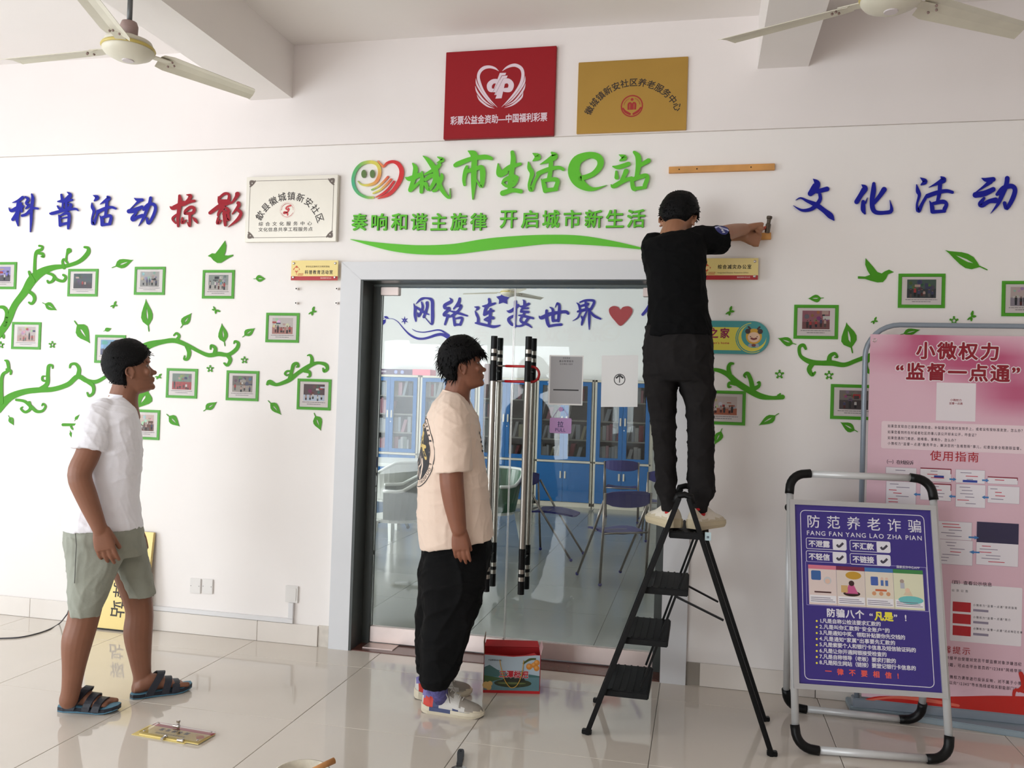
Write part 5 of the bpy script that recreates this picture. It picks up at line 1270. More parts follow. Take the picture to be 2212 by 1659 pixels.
p.done('print', M_PRINTG, t)

# ------------------------------------------------------------------ pink poster on a tube stand
YP = -.165
t = thing('poster_stand', 'grey tube stand with a tall pink and red poster behind the purple board', 'sign board', (1.18, YP, 0))
M_GT = mat('grey_blue_tube', (142, 152, 164), .35, metal=.3)
xl, zt_ = .795, at(2050, 703, YP).z; xr_ = 1.66; rc = .16
arcL = [Vector((xl+rc-rc*math.cos(a), YP, zt_-rc+rc*math.sin(a))) for a in np.linspace(0, PI/2, 9)]
arcR = [Vector((xr_-rc+rc*math.sin(a), YP, zt_-rc+rc*math.cos(a))) for a in np.linspace(0, PI/2, 9)]
MB().tube([Vector((xl, YP, .06)), *arcL, *arcR, Vector((xr_, YP, .06))], .0125, 14).build('frame_tube', M_GT, t, smooth=True)
mb = MB(); mb.loft([[Vector((xl-.03, -.17, z)), Vector((xr_+.03, -.315, z)), Vector((xr_+.03, -.03, z)), Vector((xl-.03, -.03, z))] for z in (0, .03)]); mb.build('base_plate', mat('base_grey', (150, 166, 176), .35, metal=.2), t, bevel=.004)
MB().box(xl-.02, xr_+.02, YP-.02, YP+.04, .0305, .075).build('base_channel', M_GT, t, bevel=.004)
PX0, PX1, PZ0, PZ1 = .815, 1.615, .085, at(1886, 722, YP-.014).z
pw, ph = PX1-PX0, PZ1-PZ0
M_PINK = mat('pink_poster', (236, 196, 208), .4)
MB().box(PX0, PX1, YP-.014, YP-.0125, PZ0, PZ1).build('poster', M_PINK, t)
for x, z in ((PX0+.02, PZ1-.03), (PX1-.02, PZ1-.03), (PX0+.02, PZ0+.03), (PX1-.02, PZ0+.03)):
    mb = MB(); mb.tube([(x+.008*math.cos(a), YP-.015, z+.008*math.sin(a)) for a in np.linspace(0, 2*PI, 13)[:-1]], .002, 6, closed=True); mb.build('eyelet', M_STEEL, t, smooth=True)
frp = wallframe(PX0, PZ0, YP-.014)
def pu(px, py): q_ = at(px, py, YP-.014); return q_.x-PX0, q_.z-PZ0
c4 = lambda x, y: pu(1840+x/3.949, 680+y/3.949)
c5 = lambda x, y: pu(1680+x/2.517, 1000+y/2.517)
# soft printed background as a fine grid of colours
mb = MB(); NX, NZ = 16, 36
def pinkbg(u, v):
    def g(cu, cv, ru, rv): return math.exp(-((u-cu)/ru)**2-((v-cv)/rv)**2)
    k = .95*g(.30, 1.0, .14, .05)+.8*g(.62, .93, .28, .05)+.95*g(.85, .845, .25, .05)+.55*g(.45, .94, .5, .03)
    base = np.array((226., 186, 200)); dk = np.array((186., 84, 120)); lt = np.array((240., 222, 228))
    c = base*(1-min(k, 1))+dk*min(k, 1)
    if v < .7: c = c*.9+lt*.1
    return tuple(c)
me = bpy.data.meshes.new('backdrop_print'); vs = [frp(pw*i/NX, ph*j/NZ, .0003) for j in range(NZ+1) for i in range(NX+1)]
fs = [(j*(NX+1)+i, j*(NX+1)+i+1, (j+1)*(NX+1)+i+1, (j+1)*(NX+1)+i) for j in range(NZ) for i in range(NX)]
me.from_pydata(vs, [], fs); at_ = me.color_attributes.new('Col', 'FLOAT_COLOR', 'POINT')
at_.data.foreach_set('color', [c for j in range(NZ+1) for i in range(NX+1) for c in rgb(pinkbg(i/NX, j/NZ))]); me.update()
place('backdrop_print', me, t, [M_PRINTG])
p = Print(lambda u, v, w: frp(u, v, w+.0004)); MR = (140, 24, 40); MW = (232, 220, 224)
def outl(s_, a, b, size):
    adv = sum(glyph(c)[2] for c in s_); sp = ((b[0]-a[0])/size-adv)/(len(s_)-1)
    p.text(s_, a[0], (a[1]+b[1])/2, size, MW, 2, 'l', .085, sp, 1)
    p.text(s_, a[0], (a[1]+b[1])/2, size, MR, 4, 'l', .032, sp, 1)
outl('小微权力', c4(545, 358), c4(1262, 376), .088)
outl('“监督一点通”', c4(372, 540), c4(1440, 560), .088)
# (no square code: a blank label remains)
A, B = c4(716, 900), c4(1060, 585); p.rect(A[0], A[1], B[0], B[1], (232, 222, 226), 1)
p.text('小微权力', (A[0]+B[0])/2, (A[1]+B[1])/2+.004, .013, MR, 2, 'c', .02); p.text('监督一点通', (A[0]+B[0])/2, (A[1]+B[1])/2-.012, .012, MR, 2, 'c', .02)
A, B = c4(248, 1138), c4(248, 905); p.rrect(A[0], A[1], pw-.02, B[1], .01, (236, 212, 218), 1)
for k, (s_, xr) in enumerate((('如果您发现自己该拿的救助金、补贴款没有按时发到手上，或者没有按标准发放，怎么办？', 1470), ('如果您看到所在村或者社区的事儿该公开却未公开，咋查证？', 1075), ('如果您遇到门难进、脸难看、事难办，怎么办？', 900), ('小微权力“监督一点通”服务平台，解决您的“急难愁盼”事儿，纪委监委全程跟踪监督。', 1460))):
    y = 962+50*k; fit(p, s_, c4(305, y), c4(xr, y+(xr-305)*.03), .0165, (64, 50, 62), 2, .015, .8)
fit(p, '使用指南', c4(665, 1235), c4(1085, 1250), .052, (176, 40, 50), 2, .008)
fit(p, '（一）在线投诉', c4(270, 1268), c4(528, 1274), .022, (60, 50, 60), 2, .01)
fit(p, '（四）查看公示信息', c5(930, 658), c5(1165, 668), .021, (70, 50, 60), 2, .01)
fit(p, '温馨提示', c5(845, 1028), c5(1048, 1036), .038, (176, 40, 50), 2, .005)
for k, (s_, yy) in enumerate((('投诉举报平台受理对党员干部监察对象涉嫌违纪', 1075), ('违法问题，可点击平台首页的“12388”网络举报', 1112), ('超出小微权力清单进行投诉反映，对不属于小微', 1178), ('权力可以向“12345”市长热线或相关职能部门反映', 1210))):
    fit(p, s_, c5(870, yy), c5(1325, yy+14), .0185, (80, 60, 70), 2, .01, .8)
# flow-chart cards
CW, CLN, CRD = (236, 230, 236), (150, 140, 160), (200, 60, 80)
def card(x0, y0, x1, y1, cc, seed, top=None, lines=True, dark=None):
    A, B = cc(x0, y1), cc(x1, y0); p.rrect(A[0]-.0015, A[1]-.0015, B[0]+.0015, B[1]+.0015, .003, (190, 160, 176), 1); p.rect(A[0], A[1], B[0], B[1], CW, 2)
    rr = random.Random(seed); h_ = B[1]-A[1]; w_ = B[0]-A[0]
    if top: p.rect(A[0], B[1]-.005, B[0], B[1], top, 3); p.rect(B[0]-.003, B[1]-h_*.4, B[0], B[1], top, 3)
    if dark: p.rect(A[0], A[1]+h_*.52, B[0], B[1], dark, 3); h_ *= .5
    n = int(h_/.014)
    for j in range(1, n):
        y = A[1]+h_*j/n; c = CRD if rr.random() < .3 else CLN; s_ = rr.uniform(.05, .4); p.rect(A[0]+w_*s_, y, A[0]+w_*min(.92, s_+rr.uniform(.2, .5)), y+.0035, c, 4)
for i, a in enumerate(((290,1310,550,1350,None),(583,1315,848,1415,(150,40,60)),(885,1330,1135,1430,None),(1158,1390,1415,1438,(150,40,60)),(290,1430,548,1620,None),(583,1445,848,1575,(150,40,60)),(885,1455,1140,1635,None),(1158,1470,1430,1600,None))): card(*a[:4], c4, i, a[4])
for i, a in enumerate(((860,325,1055,410,None,None),(1078,332,1310,550,None,(54,50,80)),(860,425,1060,545,None,None))): card(*a[:4], c5, 20+i, a[4], dark=a[5])
AR = (74, 130, 190)
for x, y, d_, cc, sz in ((862,1403,1,c4,60),(1140,1412,1,c4,60),(555,1532,-1,c4,60),(855,1549,-1,c4,60),(1137,1557,-1,c4,60),(1066,405,1,c5,58),(1068,485,-1,c5,58)):
    A = cc(x-sz/2, y); B = cc(x+sz/2, y); u0_, u1_, v_ = A[0], B[0], (A[1]+B[1])/2; h_ = .0065; mdl = u0_+(u1_-u0_)*(.55 if d_ > 0 else .45)
    if d_ > 0: p.rect(u0_, v_-h_*.6, mdl, v_+h_*.6, AR, 5); p.poly([(mdl, v_-h_*1.4), (u1_, v_), (mdl, v_+h_*1.4)], AR, 5)
    else: p.rect(mdl, v_-h_*.6, u1_, v_+h_*.6, AR, 5); p.poly([(mdl, v_-h_*1.4), (mdl, v_+h_*1.4), (u0_, v_)], AR, 5)
for x0, x1, y, cc in ((700, 785, 1380, c4), (945, 1070, 1420, c4)): A = cc(x0, y+7); B = cc(x1, y-7); p.rect(A[0], A[1], B[0], B[1], (50, 70, 160), 5)
A, B = c5(935, 965), c5(1330, 680); p.rrect(A[0], A[1], B[0], B[1], .006, (238, 230, 234), 1)
fit(p, '公示公告', c5(945, 698), c5(1035, 702), .013, (60, 60, 70), 3, .01)
for k, (s_, xr) in enumerate((('小微权力“监督一点通”使用指南', 1300), ('小微权力“监督一点通”简介', 1265), ('小微权力“监督一点通”试点地区名单', 1330))):
    A, B = c5(950, 805+65*k), c5(1050, 760+65*k); p.rect(A[0], A[1], B[0], B[1], (190, 34, 46), 3)
    fit(p, s_, c5(1062, 782+65*k), c5(xr, 790+65*k), .0125, (70, 60, 70), 3, .01, .85); p.rect(*c5(1062, 806+65*k), *c5(1145, 800+65*k), CLN, 3)
# red ribbon at the foot and its curl
RB = (196, 40, 34)
def rib(pts, col, L): p.strip([(*pu(x, y), w_) for x, y, w_ in pts], col, L)
rib([(1862,1513,.004),(1900,1508,.02),(1980,1516,.05),(2070,1520,.07),(2150,1522,.085),(2240,1528,.10)], RB, 3)
rib([(1866,1514,.003),(1930,1506,.012),(2000,1512,.018),(2070,1524,.012)], (226, 110, 90), 5)
rib([(2225,1500,.01),(2195,1490,.016),(2190,1506,.012),(2200,1516,.01)], RB, 3); rib([(2205,1455,.02),(2212,1480,.026),(2200,1492,.016)], RB, 3)
p.done('print', M_PRINTG, t)

# ================================================================== ladder
M_LAD = mat('ladder_black', (11, 11, 12), .4, spec=.2, noise=.1, nscale=30); M_TREAD = mat('tread_black', (20, 20, 21), .6, spec=.2, noise=.25, nscale=45)
LYN, LYF = -.83, -.42
lad = thing('step_ladder', 'black folding step ladder with four treads under the person hammering', 'ladder', (-.06, (LYN+LYF)/2, 0))
AX, AZ = -.068, 1.085
def fx(z): return -.46+(AX+.46)*z/AZ
for Y in (LYN, LYF):
    MB().bar((fx(.0), Y, .0), (AX-.012, Y, AZ), .022, .042, up=(0, 1, 0)).build('front_rail', M_LAD, lad, bevel=.003)
    MB().bar((.342, Y, .0), (AX+.028, Y, AZ), .022, .040, up=(0, 1, 0)).build('rear_rail', M_LAD, lad, bevel=.003)
    MB().tube([(AX-.03, Y, AZ-.025), (AX-.02, Y, AZ+.006), (AX+.01, Y, AZ+.014), (AX+.038, Y, AZ+.006), (AX+.048, Y, AZ-.025)], .015, 10).build('top_cap', M_LAD, lad, smooth=True)
    for x in (fx(0), .342): MB().box(x-.022, x+.022, Y-.014, Y+.014, 0, .02).build('rubber_foot', M_BLACK, lad, bevel=.003)
for Y in (LYN+.035, LYF-.035):
    MB().bar((-.225, Y, .22), (.01, Y, .925), .010, .016, up=(0, 1, 0)).build('link_rod', M_LAD, lad)
MB().bar(at(1457, 1287, LYN+.03), at(1563, 1340, LYN+.015), .008, .014, up=(0, 1, 0)).build('brace', M_LAD, lad)
MB().bar(at(1485, 1265, LYF-.03), at(1551, 1300, LYF-.015), .008, .014, up=(0, 1, 0)).build('brace', M_LAD, lad)
for k, (z, x1) in enumerate(((.207, -.19), (.448, -.112), (.68, -.03), (.935, .052))):
    x0 = fx(z)-(.016 if k < 3 else .0); 
    mb = MB(); mb.box(x0, x1, LYN+.012, LYF-.012, z-.034, z-.004)
    o = mb.build('tread', M_TREAD, lad, bevel=.004)
    mb = MB(); n = 7
    for j in range(n): xx = x0+.012+(x1-x0-.024)*j/(n-1); mb.box(xx-.004, xx+.004, LYN+.02, LYF-.02, z-.0045, z)
    g = mb.build('grip_ribs', M_TREAD, o); g['kind'] = 'stuff'
fr2 = wallframe(.035, .905, LYN-.012)
p = Print(fr2); p.rect(0, 0, .026, .036, (176, 196, 200), 0); p.rect(.008, .01, .018, .02, (90, 100, 110), 1); p.done('label_sticker', M_PRINT, lad)

# ================================================================== fruit carton
FL_, FR_ = fl(1043, 1496), fl(1166, 1499)
ex = (FR_-FL_).normalized(); ey = Vector((-ex.y, ex.x, 0)); BW = (FR_-FL_).length; BHt = at(1044, 1412, FL_.y).z; BD = .13
t = thing('fruit_carton', 'open red fruit carton with loquats and a lake boat printed on it', 'carton', tuple((FL_+FR_)/2+ey*BD/2))
M_CRED = mat('carton_red', (182, 34, 40), .45)
O = FL_
def cw(u, d, z): return O+ex*u+ey*d+Vector((0, 0, z))
def slab(name, pts, th, m, par):
    n_ = (Vector(pts[1])-Vector(pts[0])).cross(Vector(pts[2])-Vector(pts[0])).normalized()*th
    mb = MB(); k = len(pts); vs = [Vector(q_) for q_ in pts]+[Vector(q_)+n_ for q_ in pts]
    mb.add(vs, [tuple(range(k)), tuple(range(2*k-1, k-1, -1))]+[(i, k+i, k+(i+1) % k, (i+1) % k) for i in range(k)])
    o = mb.build(name, m, par); fix_normals(o.data); return o
th = .003
front_top = [cw(0, 0, BHt), cw(.07, 0, BHt-.004), cw(.15, 0, BHt-.008), cw(.21, 0, BHt-.003), cw(.255, 0, BHt+.01), cw(BW-.02, 0, BHt), cw(BW, 0, BHt)]
slab('front_panel', [cw(0, 0, 0), cw(BW, 0, 0)]+front_top[::-1], -th, M_CRED, t)
slab('back_panel', [cw(0, BD, 0), cw(BW, BD, 0), cw(BW, BD, BHt), cw(0, BD, BHt)], th, M_CRED, t)
slab('side_panel', [cw(0, 0, 0), cw(0, BD, 0), cw(0, BD, BHt), cw(0, 0, BHt)], th, mat('carton_pink', (206, 110, 110), .5), t)
slab('side_panel', [cw(BW, 0, 0), cw(BW, BD, 0), cw(BW, BD, BHt), cw(BW, 0, BHt)], -th, M_CRED, t)
slab('bottom_panel', [cw(0, 0, .001), cw(BW, 0, .001), cw(BW, BD, .001), cw(0, BD, .001)], th, M_CRED, t)
slab('lid_flap', [cw(.0, BD, BHt), cw(BW, BD, BHt), cw(BW-.01, BD+.02, BHt+.028), cw(.01, BD+.02, BHt+.03)], th, M_CRED, t)
slab('side_flap', [cw(BW, .0, BHt), cw(BW, BD, BHt), cw(BW+.012, BD-.02, BHt+.04), cw(BW+.012, .03, BHt+.03)], -th, mat('carton_inside', (226, 190, 190), .5), t)
slab('side_flap', [cw(0, .0, BHt), cw(0, BD, BHt), cw(.004, BD-.03, BHt+.085), cw(-.004, .04, BHt+.05)], th, mat('kraft_board', (120, 84, 60), .7), t)
p = Print(lambda u, v, w: cw(u, -w, v)); W, Hh = BW, BHt
m0 = .014
p.poly([(.003, m0), (W-.004, m0), (W-.004, Hh-.002), (W-.03, Hh-.002), (.15, Hh-.012), (.003, Hh-.004)], (176, 192, 204), 0)
p.poly([(.003, Hh*.66), (.03, Hh*.72), (.07, Hh*.6), (.12, Hh*.52), (.16, Hh*.5), (.2, Hh*.6), (.23, Hh*.5), (W-.004, Hh*.46), (W-.004, Hh*.35), (.003, Hh*.35)], (64, 104, 104), 1)
p.poly([(.003, m0), (W-.004, m0), (W-.004, Hh*.42), (.003, Hh*.42)], (92, 128, 136), 2)
p.poly([(.003, Hh*.2), (.05, Hh*.3), (.1, Hh*.38), (.003, Hh*.45)], (60, 88, 50), 3)
p.disc(W*.52, Hh*.26, W*.33, (52, 60, 40), 3, ry=Hh*.11); p.poly([(W*.3, Hh*.3), (W*.75, Hh*.3), (W*.68, Hh*.48), (W*.58, Hh*.42), (W*.45, Hh*.46), (W*.36, Hh*.38)], (40, 44, 36), 4); p.disc(W*.5, Hh*.26, W*.25, (100, 112, 66), 5, ry=Hh*.025)
for x, y, r_ in ((.80, .70, .016), (.88, .74, .014), (.93, .80, .015), (.93, .66, .0145)): p.disc(W*x, Hh*y, r_, (206, 130, 52), 5); p.disc(W*x-.003, Hh*y+.004, r_*.5, (226, 158, 80), 6)
p.strip([(W*.7, Hh*.78, .006), (W*.8, Hh*.88, .012), (W*.9, Hh*.9, .006)], (70, 84, 40), 4)
for x, y, r_ in ((.05, .2, .018), (.1, .14, .014), (.12, .24, .013)): p.disc(W*x, Hh*y, r_, (206, 168, 104), 5)
p.text('三潭枇杷', W*.53, Hh*.42, .038, (236, 226, 226), 6, 'c', .07, -.02); p.text('三潭枇杷', W*.53, Hh*.42, .038, (176, 24, 40), 8, 'c', .035, -.02)
p.text('产品营销协会出品', .022, Hh*.83, .0085, (60, 60, 70), 5, 'l', .01); p.rect(.0, 0, W, m0, (190, 30, 38), 1)
p.done('print', M_PRINTG, t)
rope = [cw(W*.28, -.004, Hh*.86), cw(W*.3, -.008, Hh*.7), cw(W*.36, -.01, Hh*.4), cw(W*.45, -.01, Hh*.2), cw(W*.52, -.01, Hh*.16), cw(W*.6, -.01, Hh*.24), cw(W*.67, -.01, Hh*.5), cw(W*.7, -.004, Hh*.86)]
MB().tube([Vector(q_) for q_ in catmull([tuple(q_) for q_ in rope], 4)], .0022, 6).build('rope_handle', mat('gold_rope', (206, 160, 70), .6), t, smooth=True)

# ================================================================== loose things on the floor
t = thing('loose_door_plate', 'yellow and red door plate lying upside down on the floor tiles', 'sign', tuple(fl(385, 1585)))
BL, BR_, TL = fl(349-15, 1590), fl(432, 1607), fl(345, 1561)
C0 = fl(428, 1607, .006)            # nearest corner
Xa = (fl(332, 1590)-fl(428, 1607)); Xa.z = 0; Xa.normalize(); Ya = Vector((Xa.y, -Xa.x, 0))
if Ya.y < 0: Ya = -Ya
# reading direction runs towards the left, top edge nearest the camera
fp = lambda u, v, w: Vector((C0.x, C0.y, .006))+Xa*u+Ya*(.118-v)+Vector((0, 0, w))
mb = MB(); slab_poly(mb, [[(0, 0), (.3, 0), (.3, .118), (0, .118)]], lambda u, v: fp(u, v, .0), lambda u, v: fp(u, v, -.0035)); o = mb.build('plate', M_ACRY, t); fix_normals(o.data)
mb = MB(); slab_poly(mb, [[(0, 0), (.3, 0), (.3, .118), (0, .118)]], lambda u, v: fp(u, v, .0085), lambda u, v: fp(u, v, .0045)); o = mb.build('clear_cover', glass_mat('acrylic_clear', (.93, .93, .95, 1), .9, 1.45), t); fix_normals(o.data)
p = Print(fp); p.rect(0, 0, .3, .025, (196, 84, 92), 0)
p.text('图书阅览室', .175, .038, .023, (60, 52, 40), 1, 'c', .03, .4, ys=1.1); p.text('新安社区新时代文明实践站', .17, .078, .0125, (110, 92, 60), 1, 'c', .02, .0)
p.poly([(.012, .06), (.034, .038), (.056, .06), (.034, .082)], (206, 120, 80), 1); p.rect(.04, .04, .07, .044, (206, 110, 80), 1)
p.done('lettering', M_PRINT, t)
for u, v in ((.014, .013), (.286, .013), (.286, .104), (.014, .104)):
    P = fp(u, v, .0085); MB().lathe([(.005, 0), (.005, .002)], P, 12).build('screw_cap', M_STEEL, t, smooth=True)
t2 = thing('loose_backing_plate', 'thin yellow plate sticking out from under the loose door plate', 'sign', tuple(fl(350, 1592)))
fb = lambda u, v, w: Vector((C0.x, C0.y, .0015))+Xa*(u+.06)+Ya*(.115-v)-Ya*.012+Vector((0, 0, w))
mb = MB(); slab_poly(mb, [[(0, 0), (.27, 0), (.27, .115), (0, .115)]], lambda u, v: fb(u, v, .001), lambda u, v: fb(u, v, -.001)); o = mb.build('plate', M_ACRY, t2); fix_normals(o.data)
for px, py, lb, z0, lay in ((349, 1601, 'steel stud lying on the floor, left one in front of the loose plate', 0, 1), (383, 1603, 'steel stud lying on the floor, right one in front of the loose plate', 0, 1), (374, 1572, 'steel stud lying on its side on top of the loose plate', .0152, 1), (385, 1571, 'steel stud standing upright on the loose plate', .0152, 0)):
    P = fl(px, py, z0)
    mb = MB(); prof = [(.006, 0), (.006, .022), (.0085, .0225), (.009, .029), (.006, .031)]
    if lay:
        P.z = z0+.009; mb.lathe(prof, P, 14, axis='X' if px != 349 else 'Y')
    else: mb.lathe(prof, P, 14)
    o = mb.build('steel_stud', M_STEEL, smooth=False); fix_normals(o.data); tag(o, lb, 'stud', 'loose steel studs')
# cord on the floor at the left
pts = [(-30, 1380), (0, 1379), (40, 1377), (75, 1370), (105, 1360), (128, 1347)]
P = [fl(x, y, .004) for x, y in pts]+[at(141, 1332, -.20), at(147, 1322, -.16), at(152, 1300, -.05)]
o = MB().tube([Vector(q_) for q_ in catmull([tuple(q_) for q_ in P], 6)], .004, 8).build('power_cord', mat('cord_grey', (66, 64, 70), .5), smooth=True)
tag(o, 'dark power cord curling over the floor at the left edge', 'cord')
# paint bowl and brush at the bottom edge
Bc = fl(652, 1668, .075)
t = thing('plaster_bowl', 'white plaster-stained bowl cut by the bottom edge of the picture', 'bowl', (Bc.x, Bc.y, 0))
O = Vector((Bc.x, Bc.y, 0))
MB().lathe([(.05, .001), (.06, .004), (.09, .05), (.1, .078), (.103, .08), (.097, .08), (.086, .052), (.055, .012), (.01, .010)], O, 32).build('shell', mat('stained_white', (216, 208, 190), .6, noise=.12, nscale=30), t, smooth=True)
MB().lathe([(.07, .038), (.072, .040), (.02, .046)], O, 24).build('plaster', mat('wet_plaster', (206, 200, 188), .7, bump=.4, bscale=60), t, smooth=True)
a, b = fl(672, 1668, .085), fl(722, 1645, .10)
o = MB().tube([a+Vector((0, 0, .004)), a.lerp(b, .5)+Vector((0, 0, .004)), b+Vector((0, 0, .004))], [.009, .011, .012], 12).build('wooden_stick', mat('brown_wood', (190, 132, 76), .5, noise=.15, nscale=20), smooth=True)
tag(o, 'brown wooden tool handle resting on the rim of the bowl', 'tool')
a, b = fl(996, 1622, .01), fl(988, 1690, .01)
d = (b-a).normalized(); n_ = Vector((-d.y, d.x, 0))
t = thing('scraper', 'black scraper handle with a hole lying at the bottom edge', 'tool', tuple(a.lerp(b, .5)))
t.location.z = 0; ORG[t.name] = Vector(t.location)
lp = [(s_, w_) for s_, w_ in ((0, .006), (.008, .012), (.03, .0145), (.06, .014), (.1, .0105), (.14, .012))]
loop = [(s_, w_) for s_, w_ in lp]+[(s_, -w_) for s_, w_ in lp[::-1]]
hole = [(.022+.005*math.cos(k*PI/5), .005*math.sin(k*PI/5)) for k in range(10)]
mb = MB(); slab_poly(mb, [loop, hole], lambda s_, w_: a+d*s_+n_*w_+Vector((0, 0, .009)), lambda s_, w_: a+d*s_+n_*w_-Vector((0, 0, .0085))); o = mb.build('handle', mat('dark_handle', (44, 46, 50), .45), t, bevel=.0015); fix_normals(o.data)
mb = MB(); slab_poly(mb, [[(.135, .006), (.16, .03), (.22, .034), (.22, -.034), (.16, -.03), (.135, -.006)]], lambda s_, w_: a+d*s_+n_*w_+Vector((0, 0, .001)), lambda s_, w_: a+d*s_+n_*w_); o = mb.build('blade', M_STEEL, t); fix_normals(o.data)
# ================================================================== people
from mathutils.bvhtree import BVHTree
M_SKIN1 = mat('skin_tan', (134, 88, 66), .5, noise=.05, nscale=18, sss=.06)
M_SKIN2 = mat('skin_warm', (134, 84, 62), .5, noise=.05, nscale=18, sss=.06)
M_SKIN3 = mat('skin_light_tan', (158, 110, 82), .5, noise=.05, nscale=18, sss=.06)
M_HAIR = mat('black_hair', (9, 8, 9), .6, spec=.14, bump=.35, bscale=160)
M_WSHIRT = mat('white_cotton', (242, 240, 246), .85, bump=.25, bscale=26, sheen=.2)
M_BSHIRT = mat('beige_cotton', (232, 208, 190), .85, bump=.25, bscale=26, sheen=.2)
M_KSHIRT = mat('black_cotton', (10, 10, 11), .9, spec=.12, bump=.25, bscale=26)
M_KTROU = mat('black_trousers', (12, 12, 13), .85, spec=.15, bump=.3, bscale=22)
M_DTROU = mat('washed_black_trousers', (31, 29, 29), .9, spec=.12, noise=.15, nscale=12, bump=.3, bscale=26)
M_SHORT = mat('grey_green_shorts', (148, 150, 138), .85, noise=.05, nscale=14, bump=.25, bscale=30)

def fuse(mb, voxel, smooth, name):
    me = mb.mesh('t'); fix_normals(me)
    ob = bpy.data.objects.new('t', me); COL.objects.link(ob)
    r_ = ob.modifiers.new('r', 'REMESH'); r_.mode = 'VOXEL'; r_.voxel_size = voxel; r_.adaptivity = 0
    if smooth: s_ = ob.modifiers.new('s', 'SMOOTH'); s_.factor = .5; s_.iterations = smooth
    dg = bpy.context.evaluated_depsgraph_get(); dg.update()
    out = bpy.data.meshes.new_from_object(ob.evaluated_get(dg)); out.name = name
    bpy.data.objects.remove(ob); out.materials.clear()
    return out
class Fig:
    """a person's vertical plane facing the camera, for placing joints; d = distance behind that plane"""
    def __init__(s, X, Y):
        s.O = Vector((X, Y, 0)); s.V = Vector((X, Y+CAMD, 0)).normalized(); s.S = Vector((s.V.y, -s.V.x, 0))
    def pt(s, px, py, d=0):
        q_ = s.O+s.V*d; r_ = ray(px, py); return CP+r_*((q_-CP).dot(s.V)/r_.dot(s.V))
    def ring(s, xl, yl, xr, yr, hd, d=0, n=28, pw=2.35):
        a, b = s.pt(xl, yl, d), s.pt(xr, yr, d); c = (a+b)/2; ax = (b-a)/2; ay = s.V*hd; out = []
        for k in range(n):
            t = 2*PI*k/n; ct, st = math.cos(t), math.sin(t)
            out.append(c+ax*math.copysign(abs(ct)**(2/pw), ct)+ay*math.copysign(abs(st)**(2/pw), st))
        return out
    def rows(s, mb, rows, **kw): mb.loft([s.ring(*r_, **kw) for r_ in rows])
def limb(mb, pts, rad, n=18, sub=4):
    P = catmull([(*p_, r_) for p_, r_ in zip(pts, rad)], sub)
    c = [Vector(q_[:3]) for q_ in P]; r_ = [q_[3] for q_ in P]
    mb.tube(c, r_, n); mb.ball(c[0], r_[0]*.99, 14, 10); mb.ball(c[-1], r_[-1]*.99, 14, 10)
def hand(mb, W, D, N, T, s_=1.0, curl=(18, 25, 20), thumb=(.75, .55, 12), fan=.10, lens=(.072, .080, .074, .058)):
    D = D.normalized(); T = (T-D*T.dot(D)).normalized(); N0 = D.cross(T); N = N0 if N0.dot(N) > 0 else -N0
    def ring(c, a, b): return [c+T*a*math.copysign(abs(math.cos(t))**.8, math.cos(t))+N*b*math.copysign(abs(math.sin(t))**.8, math.sin(t)) for t in [2*PI*k/16 for k in range(16)]]
    mb.loft([ring(W-D*.02*s_, .026*s_, .019*s_), ring(W+D*.01*s_, .029*s_, .019*s_), ring(W+D*.04*s_, .038*s_, .0175*s_), ring(W+D*.075*s_, .042*s_, .0145*s_), ring(W+D*.094*s_, .040*s_, .012*s_)])
    for k, (o_, L) in enumerate(zip((.030, .0105, -.0095, -.0285), lens)):
        b = W+D*(.088-.004*abs(k-1))*s_+T*o_*s_; d = (D+T*o_/.03*fan).normalized(); pts = [b-d*.01, b]; r_ = [.0098*s_, .0098*s_]; ang = 0
        for j, fr_ in enumerate((.45, .30, .25)):
            ang += math.radians(curl[j]*(1+.15*k)); dd = d*math.cos(ang)-N*math.sin(ang); b = b+dd*L*fr_*s_; pts.append(b); r_.append((.0092-.0009*j)*s_)
        limb(mb, pts, r_, 12, 2)
    b = W+D*.022*s_+T*.026*s_-N*.004*s_; d = (D*thumb[0]+T*thumb[1]-N*.25).normalized(); pts = [b-d*.01, b]; r_ = [.014*s_, .0135*s_]; ang = 0
    for L in (.035, .03, .022):
        dd = (d*math.cos(ang)+(D*.6-N*.5-T*.2)*math.sin(ang)).normalized(); b = b+dd*L*s_; pts.append(b); r_.append(.0118*s_ if L > .031 else .0098*s_); ang += math.radians(thumb[2])
    limb(mb, pts, r_, 12, 2)
TAB = [(-.02, .030, -.02, .016), (.0, .058, -.035, .03), (.035, .077, -.048, .041), (.09, .083, -.055, .050), (.14, .079, -.058, .055), (.185, .085, -.06, .058), (.215, .081, -.064, .060), (.245, .087, -.068, .063), (.30, .083, -.076, .067), (.38, .082, -.088, .071), (.46, .080, -.096, .074), (.53, .079, -.101, .0755), (.59, .088, -.104, .077), (.68, .090, -.104, .078), (.77, .083, -.10, .0755), (.85, .070, -.09, .068), (.92, .05, -.07, .053), (.97, .028, -.045, .034), (1.0, .002, -.02, .012)]
def tab(t):
    for a, b in zip(TAB[:-1], TAB[1:]):
        if t <= b[0]:
            u = (t-a[0])/(b[0]-a[0]); u = max(0, u); return tuple(a[k]*(1-u)+b[k]*u for k in range(1, 4))
    return TAB[-1][1:]
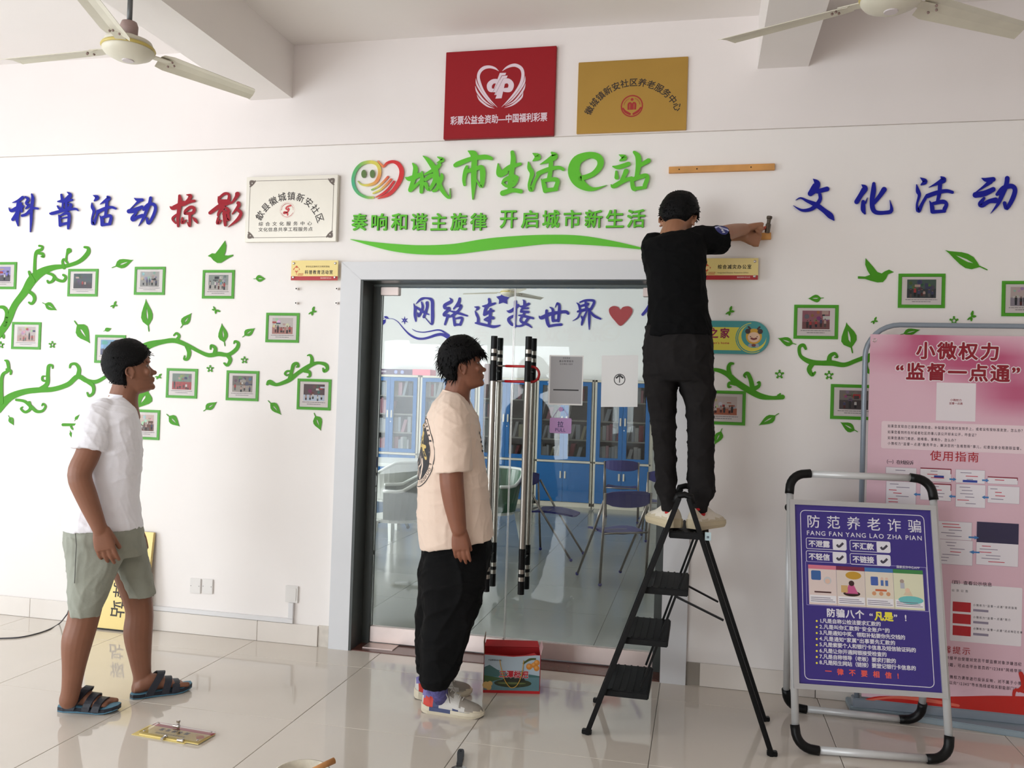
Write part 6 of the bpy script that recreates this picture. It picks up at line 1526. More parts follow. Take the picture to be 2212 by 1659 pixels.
class Head:
    """E: point between the ears; F forward, Lt to the person's left, U up (already turned)"""
    def __init__(s, E, F, Lt, U, H_): s.E, s.F, s.L, s.U, s.H = E, F.normalized(), Lt.normalized(), U.normalized(), H_
    def P(s, x, y, t): k = s.H/.23; return s.E+s.F*x*k+s.L*y*k+s.U*(t-.42)*s.H
    def surf(s, t, th, off=0):
        xf, xb, w_ = tab(t); c = (xf+xb)/2; a = (xf-xb)/2
        ct, st = math.cos(th), math.sin(th)
        pw = .86 if ct < 0 else 1.0
        x = c+a*math.copysign(abs(ct)**pw, ct); y = w_*math.copysign(abs(st)**.92, st)
        if ct > 0 and t < .35: y *= 1-.16*ct
        n_ = Vector((ct, st)).normalized()
        return s.P(x+n_.x*off, y+n_.y*off, t+off*(4.2 if t > .8 else 0)*(t-.8)*4)
    def build(s, mb):
        n = 36; ts = [r_[0] for r_ in TAB]
        mb.loft([[s.surf(t, 2*PI*k/n) for k in range(n)] for t in ts])
        k = s.H/.23
        # nose
        rows = []
        for t, x, w_, dp in ((.54, .079, .009, .02), (.47, .087, .011, .024), (.41, .096, .014, .03), (.365, .103, .017, .034), (.335, .103, .0185, .032), (.312, .094, .016, .02)):
            rows.append([s.P(x-dp+dp*max(math.cos(a), -.6), w_*math.sin(a), t) for a in [2*PI*j/14 for j in range(14)]])
        mb.loft(rows[::-1])
        mb.ball(s.P(.0965, 0, .352), .0118*k, 12, 8)
        for y in (-1, 1): mb.ball(s.P(.087, y*.013, .338), .0085*k, 10, 8)
        # lips, brow ridge, chin
        def ell(x, y, t, a, b, c):
            b_ = MB(); b_.ball((0, 0, 0), 1, 14, 8); mb.add([s.P(x+v[0]*a, y+v[1]*b, t+v[2]*c/.23) for v in b_.v], b_.f)
        ell(.084, 0, .240, .010, .024, .0065); ell(.081, 0, .192, .010, .021, .0075); ell(.074, 0, .075, .014, .02, .016)
        for y in (-1, 1):
            ell(.078, y*.03, .585, .012, .024, .006); ell(.066, y*.038, .40, .016, .022, .02)
            # ear: rim and lobe
            w_ = .0745
            pts = [s.P(-.004+.017*math.cos(a)*(1 if math.sin(a) > -.2 else .7)-.004, y*(w_+.009-.006*math.cos(a)), .43+.125*math.sin(a)) for a in np.linspace(-1.5, 3.6, 14)]
            limb(mb, [tuple(q_) for q_ in pts], [.0052*k]*14, 8, 1)
            ell(-.008, y*(w_+.002), .42, .013, .005, .026)
    def eyes(s, parent):
        k = s.H/.23
        for y in (-1, 1):
            e = MB().ball(s.P(.0605, y*.031, .513), .0125*k, 14, 10).build('eye', mat('eye_white', (150, 138, 130), .4), parent, smooth=True)
            MB().ball(s.P(.0685, y*.031, .513), .0066*k, 10, 8).build('iris', mat('iris_dark', (26, 18, 14), .15), e, smooth=True)
            q_ = [s.P(.0865-.017*abs(u)**2, y*(.030+.021*u), .575+.012*(1-abs(u))) for u in np.linspace(-1, 1, 7)]
            MB().tube(q_, [.0012, .0026, .003, .003, .0028, .0022, .001], 8).build('eyebrow', M_HAIR, parent, smooth=True)
    def hair(s, parent, line, th, seed, spikes=160, slen=.03, droop=.6):
        """line(theta in degrees 0 front..180 back) -> lowest t of the hair; th thickness in m"""
        rr = random.Random(seed); n = 48; m_ = 34; rows = []
        def hl(th_): return line(abs(math.degrees(math.atan2(math.sin(th_), math.cos(th_)))))
        for i in range(m_+1):
            row = []
            for k in range(n):
                a = 2*PI*k/n; lo = hl(a); t = lo-.05+(1.0-lo+.05)*i/m_
                u = (t-lo)/.07; off = -.02 if u < 0 else th*min(1, .35+.65*u)
                off += rr.uniform(-.0016, .0016) if u > 0 else 0
                row.append(s.surf(t, a, off)+s.U*(th*.85*max(0, (t-.78)/.22) if t > .78 else 0))
            rows.append(row)
        mb = MB(); mb.loft(rows)
        for _ in range(spikes):
            a = rr.uniform(-PI, PI); lo = hl(a); t = lo+(.97-lo)*rr.random()**1.2
            b = s.surf(t, a, th*.7); o_ = s.surf(t, a, th*.7+.01)-b
            if o_.length < 1e-6: continue
            o_.normalize(); o_ += s.U*max(0, t-.75)*3; dn = -s.U*droop+Vector([rr.uniform(-.35, .35) for _ in range(3)])
            d = (o_*.55+dn*(1 if t < .85 else .2)).normalized(); L = slen*rr.uniform(.5, 1.1)
            w_ = .0035; p1 = b+d*L*.5+o_*.003; p2 = b+d*L-o_*.001
            sd = d.cross(o_).normalized()
            mb.add([b-sd*w_, b+sd*w_, b+o_*w_*1.2, p1-sd*w_*.7, p1+sd*w_*.7, p1+o_*w_*.8, p2], [(0, 1, 4, 3), (1, 2, 5, 4), (2, 0, 3, 5), (3, 4, 6), (4, 5, 6), (5, 3, 6), (0, 2, 1)])
        mb.build('hair', M_HAIR, parent, smooth=True)
def turn(F, U, pitch):
    c, s_ = math.cos(math.radians(pitch)), math.sin(math.radians(pitch)); return F*c+U*s_, U*c-F*s_
Z = Vector((0, 0, 1))
def wrinkle(me, amp, sc, seed, dirv=None, lo=None):
    """soft folds pressed into a cloth mesh"""
    n = len(me.vertices); co = np.empty(n*3, 'f'); me.vertices.foreach_get('co', co); co = co.reshape(-1, 3)
    no = np.empty(n*3, 'f'); me.vertex_normals.foreach_get('vector', no); no = no.reshape(-1, 3)
    rg = np.random.RandomState(seed); h = np.zeros(n)
    for k in range(8):
        d = rg.normal(size=3); d[2] = abs(d[2])*1.1*(1 if rg.rand() < .6 else .3); d /= np.linalg.norm(d); f_ = sc*rg.uniform(.5, 1.6)
        ph = co@d*f_+rg.uniform(0, 6.3)+1.6*np.sin(co[:, 2]*sc*.3+k)+1.3*np.sin((co[:, 0]+co[:, 1])*sc*.27+2*k)
        msk = .5+.5*np.sin(co@rg.normal(size=3)*sc*.35+rg.uniform(0, 6.3))
        h += (1-np.abs(np.sin(ph*.5)))**2.6*msk*rg.uniform(.5, 1.2)
    h -= h.mean()
    co += no*(amp*h)[:, None]
    me.vertices.foreach_set('co', co.ravel()); me.update()
def cloth(name, mb, vox, sm, m, parent, amp=.0022, sc=34, seed=1, lbl=None):
    me = fuse(mb, vox, sm, name)
    if amp: wrinkle(me, amp, sc, seed)
    o = place(name, me, parent, [m], True)
    if lbl: o['label'] = lbl
    return o
def surface_frame(ob, origin, S, V, ang0, rad, off=.0018):
    """frame wrapping a flat print round a garment: u round the body, v up"""
    me = ob.data; o_ = ORG[ob.name]
    bv = BVHTree.FromPolygons([v.co+o_ for v in me.vertices], [tuple(p_.vertices) for p_ in me.polygons])
    def fr(u, v, w):
        a = ang0+u/rad; d = S*math.cos(a)+V*math.sin(a); st = origin+Z*v+d*.6
        h, nrm, i, dist = bv.ray_cast(st, -d, 1.2)
        if h is None: return origin+Z*v+d*.12
        return h+d*(off+w)
    return fr

# ------------------------------------------------------------------ person in white at the left
f = Fig(-2.66, -1.15); pt = f.pt
A = thing('person', 'person in a white T-shirt and grey shorts walking with face turned up right', 'person', (f.O.x, f.O.y, 0))
mb = MB()
hF, hU = turn((f.S+f.V*.0).normalized(), Z, 13); hd = Head(pt(285, 806, 0), hF, hF.cross(-Z).cross(hF) if False else Z.cross(f.S).normalized(), hU, .232)
hd.build(mb)
limb(mb, [pt(262, 900, 0), pt(266, 862, 0), pt(275, 828, 0)], [.085, .066, .060])
f.rows(mb, [(228, 882, 284, 886, .10), (205, 925, 290, 925, .13), (185, 1020, 285, 1020, .12), (165, 1130, 285, 1130, .12), (165, 1180, 290, 1180, .11)])
# arms (near right arm, far left arm)
limb(mb, [pt(225, 905, -.09), pt(203, 945, -.165), pt(188, 985, -.195), pt(172, 1026, -.215), pt(188, 1075, -.215), pt(216, 1143, -.215)], [.045, .050, .052, .050, .045, .031])
W = pt(216, 1140, -.215); D = pt(231, 1200, -.215)-W
hand(mb, W, D, -f.V, f.S*.8-f.V*.2, 1.08, (8, 14, 10), (.9, .28, 14), .07)
limb(mb, [pt(245, 915, .10), pt(262, 975, .19), pt(268, 1040, .21), pt(280, 1100, .2), pt(292, 1140, .17)], [.045, .05, .046, .04, .030])
W = pt(292, 1140, .17); hand(mb, W, pt(296, 1200, .16)-W, f.V, f.S, 1.0, (22, 30, 22), (.85, .3, 20), .06)
# legs
def foot(mb, heel, toe, ank, z0, w_=.047):
    ax = (toe-heel); ax.z = 0; L = ax.length; ax.normalize(); sd = Vector((-ax.y, ax.x, 0)); rows = []
    for u, hw, h in ((.02, .022, .035), (.10, .031, .06), (.25, .033, .085), (.42, .036, .078), (.6, .043, .052), (.74, .046, .034), (.84, .043, .026), (.88, .036, .02)):
        c = heel+ax*L*u; rows.append([Vector((c.x, c.y, z0))+sd*hw*math.cos(t)*w_/.047+Z*(h/2+h/2*math.sin(t)) for t in [2*PI*k/16 for k in range(16)]])
    mb.loft(rows)
    for k in range(5):
        c = heel+ax*L*(.93-.035*k*(k > 0)-.01*k)+sd*(-.036+.018*k)*w_/.047*FS; r_ = (.0125, .009, .0085, .008, .008)[k]
        limb(mb, [tuple(Vector((c.x, c.y, z0+r_+.004))-ax*.035), tuple(Vector((c.x, c.y, z0+r_+.001)))], [r_, r_], 10, 1)
    return ax, sd, L
SOLE = .024
FS = 1
n_heel, n_toe = fl(131, 1533), fl(222, 1536); n_heel, n_toe = n_heel+Vector((0, 0, 0)), n_toe
limb(mb, [pt(205, 1195, -.07), pt(190, 1290, -.10), pt(178, 1345, -.10), pt(167, 1385, -.105), pt(160, 1440, -.10), pt(154, 1487, -.095), pt(148, 1512, -.09)], [.072, .070, .067, .066, .05, .041, .040])
FS = -1
nax, nsd, nL = foot(mb, n_heel, n_heel+(n_toe-n_heel).normalized()*.255, None, SOLE)
f_heel, f_toe = fl(286, 1508), fl(408, 1489)
limb(mb, [pt(262, 1190, .08), pt(290, 1270, .085), pt(301, 1320, .085), pt(298, 1368, .09), pt(303, 1425, .09), pt(307, 1462, .09), pt(302, 1488, .09)], [.072, .070, .063, .066, .05, .041, .040])
FS = 1
fax, fsd, fL = foot(mb, f_heel, f_heel+(f_toe-f_heel).normalized()*.262, None, SOLE)
me = fuse(mb, .0042, 3, 'body'); place('body', me, A, [M_SKIN1], True)
hd.eyes(A)
hd.hair(A, lambda a: .715 if a < 28 else (.715-.16*(a-28)/32 if a < 60 else (.555-.03*(a-60)/30 if a < 90 else (.525-.33*(a-90)/30 if a < 120 else .17))), .019, 3, 120, .018, .4)
mb = MB()
f.rows(mb, [(238, 853, 277, 857, .06), (222, 868, 288, 873, .12), (196, 884, 297, 886, .175), (180, 905, 303, 908, .2), (172, 940, 308, 943, .2), (166, 985, 308, 985, .185), (160, 1030, 305, 1030, .17), (149, 1070, 302, 1072, .165), (138, 1105, 304, 1105, .168), (131, 1133, 309, 1127, .172), (131, 1143, 311, 1136, .17)])
limb(mb, [pt(222, 892, -.09), pt(208, 915, -.145), pt(198, 945, -.175)], [.07, .078, .078])
mb.tube([pt(198, 940, -.175), pt(192, 972, -.185)], [.078, .080], 22)
limb(mb, [pt(245, 892, .09), pt(262, 925, .17)], [.07, .075]); mb.tube([pt(262, 925, .17), pt(266, 965, .185)], [.075, .075], 22)
sh = cloth('t_shirt', mb, .006, 4, M_WSHIRT, A, .0034, 75, 5)
mb = MB()
f.rows(mb, [(142, 1120, 305, 1118, .155), (137, 1145, 311, 1142, .165), (135, 1180, 314, 1175, .17), (140, 1205, 312, 1196, .13)])
f.rows(mb, [(140, 1160, 285, 1165, .09, -.07), (140, 1190, 272, 1195, .10, -.08), (144, 1230, 255, 1235, .105, -.09), (146, 1280, 236, 1280, .10, -.10), (148, 1318, 220, 1316, .095, -.10), (149, 1328, 217, 1325, .093, -.10)])
f.rows(mb, [(190, 1160, 314, 1160, .09, .06), (215, 1180, 317, 1178, .10, .075), (240, 1215, 322, 1205, .105, .08), (258, 1250, 329, 1245, .10, .085), (273, 1280, 336, 1276, .095, .085), (274, 1288, 337, 1281, .094, .085)])
so = cloth('shorts', mb, .006, 3, M_SHORT, A, .0042, 70, 9)
MB().tube(f.ring(236, 852, 279, 857, .062)[:], .0045, 8, closed=True).build('collar_rib', M_WSHIRT, sh, smooth=True)
# pocket seam and a belt loop on the shorts
mb = MB(); mb.tube([pt(163, 1152, -.172), pt(165, 1178, -.178), pt(163, 1215, -.183), pt(161, 1260, -.20)], .0018, 6)
mb.build('side_seam', mat('seam_grey', (84, 84, 80), .8), so)
# sandals
M_NAVY = mat('navy_rubber', (30, 34, 46), .5, bump=.2, bscale=70); M_SKY = mat('blue_rubber', (84, 132, 156), .6)
def sandal(heel, ax, sd, L, name_lbl, near):
    base = Vector((heel.x, heel.y, 0))-ax*.012
    outl_ = [(0, .0), (.01, .026), (.04, .037), (.10, .038), (.16, .042), (.20, .050), (.235, .050), (.265, .038), (.283, .018)]
    loop = [(u, w_) for u, w_ in outl_]+[(u, -w_) for u, w_ in outl_[::-1] if w_ > 0]
    def g(k, z): return lambda u, w_: base+ax*u+sd*w_*k+Z*(z+max(0, (u-.22))*.22)
    root = MB(); slab_poly(root, [loop], g(1, .021), g(.96, .0)); me_ = root.mesh('sandal'); fix_normals(me_); s_ = place('sandal', me_, A, [M_NAVY]); s_['label'] = name_lbl
    r2 = MB(); slab_poly(r2, [loop], g(.93, .0225), g(.93, .0195)); me_ = r2.mesh('insole'); fix_normals(me_); place('insole', me_, s_, [M_SKY])
    r3 = MB(); slab_poly(r3, [loop], g(1.01, .0055), g(1.01, .002)); me_ = r3.mesh('sole_stripe'); fix_normals(me_); place('sole_stripe', me_, s_, [M_SKY])
    def band(u0, u1, h0, h1, hw, wd, th=.005, name='strap'):
        rows = []; n = 14
        for k in range(n+1):
            a = PI*k/n; u = u0; y = hw*math.cos(a); z = .014+(h0-.014)*math.sin(a)**.75
            c = base+ax*(u0+(u1-u0)*math.sin(a))+sd*y+Z*z; o_ = (sd*math.cos(a)+Z*math.sin(a)*.9).normalized()
            rows.append([c-ax*wd/2+o_*.0, c-ax*wd/2+o_*th, c+ax*wd/2+o_*th-Z*.004*math.sin(a), c+ax*wd/2-Z*.004*math.sin(a)])
        b_ = MB(); b_.loft(rows); me_ = b_.mesh(name); fix_normals(me_); place(name, me_, s_, [M_NAVY], False)
    band(.078, .140, .108, 0, .047, .036, .007); band(.150, .172, .078, 0, .051, .034, .006); band(.196, .206, .058, 0, .054, .034, .006)
    for y in (-1, 1): MB().ball(base+ax*.07+sd*y*.045+Z*.022, .0065, 10, 8).build('rivet', M_STEEL, s_, smooth=True)
sandal(n_heel, nax, nsd, nL, 'near navy sandal with a pale blue insole', True)
sandal(f_heel, fax, fsd, fL, 'farther navy sandal set one step ahead', False)

# ------------------------------------------------------------------ sneakers with coloured panels
def shoe(parent, heel, toe, z0, colf, lbl, L=.285, hgt=.10, tongue=True):
    ax = toe-heel; ax.z = 0; ax.normalize(); sd = Vector((-ax.y, ax.x, 0)); base = Vector((heel.x, heel.y, z0))
    def loop(u, hw, z): return base+ax*u*L+sd*hw+Z*z
    prof = [(0, .018), (.03, .032), (.12, .040), (.3, .041), (.45, .044), (.6, .050), (.75, .052), (.87, .044), (.95, .030), (1.0, .010)]
    def hw(u):
        for a, b in zip(prof[:-1], prof[1:]):
            if u <= b[0]: t = (u-a[0])/(b[0]-a[0]); return a[1]+(b[1]-a[1])*t
        return prof[-1][1]
    # midsole
    N = 26; K = 10; rows = []
    for i in range(N+1):
        u = i/N; h0 = .0 + .012*max(0, (u-.82)/.18)**2+.006*max(0, (.1-u)/.1); h1 = .036-.008*u+.012*max(0, (.12-u)/.12); w_ = hw(u)
        rows.append([loop(u, w_*x*(1.02 if z > .2 else .94), h0+(h1-h0)*z) for x, z in ((-1, .0), (-1.05, .5), (-1, 1), (-.5, 1), (0, 1), (.5, 1), (1, 1), (1.05, .5), (1, 0), (0, 0))])
    mb = MB()
    for i in range(N):
        for k in range(10):
            l = (k+1) % 10; q_ = [rows[i][k], rows[i][l], rows[i+1][l], rows[i+1][k]]; c = sum(q_, Vector())/4-base; mb.add(q_, [(0, 1, 2, 3)], rgb(colf(c.dot(ax)/L, c.z, 'sole')))
    mb.add(rows[0], [tuple(range(10))], rgb(colf(0, .02, 'sole'))); mb.add(rows[-1], [tuple(range(10))[::-1]], rgb(colf(1, .02, 'sole')))
    # outsole
    s_ = place('shoe', mb.mesh('shoe'), parent, [mat('shoe_print', (255, 255, 255), .6, attr=True, bump=.15, bscale=80)]); fix_normals(s_.data); s_['label'] = lbl
    # upper
    N = 30; K = 20; rows = []
    def top(u):
        P_ = [(0, .088), (.06, .094), (.16, .078), (.27, .082), (.36, .104), (.44, .098), (.56, .080), (.68, .064), (.8, .055), (.9, .048), (.97, .038), (1, .026)]
        for a, b in zip(P_[:-1], P_[1:]):
            if u <= b[0]: t = (u-a[0])/(b[0]-a[0]); return (a[1]+(b[1]-a[1])*t)*hgt/.1
        return .02
    mb = MB()
    for i in range(N+1):
        u = i/N; w_ = hw(u)*.97; h = top(u); row = []
        for k in range(K+1):
            a = PI*k/K; x = math.cos(a); z = math.sin(a)**.75; nar = 1-.35*z**2*(1 if u < .5 else .7)
            row.append(loop(.012+u*.97, w_*x*nar, .022+(h-.022)*z))
        rows.append(row)
    for i in range(N):
        for k in range(K):
            q_ = [rows[i][k], rows[i][k+1], rows[i+1][k+1], rows[i+1][k]]; c = sum(q_, Vector())/4-base; mb.add(q_, [(0, 1, 2, 3)], rgb(colf(c.dot(ax)/L, c.z, 'up')))
    mb.add(rows[0], [tuple(range(K+1))], rgb(colf(0, .06, 'up')))
    up = place('upper', mb.mesh('upper'), s_, [mat('shoe_print')], True)
    if tongue:
        mb = MB(); mb.bar(loop(.30, 0, .085), loop(.25, 0, .135), .05, .008, up=ax); mb.build('tongue', mat('tongue_grey', (186, 180, 172), .7), s_, bevel=.002)
        for j in range(5):
            u = .40+.065*j; z = top(u)+.003
            mb = MB(); mb.tube([loop(u, -.022, z-.006), loop(u+.01, 0, z+.002), loop(u, .022, z-.006)], .0026, 6); mb.build('lace', mat('lace_white', (206, 200, 190), .7), s_, smooth=True)
        mb = MB(); mb.tube([loop(.38, -.01, top(.38)), loop(.42, -.05, top(.42)-.005), loop(.5, -.055, .07), loop(.44, -.03, top(.44))], .0024, 6); mb.build('lace', mat('lace_white'), s_, smooth=True)
        mb = MB(); mb.tube([loop(.38, .01, top(.38)), loop(.44, .05, top(.42)-.005), loop(.52, .05, .065)], .0024, 6); mb.build('lace', mat('lace_white'), s_, smooth=True)
    return s_

# ------------------------------------------------------------------ person in the beige shirt
f = Fig(-1.14, -.74); pt = f.pt
B_ = thing('person', 'person in a beige T-shirt and baggy black trousers looking up at the wall', 'person', (f.O.x, f.O.y, 0))
mb = MB(); hF, hU = turn(f.S, Z, 10); hd = Head(pt(1003, 798, 0), hF, Z.cross(f.S).normalized(), hU, .225); hd.build(mb)
limb(mb, [pt(982, 885, 0), pt(987, 850, 0), pt(995, 818, 0)], [.08, .063, .060])
f.rows(mb, [(955, 875, 1010, 878, .10), (938, 930, 1020, 932, .13), (925, 1050, 1030, 1050, .12), (930, 1180, 1040, 1180, .11)])
limb(mb, [pt(978, 895, -.10), pt(976, 960, -.20), pt(975, 1030, -.22), pt(981, 1085, -.222), pt(991, 1143, -.225)], [.045, .052, .055, .050, .036])
W = pt(991, 1143, -.225); hand(mb, W, pt(997, 1200, -.225)-W, -f.V, f.S*.9-f.V*.15, 1.0, (8, 14, 10), (.92, .2, 14), .05)
limb(mb, [pt(985, 900, .10), pt(1000, 960, .20), pt(1010, 1030, .22), pt(1020, 1085, .21), pt(1028, 1140, .19)], [.045, .052, .05, .046, .034])
W = pt(1028, 1140, .19); hand(mb, W, pt(1032, 1195, .18)-W, f.V, f.S, .95, (20, 28, 20), (.9, .25, 20), .05)
limb(mb, [pt(975, 1190, -.05), pt(965, 1330, -.07), pt(950, 1450, -.08), pt(948, 1490, -.08)], [.06, .06, .042, .034]); limb(mb, [pt(965, 1190, .06), pt(945, 1330, .09), pt(928, 1430, .09), pt(924, 1462, .09)], [.06, .06, .042, .034])
me = fuse(mb, .0044, 3, 'body'); place('body', me, B_, [M_SKIN2], True)
hd.eyes(B_)
hd.hair(B_, lambda a: .66 if a < 40 else (.66-.08*(a-40)/30 if a < 70 else (.58-.02*(a-70)/25 if a < 95 else (.54-.32*(a-95)/30 if a < 125 else .17))), .023, 11, 420, .042, .95)
mb = MB()
f.rows(mb, [(959, 843, 1004, 856, .06), (950, 854, 1012, 868, .115), (934, 870, 1020, 882, .18), (925, 890, 1027, 896, .212), (914, 930, 1036, 930, .218), (908, 975, 1044, 975, .21), (903, 1020, 1051, 1020, .2), (901, 1065, 1056, 1062, .195), (900, 1110, 1061, 1105, .195), (902, 1150, 1065, 1138, .195), (905, 1178, 1067, 1152, .193), (906, 1184, 1067, 1156, .19)])
limb(mb, [pt(977, 880, -.10), pt(976, 905, -.16), pt(977, 945, -.2)], [.075, .084, .084]); mb.tube([pt(977, 940, -.2), pt(981, 1020, -.215)], [.084, .085], 24)
limb(mb, [pt(990, 880, .10), pt(1002, 915, .17)], [.07, .08]); mb.tube([pt(1002, 915, .17), pt(1010, 1010, .2)], [.08, .08], 24)
sh = cloth('t_shirt', mb, .006, 3, M_BSHIRT, B_, .0042, 62, 21)
MB().tube(f.ring(957, 843, 1006, 857, .062), .0045, 8, closed=True).build('collar_rib', M_BSHIRT, sh, smooth=True)
# print on the back: dark oval with a yellow letter and lettering round it
org = pt(980, 1048, 0); org.z = 0
z_c = pt(918, 975, 0).z
fr = surface_frame(sh, org, f.S, f.V, math.radians(207), .19)
p = Print(lambda u, v, w: fr(-u, z_c+v, w)); INK = (38, 38, 44)
p.ring(0, 0, .0, 1, INK, 0) if False else None
N = 40
def ell_ring(a0, b0, a1, b1, col, L, t0=0, t1=360, n=48):
    vs = []
    for k in range(n+1):
        an = math.radians(t0+(t1-t0)*k/n); vs += [p.fr(a0*math.cos(an), b0*math.sin(an), p._w(L)), p.fr(a1*math.cos(an), b1*math.sin(an), p._w(L))]
    p.mb.add(vs, [(2*k, 2*k+1, 2*k+3, 2*k+2) for k in range(n)], rgb(col))
for k in range(7): ell_ring(.1*k/7, .130*k/7, .1*(k+1)/7, .130*(k+1)/7, INK, 0)
ell_ring(.122, .158, .126, .162, INK, 0); 
for st in ([(-.07, -.02, .02), (-.03, .04, .02), (0, .10, .022), (.03, .16, .02)], [(-.02, .09, .02), (.03, .04, .02), (.07, .02, .02)], [(-.06, .03, .016), (0, .035, .016), (.08, .03, .016)]): p.strip(st, (214, 186, 110), 2, sub=8)
for st in ([(-.03, -.03, .012), (-.04, -.07, .014), (-.02, -.12, .012)], [(.0, -.02, .008), (-.02, -.05, .008), (.01, -.08, .008), (-.01, -.12, .008)], [(.03, -.01, .01), (.035, -.06, .01), (.03, -.11, .01)]): p.strip(st, (226, 206, 190), 2, sub=8)
p.text('FOUNDATION', 0, 0, .026, INK, 1, arc=(0, 0, .128, 318, 222)) if False else None
t_ = 'FOUNDATION FOR '
for i, ch in enumerate(t_):
    an = math.radians(200+140*i/len(t_)); v_, f_, ad = glyph(ch); ox, oy = .110*math.cos(an), .143*math.sin(an); rot = an+PI/2; ca, sa = math.cos(rot), math.sin(rot)
    p.mb.add([p.fr(ox+(x-.3)*.022*ca-(y-.36)*.022*sa, oy+(x-.3)*.022*sa+(y-.36)*.022*ca, p._w(1)) for x, y in v_], f_, rgb(INK))
for i in range(12):
    an = math.radians(25+130*i/11); ox, oy = .110*math.cos(an), .143*math.sin(an); p.rect(ox-.006, oy-.004, ox+.006, oy+.004, INK, 1)
p.done('back_print', M_PRINT, sh)
fr2_ = surface_frame(sh, org, f.S, f.V, math.radians(-28), .19)
p = Print(lambda u, v, w: fr2_(u, pt(1035, 955, 0).z+v, w))
for k in range(5): p.strip([(-.02+.012*(k % 2), .045-.02*k, .004), (.0+.01*(k % 2), .05-.022*k, .005), (.012, .036-.02*k, .003)], INK, 1, sub=4)
p.done('chest_print', M_PRINT, sh)
mb = MB()
f.rows(mb, [(914, 1160, 1060, 1150, .15), (912, 1195, 1062, 1185, .16), (914, 1225, 1058, 1218, .165), (912, 1245, 1050, 1240, .13)])
f.rows(mb, [(925, 1180, 1050, 1178, .07, -.05), (914, 1215, 1054, 1212, .10, -.068), (910, 1262, 1047, 1258, .12, -.08), (912, 1305, 1036, 1300, .115, -.08), (914, 1328, 1033, 1328, .105, -.08), (911, 1357, 1019, 1357, .10, -.08), (909, 1400, 1007, 1400, .092, -.08), (910, 1450, 991, 1448, .082, -.085), (914, 1474, 976, 1474, .07, -.09), (917, 1484, 968, 1484, .06, -.09)])
f.rows(mb, [(918, 1180, 1040, 1178, .06, .06), (906, 1215, 1040, 1212, .09, .08), (902, 1262, 1030, 1262, .11, .09), (900, 1310, 1015, 1310, .105, .09), (899, 1357, 1000, 1357, .095, .09), (898, 1400, 985, 1400, .085, .09), (899, 1440, 965, 1440, .07, .09), (901, 1456, 952, 1456, .06, .09)])
cloth('trousers', mb, .006, 3, M_KTROU, B_, .0085, 42, 31)
CRM, WHI, GRY, RED_, NAV, PUR_ = (214, 204, 182), (206, 202, 196), (150, 142, 132), (206, 62, 48), (62, 72, 112), (120, 112, 170)
def colA(u, z, part):
    if part == 'sole':
        if .16 < u < .5 and z > .022-.02*(u-.16) and z < .036: return NAV
        if .5 < u < .82 and z > .024: return NAV
        return CRM if z > .006 else (84, 76, 66)
    if u < .22 and z < .075: return RED_ if u > .045 else WHI
    if u < .30 and z >= .07: return PUR_
    if .22 <= u < .30: return NAV
    if .30 <= u < .52: return WHI if z < .085 else GRY
    if .52 <= u < .62: return NAV if z < .042 else WHI
    if .62 <= u < .72: return WHI if z < .05 else GRY
    return GRY if z > .034 else CRM
h1_, t1_ = fl(912, 1534), fl(1040, 1549)
shoe(B_, h1_, t1_, .0, colA, 'near white sneaker with red heel and blue panels', L=.305, hgt=.118)
h2_, t2_ = fl(895, 1511), fl(1003, 1499)
h2_ = h2_+f.V*.02
shoe(B_, h2_, t2_, .0, colA, 'far white sneaker with red heel', L=.295, hgt=.115)
M_SOCK = mat('patterned_sock', (88, 84, 140), .8, noise=.4, nscale=60)
for (x, y, d, hh) in ((948, 1490, -.08, h1_), (924, 1462, .09, h2_)):
    mb = MB(); q_ = pt(x, y, d); g_ = Vector((hh.x, hh.y, .05))+(t1_-h1_).normalized()*.095
    mb.tube([q_+Z*.05, q_, g_], [.042, .041, .033], 16); mb.build('sock', M_SOCK, B_, smooth=True)

# ------------------------------------------------------------------ person on the ladder
f = Fig(-.065, -.60); pt = f.pt
C_ = thing('person', 'person in black on the ladder hammering at the wall, seen from behind', 'person', (f.O.x, f.O.y, .935))
mb = MB(); F3 = Vector((.10, 1, 0)).normalized(); L3 = Z.cross(F3).normalized(); hF, hU = turn(F3, Z, -32)
hU = (hU+Vector((.06, 0, 0))).normalized(); hd = Head(pt(1464, 481, .20), hF, L3, hU, .232); hd.build(mb)
limb(mb, [pt(1450, 545, .08), pt(1452, 515, .13), pt(1460, 488, .18)], [.085, .066, .060])
f.rows(mb, [(1410, 540, 1505, 540, .08, .10), (1413, 600, 1508, 600, .08, .06), (1412, 720, 1520, 720, .08, 0)])
limb(mb, [pt(1505, 522, .12), pt(1535, 517, .17), pt(1562, 506, .24), pt(1585, 499, .34), pt(1608, 495, .43)], [.044, .044, .042, .037, .030])
# right hand closed on the hammer grip
GP = pt(1618, 510, .475)
W = pt(1612, 493, .435); hand(mb, W, pt(1640, 487, .50)-W, Z*.9-f.V*.3, f.V*.9-f.S*.2, 1.0, (62, 70, 45), (.7, .35, 35), .02)
limb(mb, [pt(1412, 530, .14), pt(1450, 535, .28), pt(1500, 522, .42), pt(1560, 508, .455), pt(1604, 508, .47)], [.044, .044, .042, .036, .029])
W = pt(1606, 511, .475); hand(mb, W, pt(1634, 517, .495)-W, -f.V, Z, .95, (55, 70, 45), (.8, .5, 25), .02)
limb(mb, [pt(1425, 790, 0), pt(1432, 930, .02), pt(1443, 1085, -.08)], [.06, .045, .03]); limb(mb, [pt(1504, 790, 0), pt(1512, 930, .02), pt(1513, 1085, -.08)], [.06, .045, .03])
me = fuse(mb, .0044, 3, 'body'); place('body', me, C_, [M_SKIN3], True)
hd.eyes(C_)
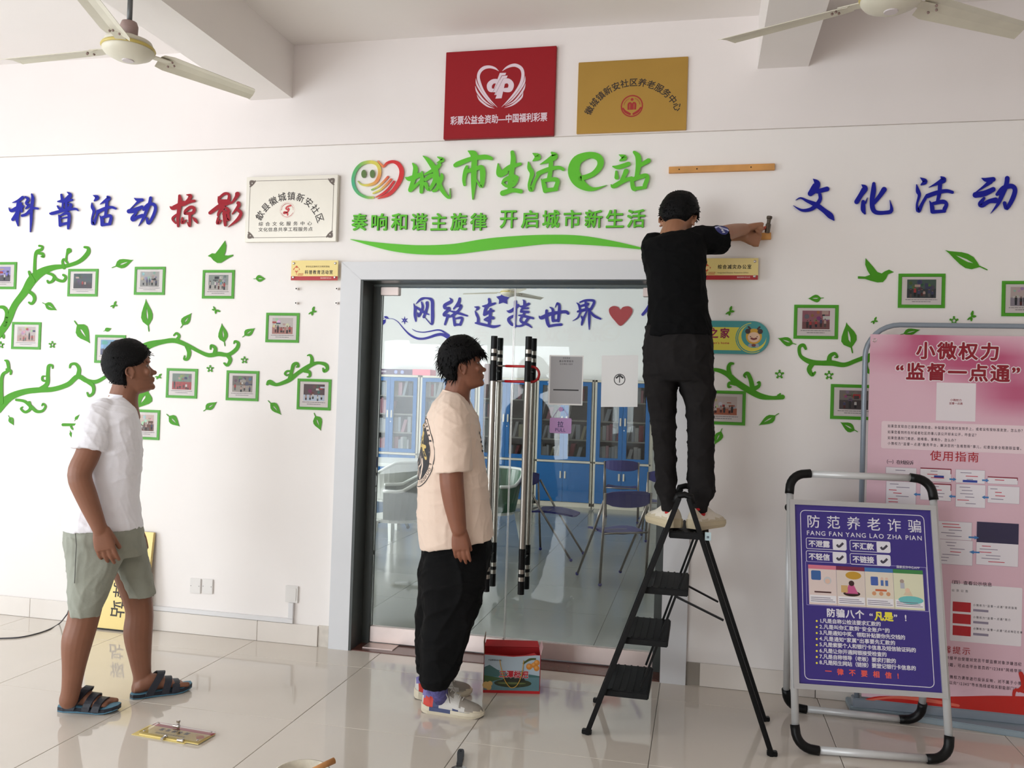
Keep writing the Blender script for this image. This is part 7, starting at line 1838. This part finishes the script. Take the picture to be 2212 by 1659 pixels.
hd.hair(C_, lambda a: .76 if a < 40 else (.76-.2*(a-40)/40 if a < 80 else (.56-.04*(a-80)/20 if a < 100 else (.52-.28*(a-100)/30 if a < 130 else .23))), .019, 23, 260, .017, .6)
mb = MB()
f.rows(mb, [(1436, 506, 1486, 500, .05, .13), (1418, 513, 1506, 503, .09, .125), (1394, 521, 1522, 512, .115, .12), (1385, 534, 1526, 532, .125, .11), (1388, 560, 1526, 558, .128, .085), (1396, 595, 1524, 593, .125, .06), (1399, 640, 1527, 638, .122, .035), (1398, 690, 1534, 688, .125, .01), (1394, 722, 1539, 720, .128, 0), (1393, 728, 1540, 726, .127, 0)])
limb(mb, [pt(1495, 520, .12), pt(1520, 519, .15), pt(1540, 519, .18)], [.065, .068, .068]); mb.tube([pt(1530, 520, .165), pt(1561, 520, .215)], [.07, .071], 22)
limb(mb, [pt(1412, 530, .13), pt(1438, 536, .22)], [.065, .068]); mb.tube([pt(1438, 536, .22), pt(1465, 534, .31)], [.066, .066], 22)
sh = cloth('t_shirt', mb, .006, 4, M_KSHIRT, C_, .005, 60, 41)
# round blue badge on the sleeve
org = pt(1546, 519, .19); axd = (pt(1561, 520, .215)-pt(1530, 520, .165)).normalized(); upv = (Z-axd*Z.dot(axd)).normalized(); outv = axd.cross(upv).normalized()
if outv.dot(f.V) > 0: outv = -outv
me_ = sh.data; o_ = ORG[sh.name]; bv = BVHTree.FromPolygons([v.co+o_ for v in me_.vertices], [tuple(q_.vertices) for q_ in me_.polygons])
def frb(u, v, w):
    a = (v+.052)/.07; d = outv*math.cos(a)+upv*math.sin(a); st = org+axd*u+d*.3; h, nr, i, ds = bv.ray_cast(st, -d, .4)
    return (h if h else org+axd*u+d*.07)+d*(.0015+w)
p = Print(frb); 
for k in range(6):
    r0, r1 = .036*k/6, .036*(k+1)/6; p.ring(0, 0, r0, r1, (40, 46, 110), 0, n=24)
p.strip([(-.028, .012, .0015), (-.01, .02, .002), (.012, .006, .002), (.03, -.012, .0015)], (190, 196, 230), 1, sub=6)
sz_ = .021; x_ = -.0262
for ch in 'NASA':
    v_, f_, ad = glyph(ch); [p.mb.add([p.fr((y+by-.36)*sz_, (x_+(x+bx)*sz_), p._w(3)) for x, y in v_], [q_[::-1] for q_ in f_], rgb((226, 226, 236))) for bx, by in bolds(.03)]; x_ += (ad)*sz_*.9
p.done('sleeve_badge', M_PRINT, sh)
mb = MB()
f.rows(mb, [(1395, 705, 1537, 703, .115), (1391, 740, 1541, 738, .122), (1388, 775, 1542, 773, .13), (1388, 805, 1542, 803, .13), (1391, 825, 1541, 824, .118)])
f.rows(mb, [(1388, 800, 1466, 802, .10), (1391, 835, 1463, 835, .10), (1397, 870, 1459, 870, .09), (1406, 925, 1459, 925, .08), (1413, 985, 1460, 985, .078, -.01), (1418, 1030, 1461, 1032, .075, -.03), (1416, 1058, 1462, 1050, .078, -.05), (1422, 1076, 1460, 1074, .066, -.07), (1427, 1088, 1462, 1088, .052, -.09), (1429, 1104, 1461, 1104, .047, -.105)])
f.rows(mb, [(1462, 800, 1543, 802, .10), (1468, 835, 1543, 835, .10), (1481, 880, 1542, 878, .09), (1485, 925, 1542, 925, .08), (1485, 985, 1542, 985, .078, -.01), (1485, 1030, 1544, 1030, .075, -.03), (1487, 1052, 1546, 1062, .078, -.05), (1491, 1074, 1540, 1076, .066, -.07), (1494, 1088, 1531, 1088, .052, -.09), (1497, 1106, 1529, 1106, .047, -.105)])
tr_ = cloth('trousers', mb, .006, 3, M_DTROU, C_, .005, 62, 51)
def colB(u, z, part):
    if part == 'sole': return (196, 182, 152) if z > .005 else (90, 80, 66)
    if u < .1 and z > .05: return (206, 196, 176)
    return (220, 212, 198) if z > .045 else (198, 186, 160)
STZ = .936
for hx, ang, lb in ((1463, 118, 'left cream sneaker, toes turned out to the left'), (1494, 62, 'right cream sneaker, toes turned out to the right')):
    h_ = at(hx, 1130, -.775); h_.z = 0; an = math.radians(ang); shoe(C_, h_, h_+Vector((math.cos(an), math.sin(an), 0)), STZ, colB, lb, L=.285, hgt=.105, tongue=False)
for (x, y, hx, ang) in ((1441, 1092, 1463, 118), (1516, 1094, 1494, 62)):
    h_ = at(hx, 1130, -.775); h_.z = STZ+.05; an = math.radians(ang); c = h_+Vector((math.cos(an), math.sin(an), 0))*.065
    MB().tube([pt(x, y, -.095)+Z*.02, c+Z*.03, c], [.03, .03, .028], 16).build('sock', mat('red_sock', (186, 24, 30), .8), C_, smooth=True)
# hammer held in both hands
hm = thing('hammer', 'old steel claw hammer with a red and black grip at the batten', 'tool', tuple(pt(1650, 500, .50)))
hc = Vector(at(1661, 486, -.075)); 
top_, bot_ = at(1662.5, 467, -.075), at(1657, 503, -.075)
ax_ = (bot_-top_); Lh = ax_.length
def hp_(u): return top_+ax_*u
MB().tube([hp_(0), hp_(.02), hp_(.14), hp_(.2), hp_(.42), hp_(.5), hp_(.95), hp_(1)], [.0125, .0145, .0145, .0105, .0095, .0135, .0135, .012], 16).build('head', mat('worn_steel', (92, 82, 72), .45, metal=.7, noise=.2, nscale=60), hm, smooth=False)
e0, e1, e2 = hp_(.62), at(1636, 499, -.085), at(1613, 521, -.115)
MB().tube([e0, e0.lerp(e1, .5), e1], [.008, .0085, .009], 12).build('shaft', mat('hammer_red', (190, 82, 62), .5), hm, smooth=True)
MB().tube([e1, e1.lerp(e2, .3), e1.lerp(e2, .75), e2], [.0095, .0145, .0165, .014], 14).build('grip', M_BLACK, hm, smooth=True)
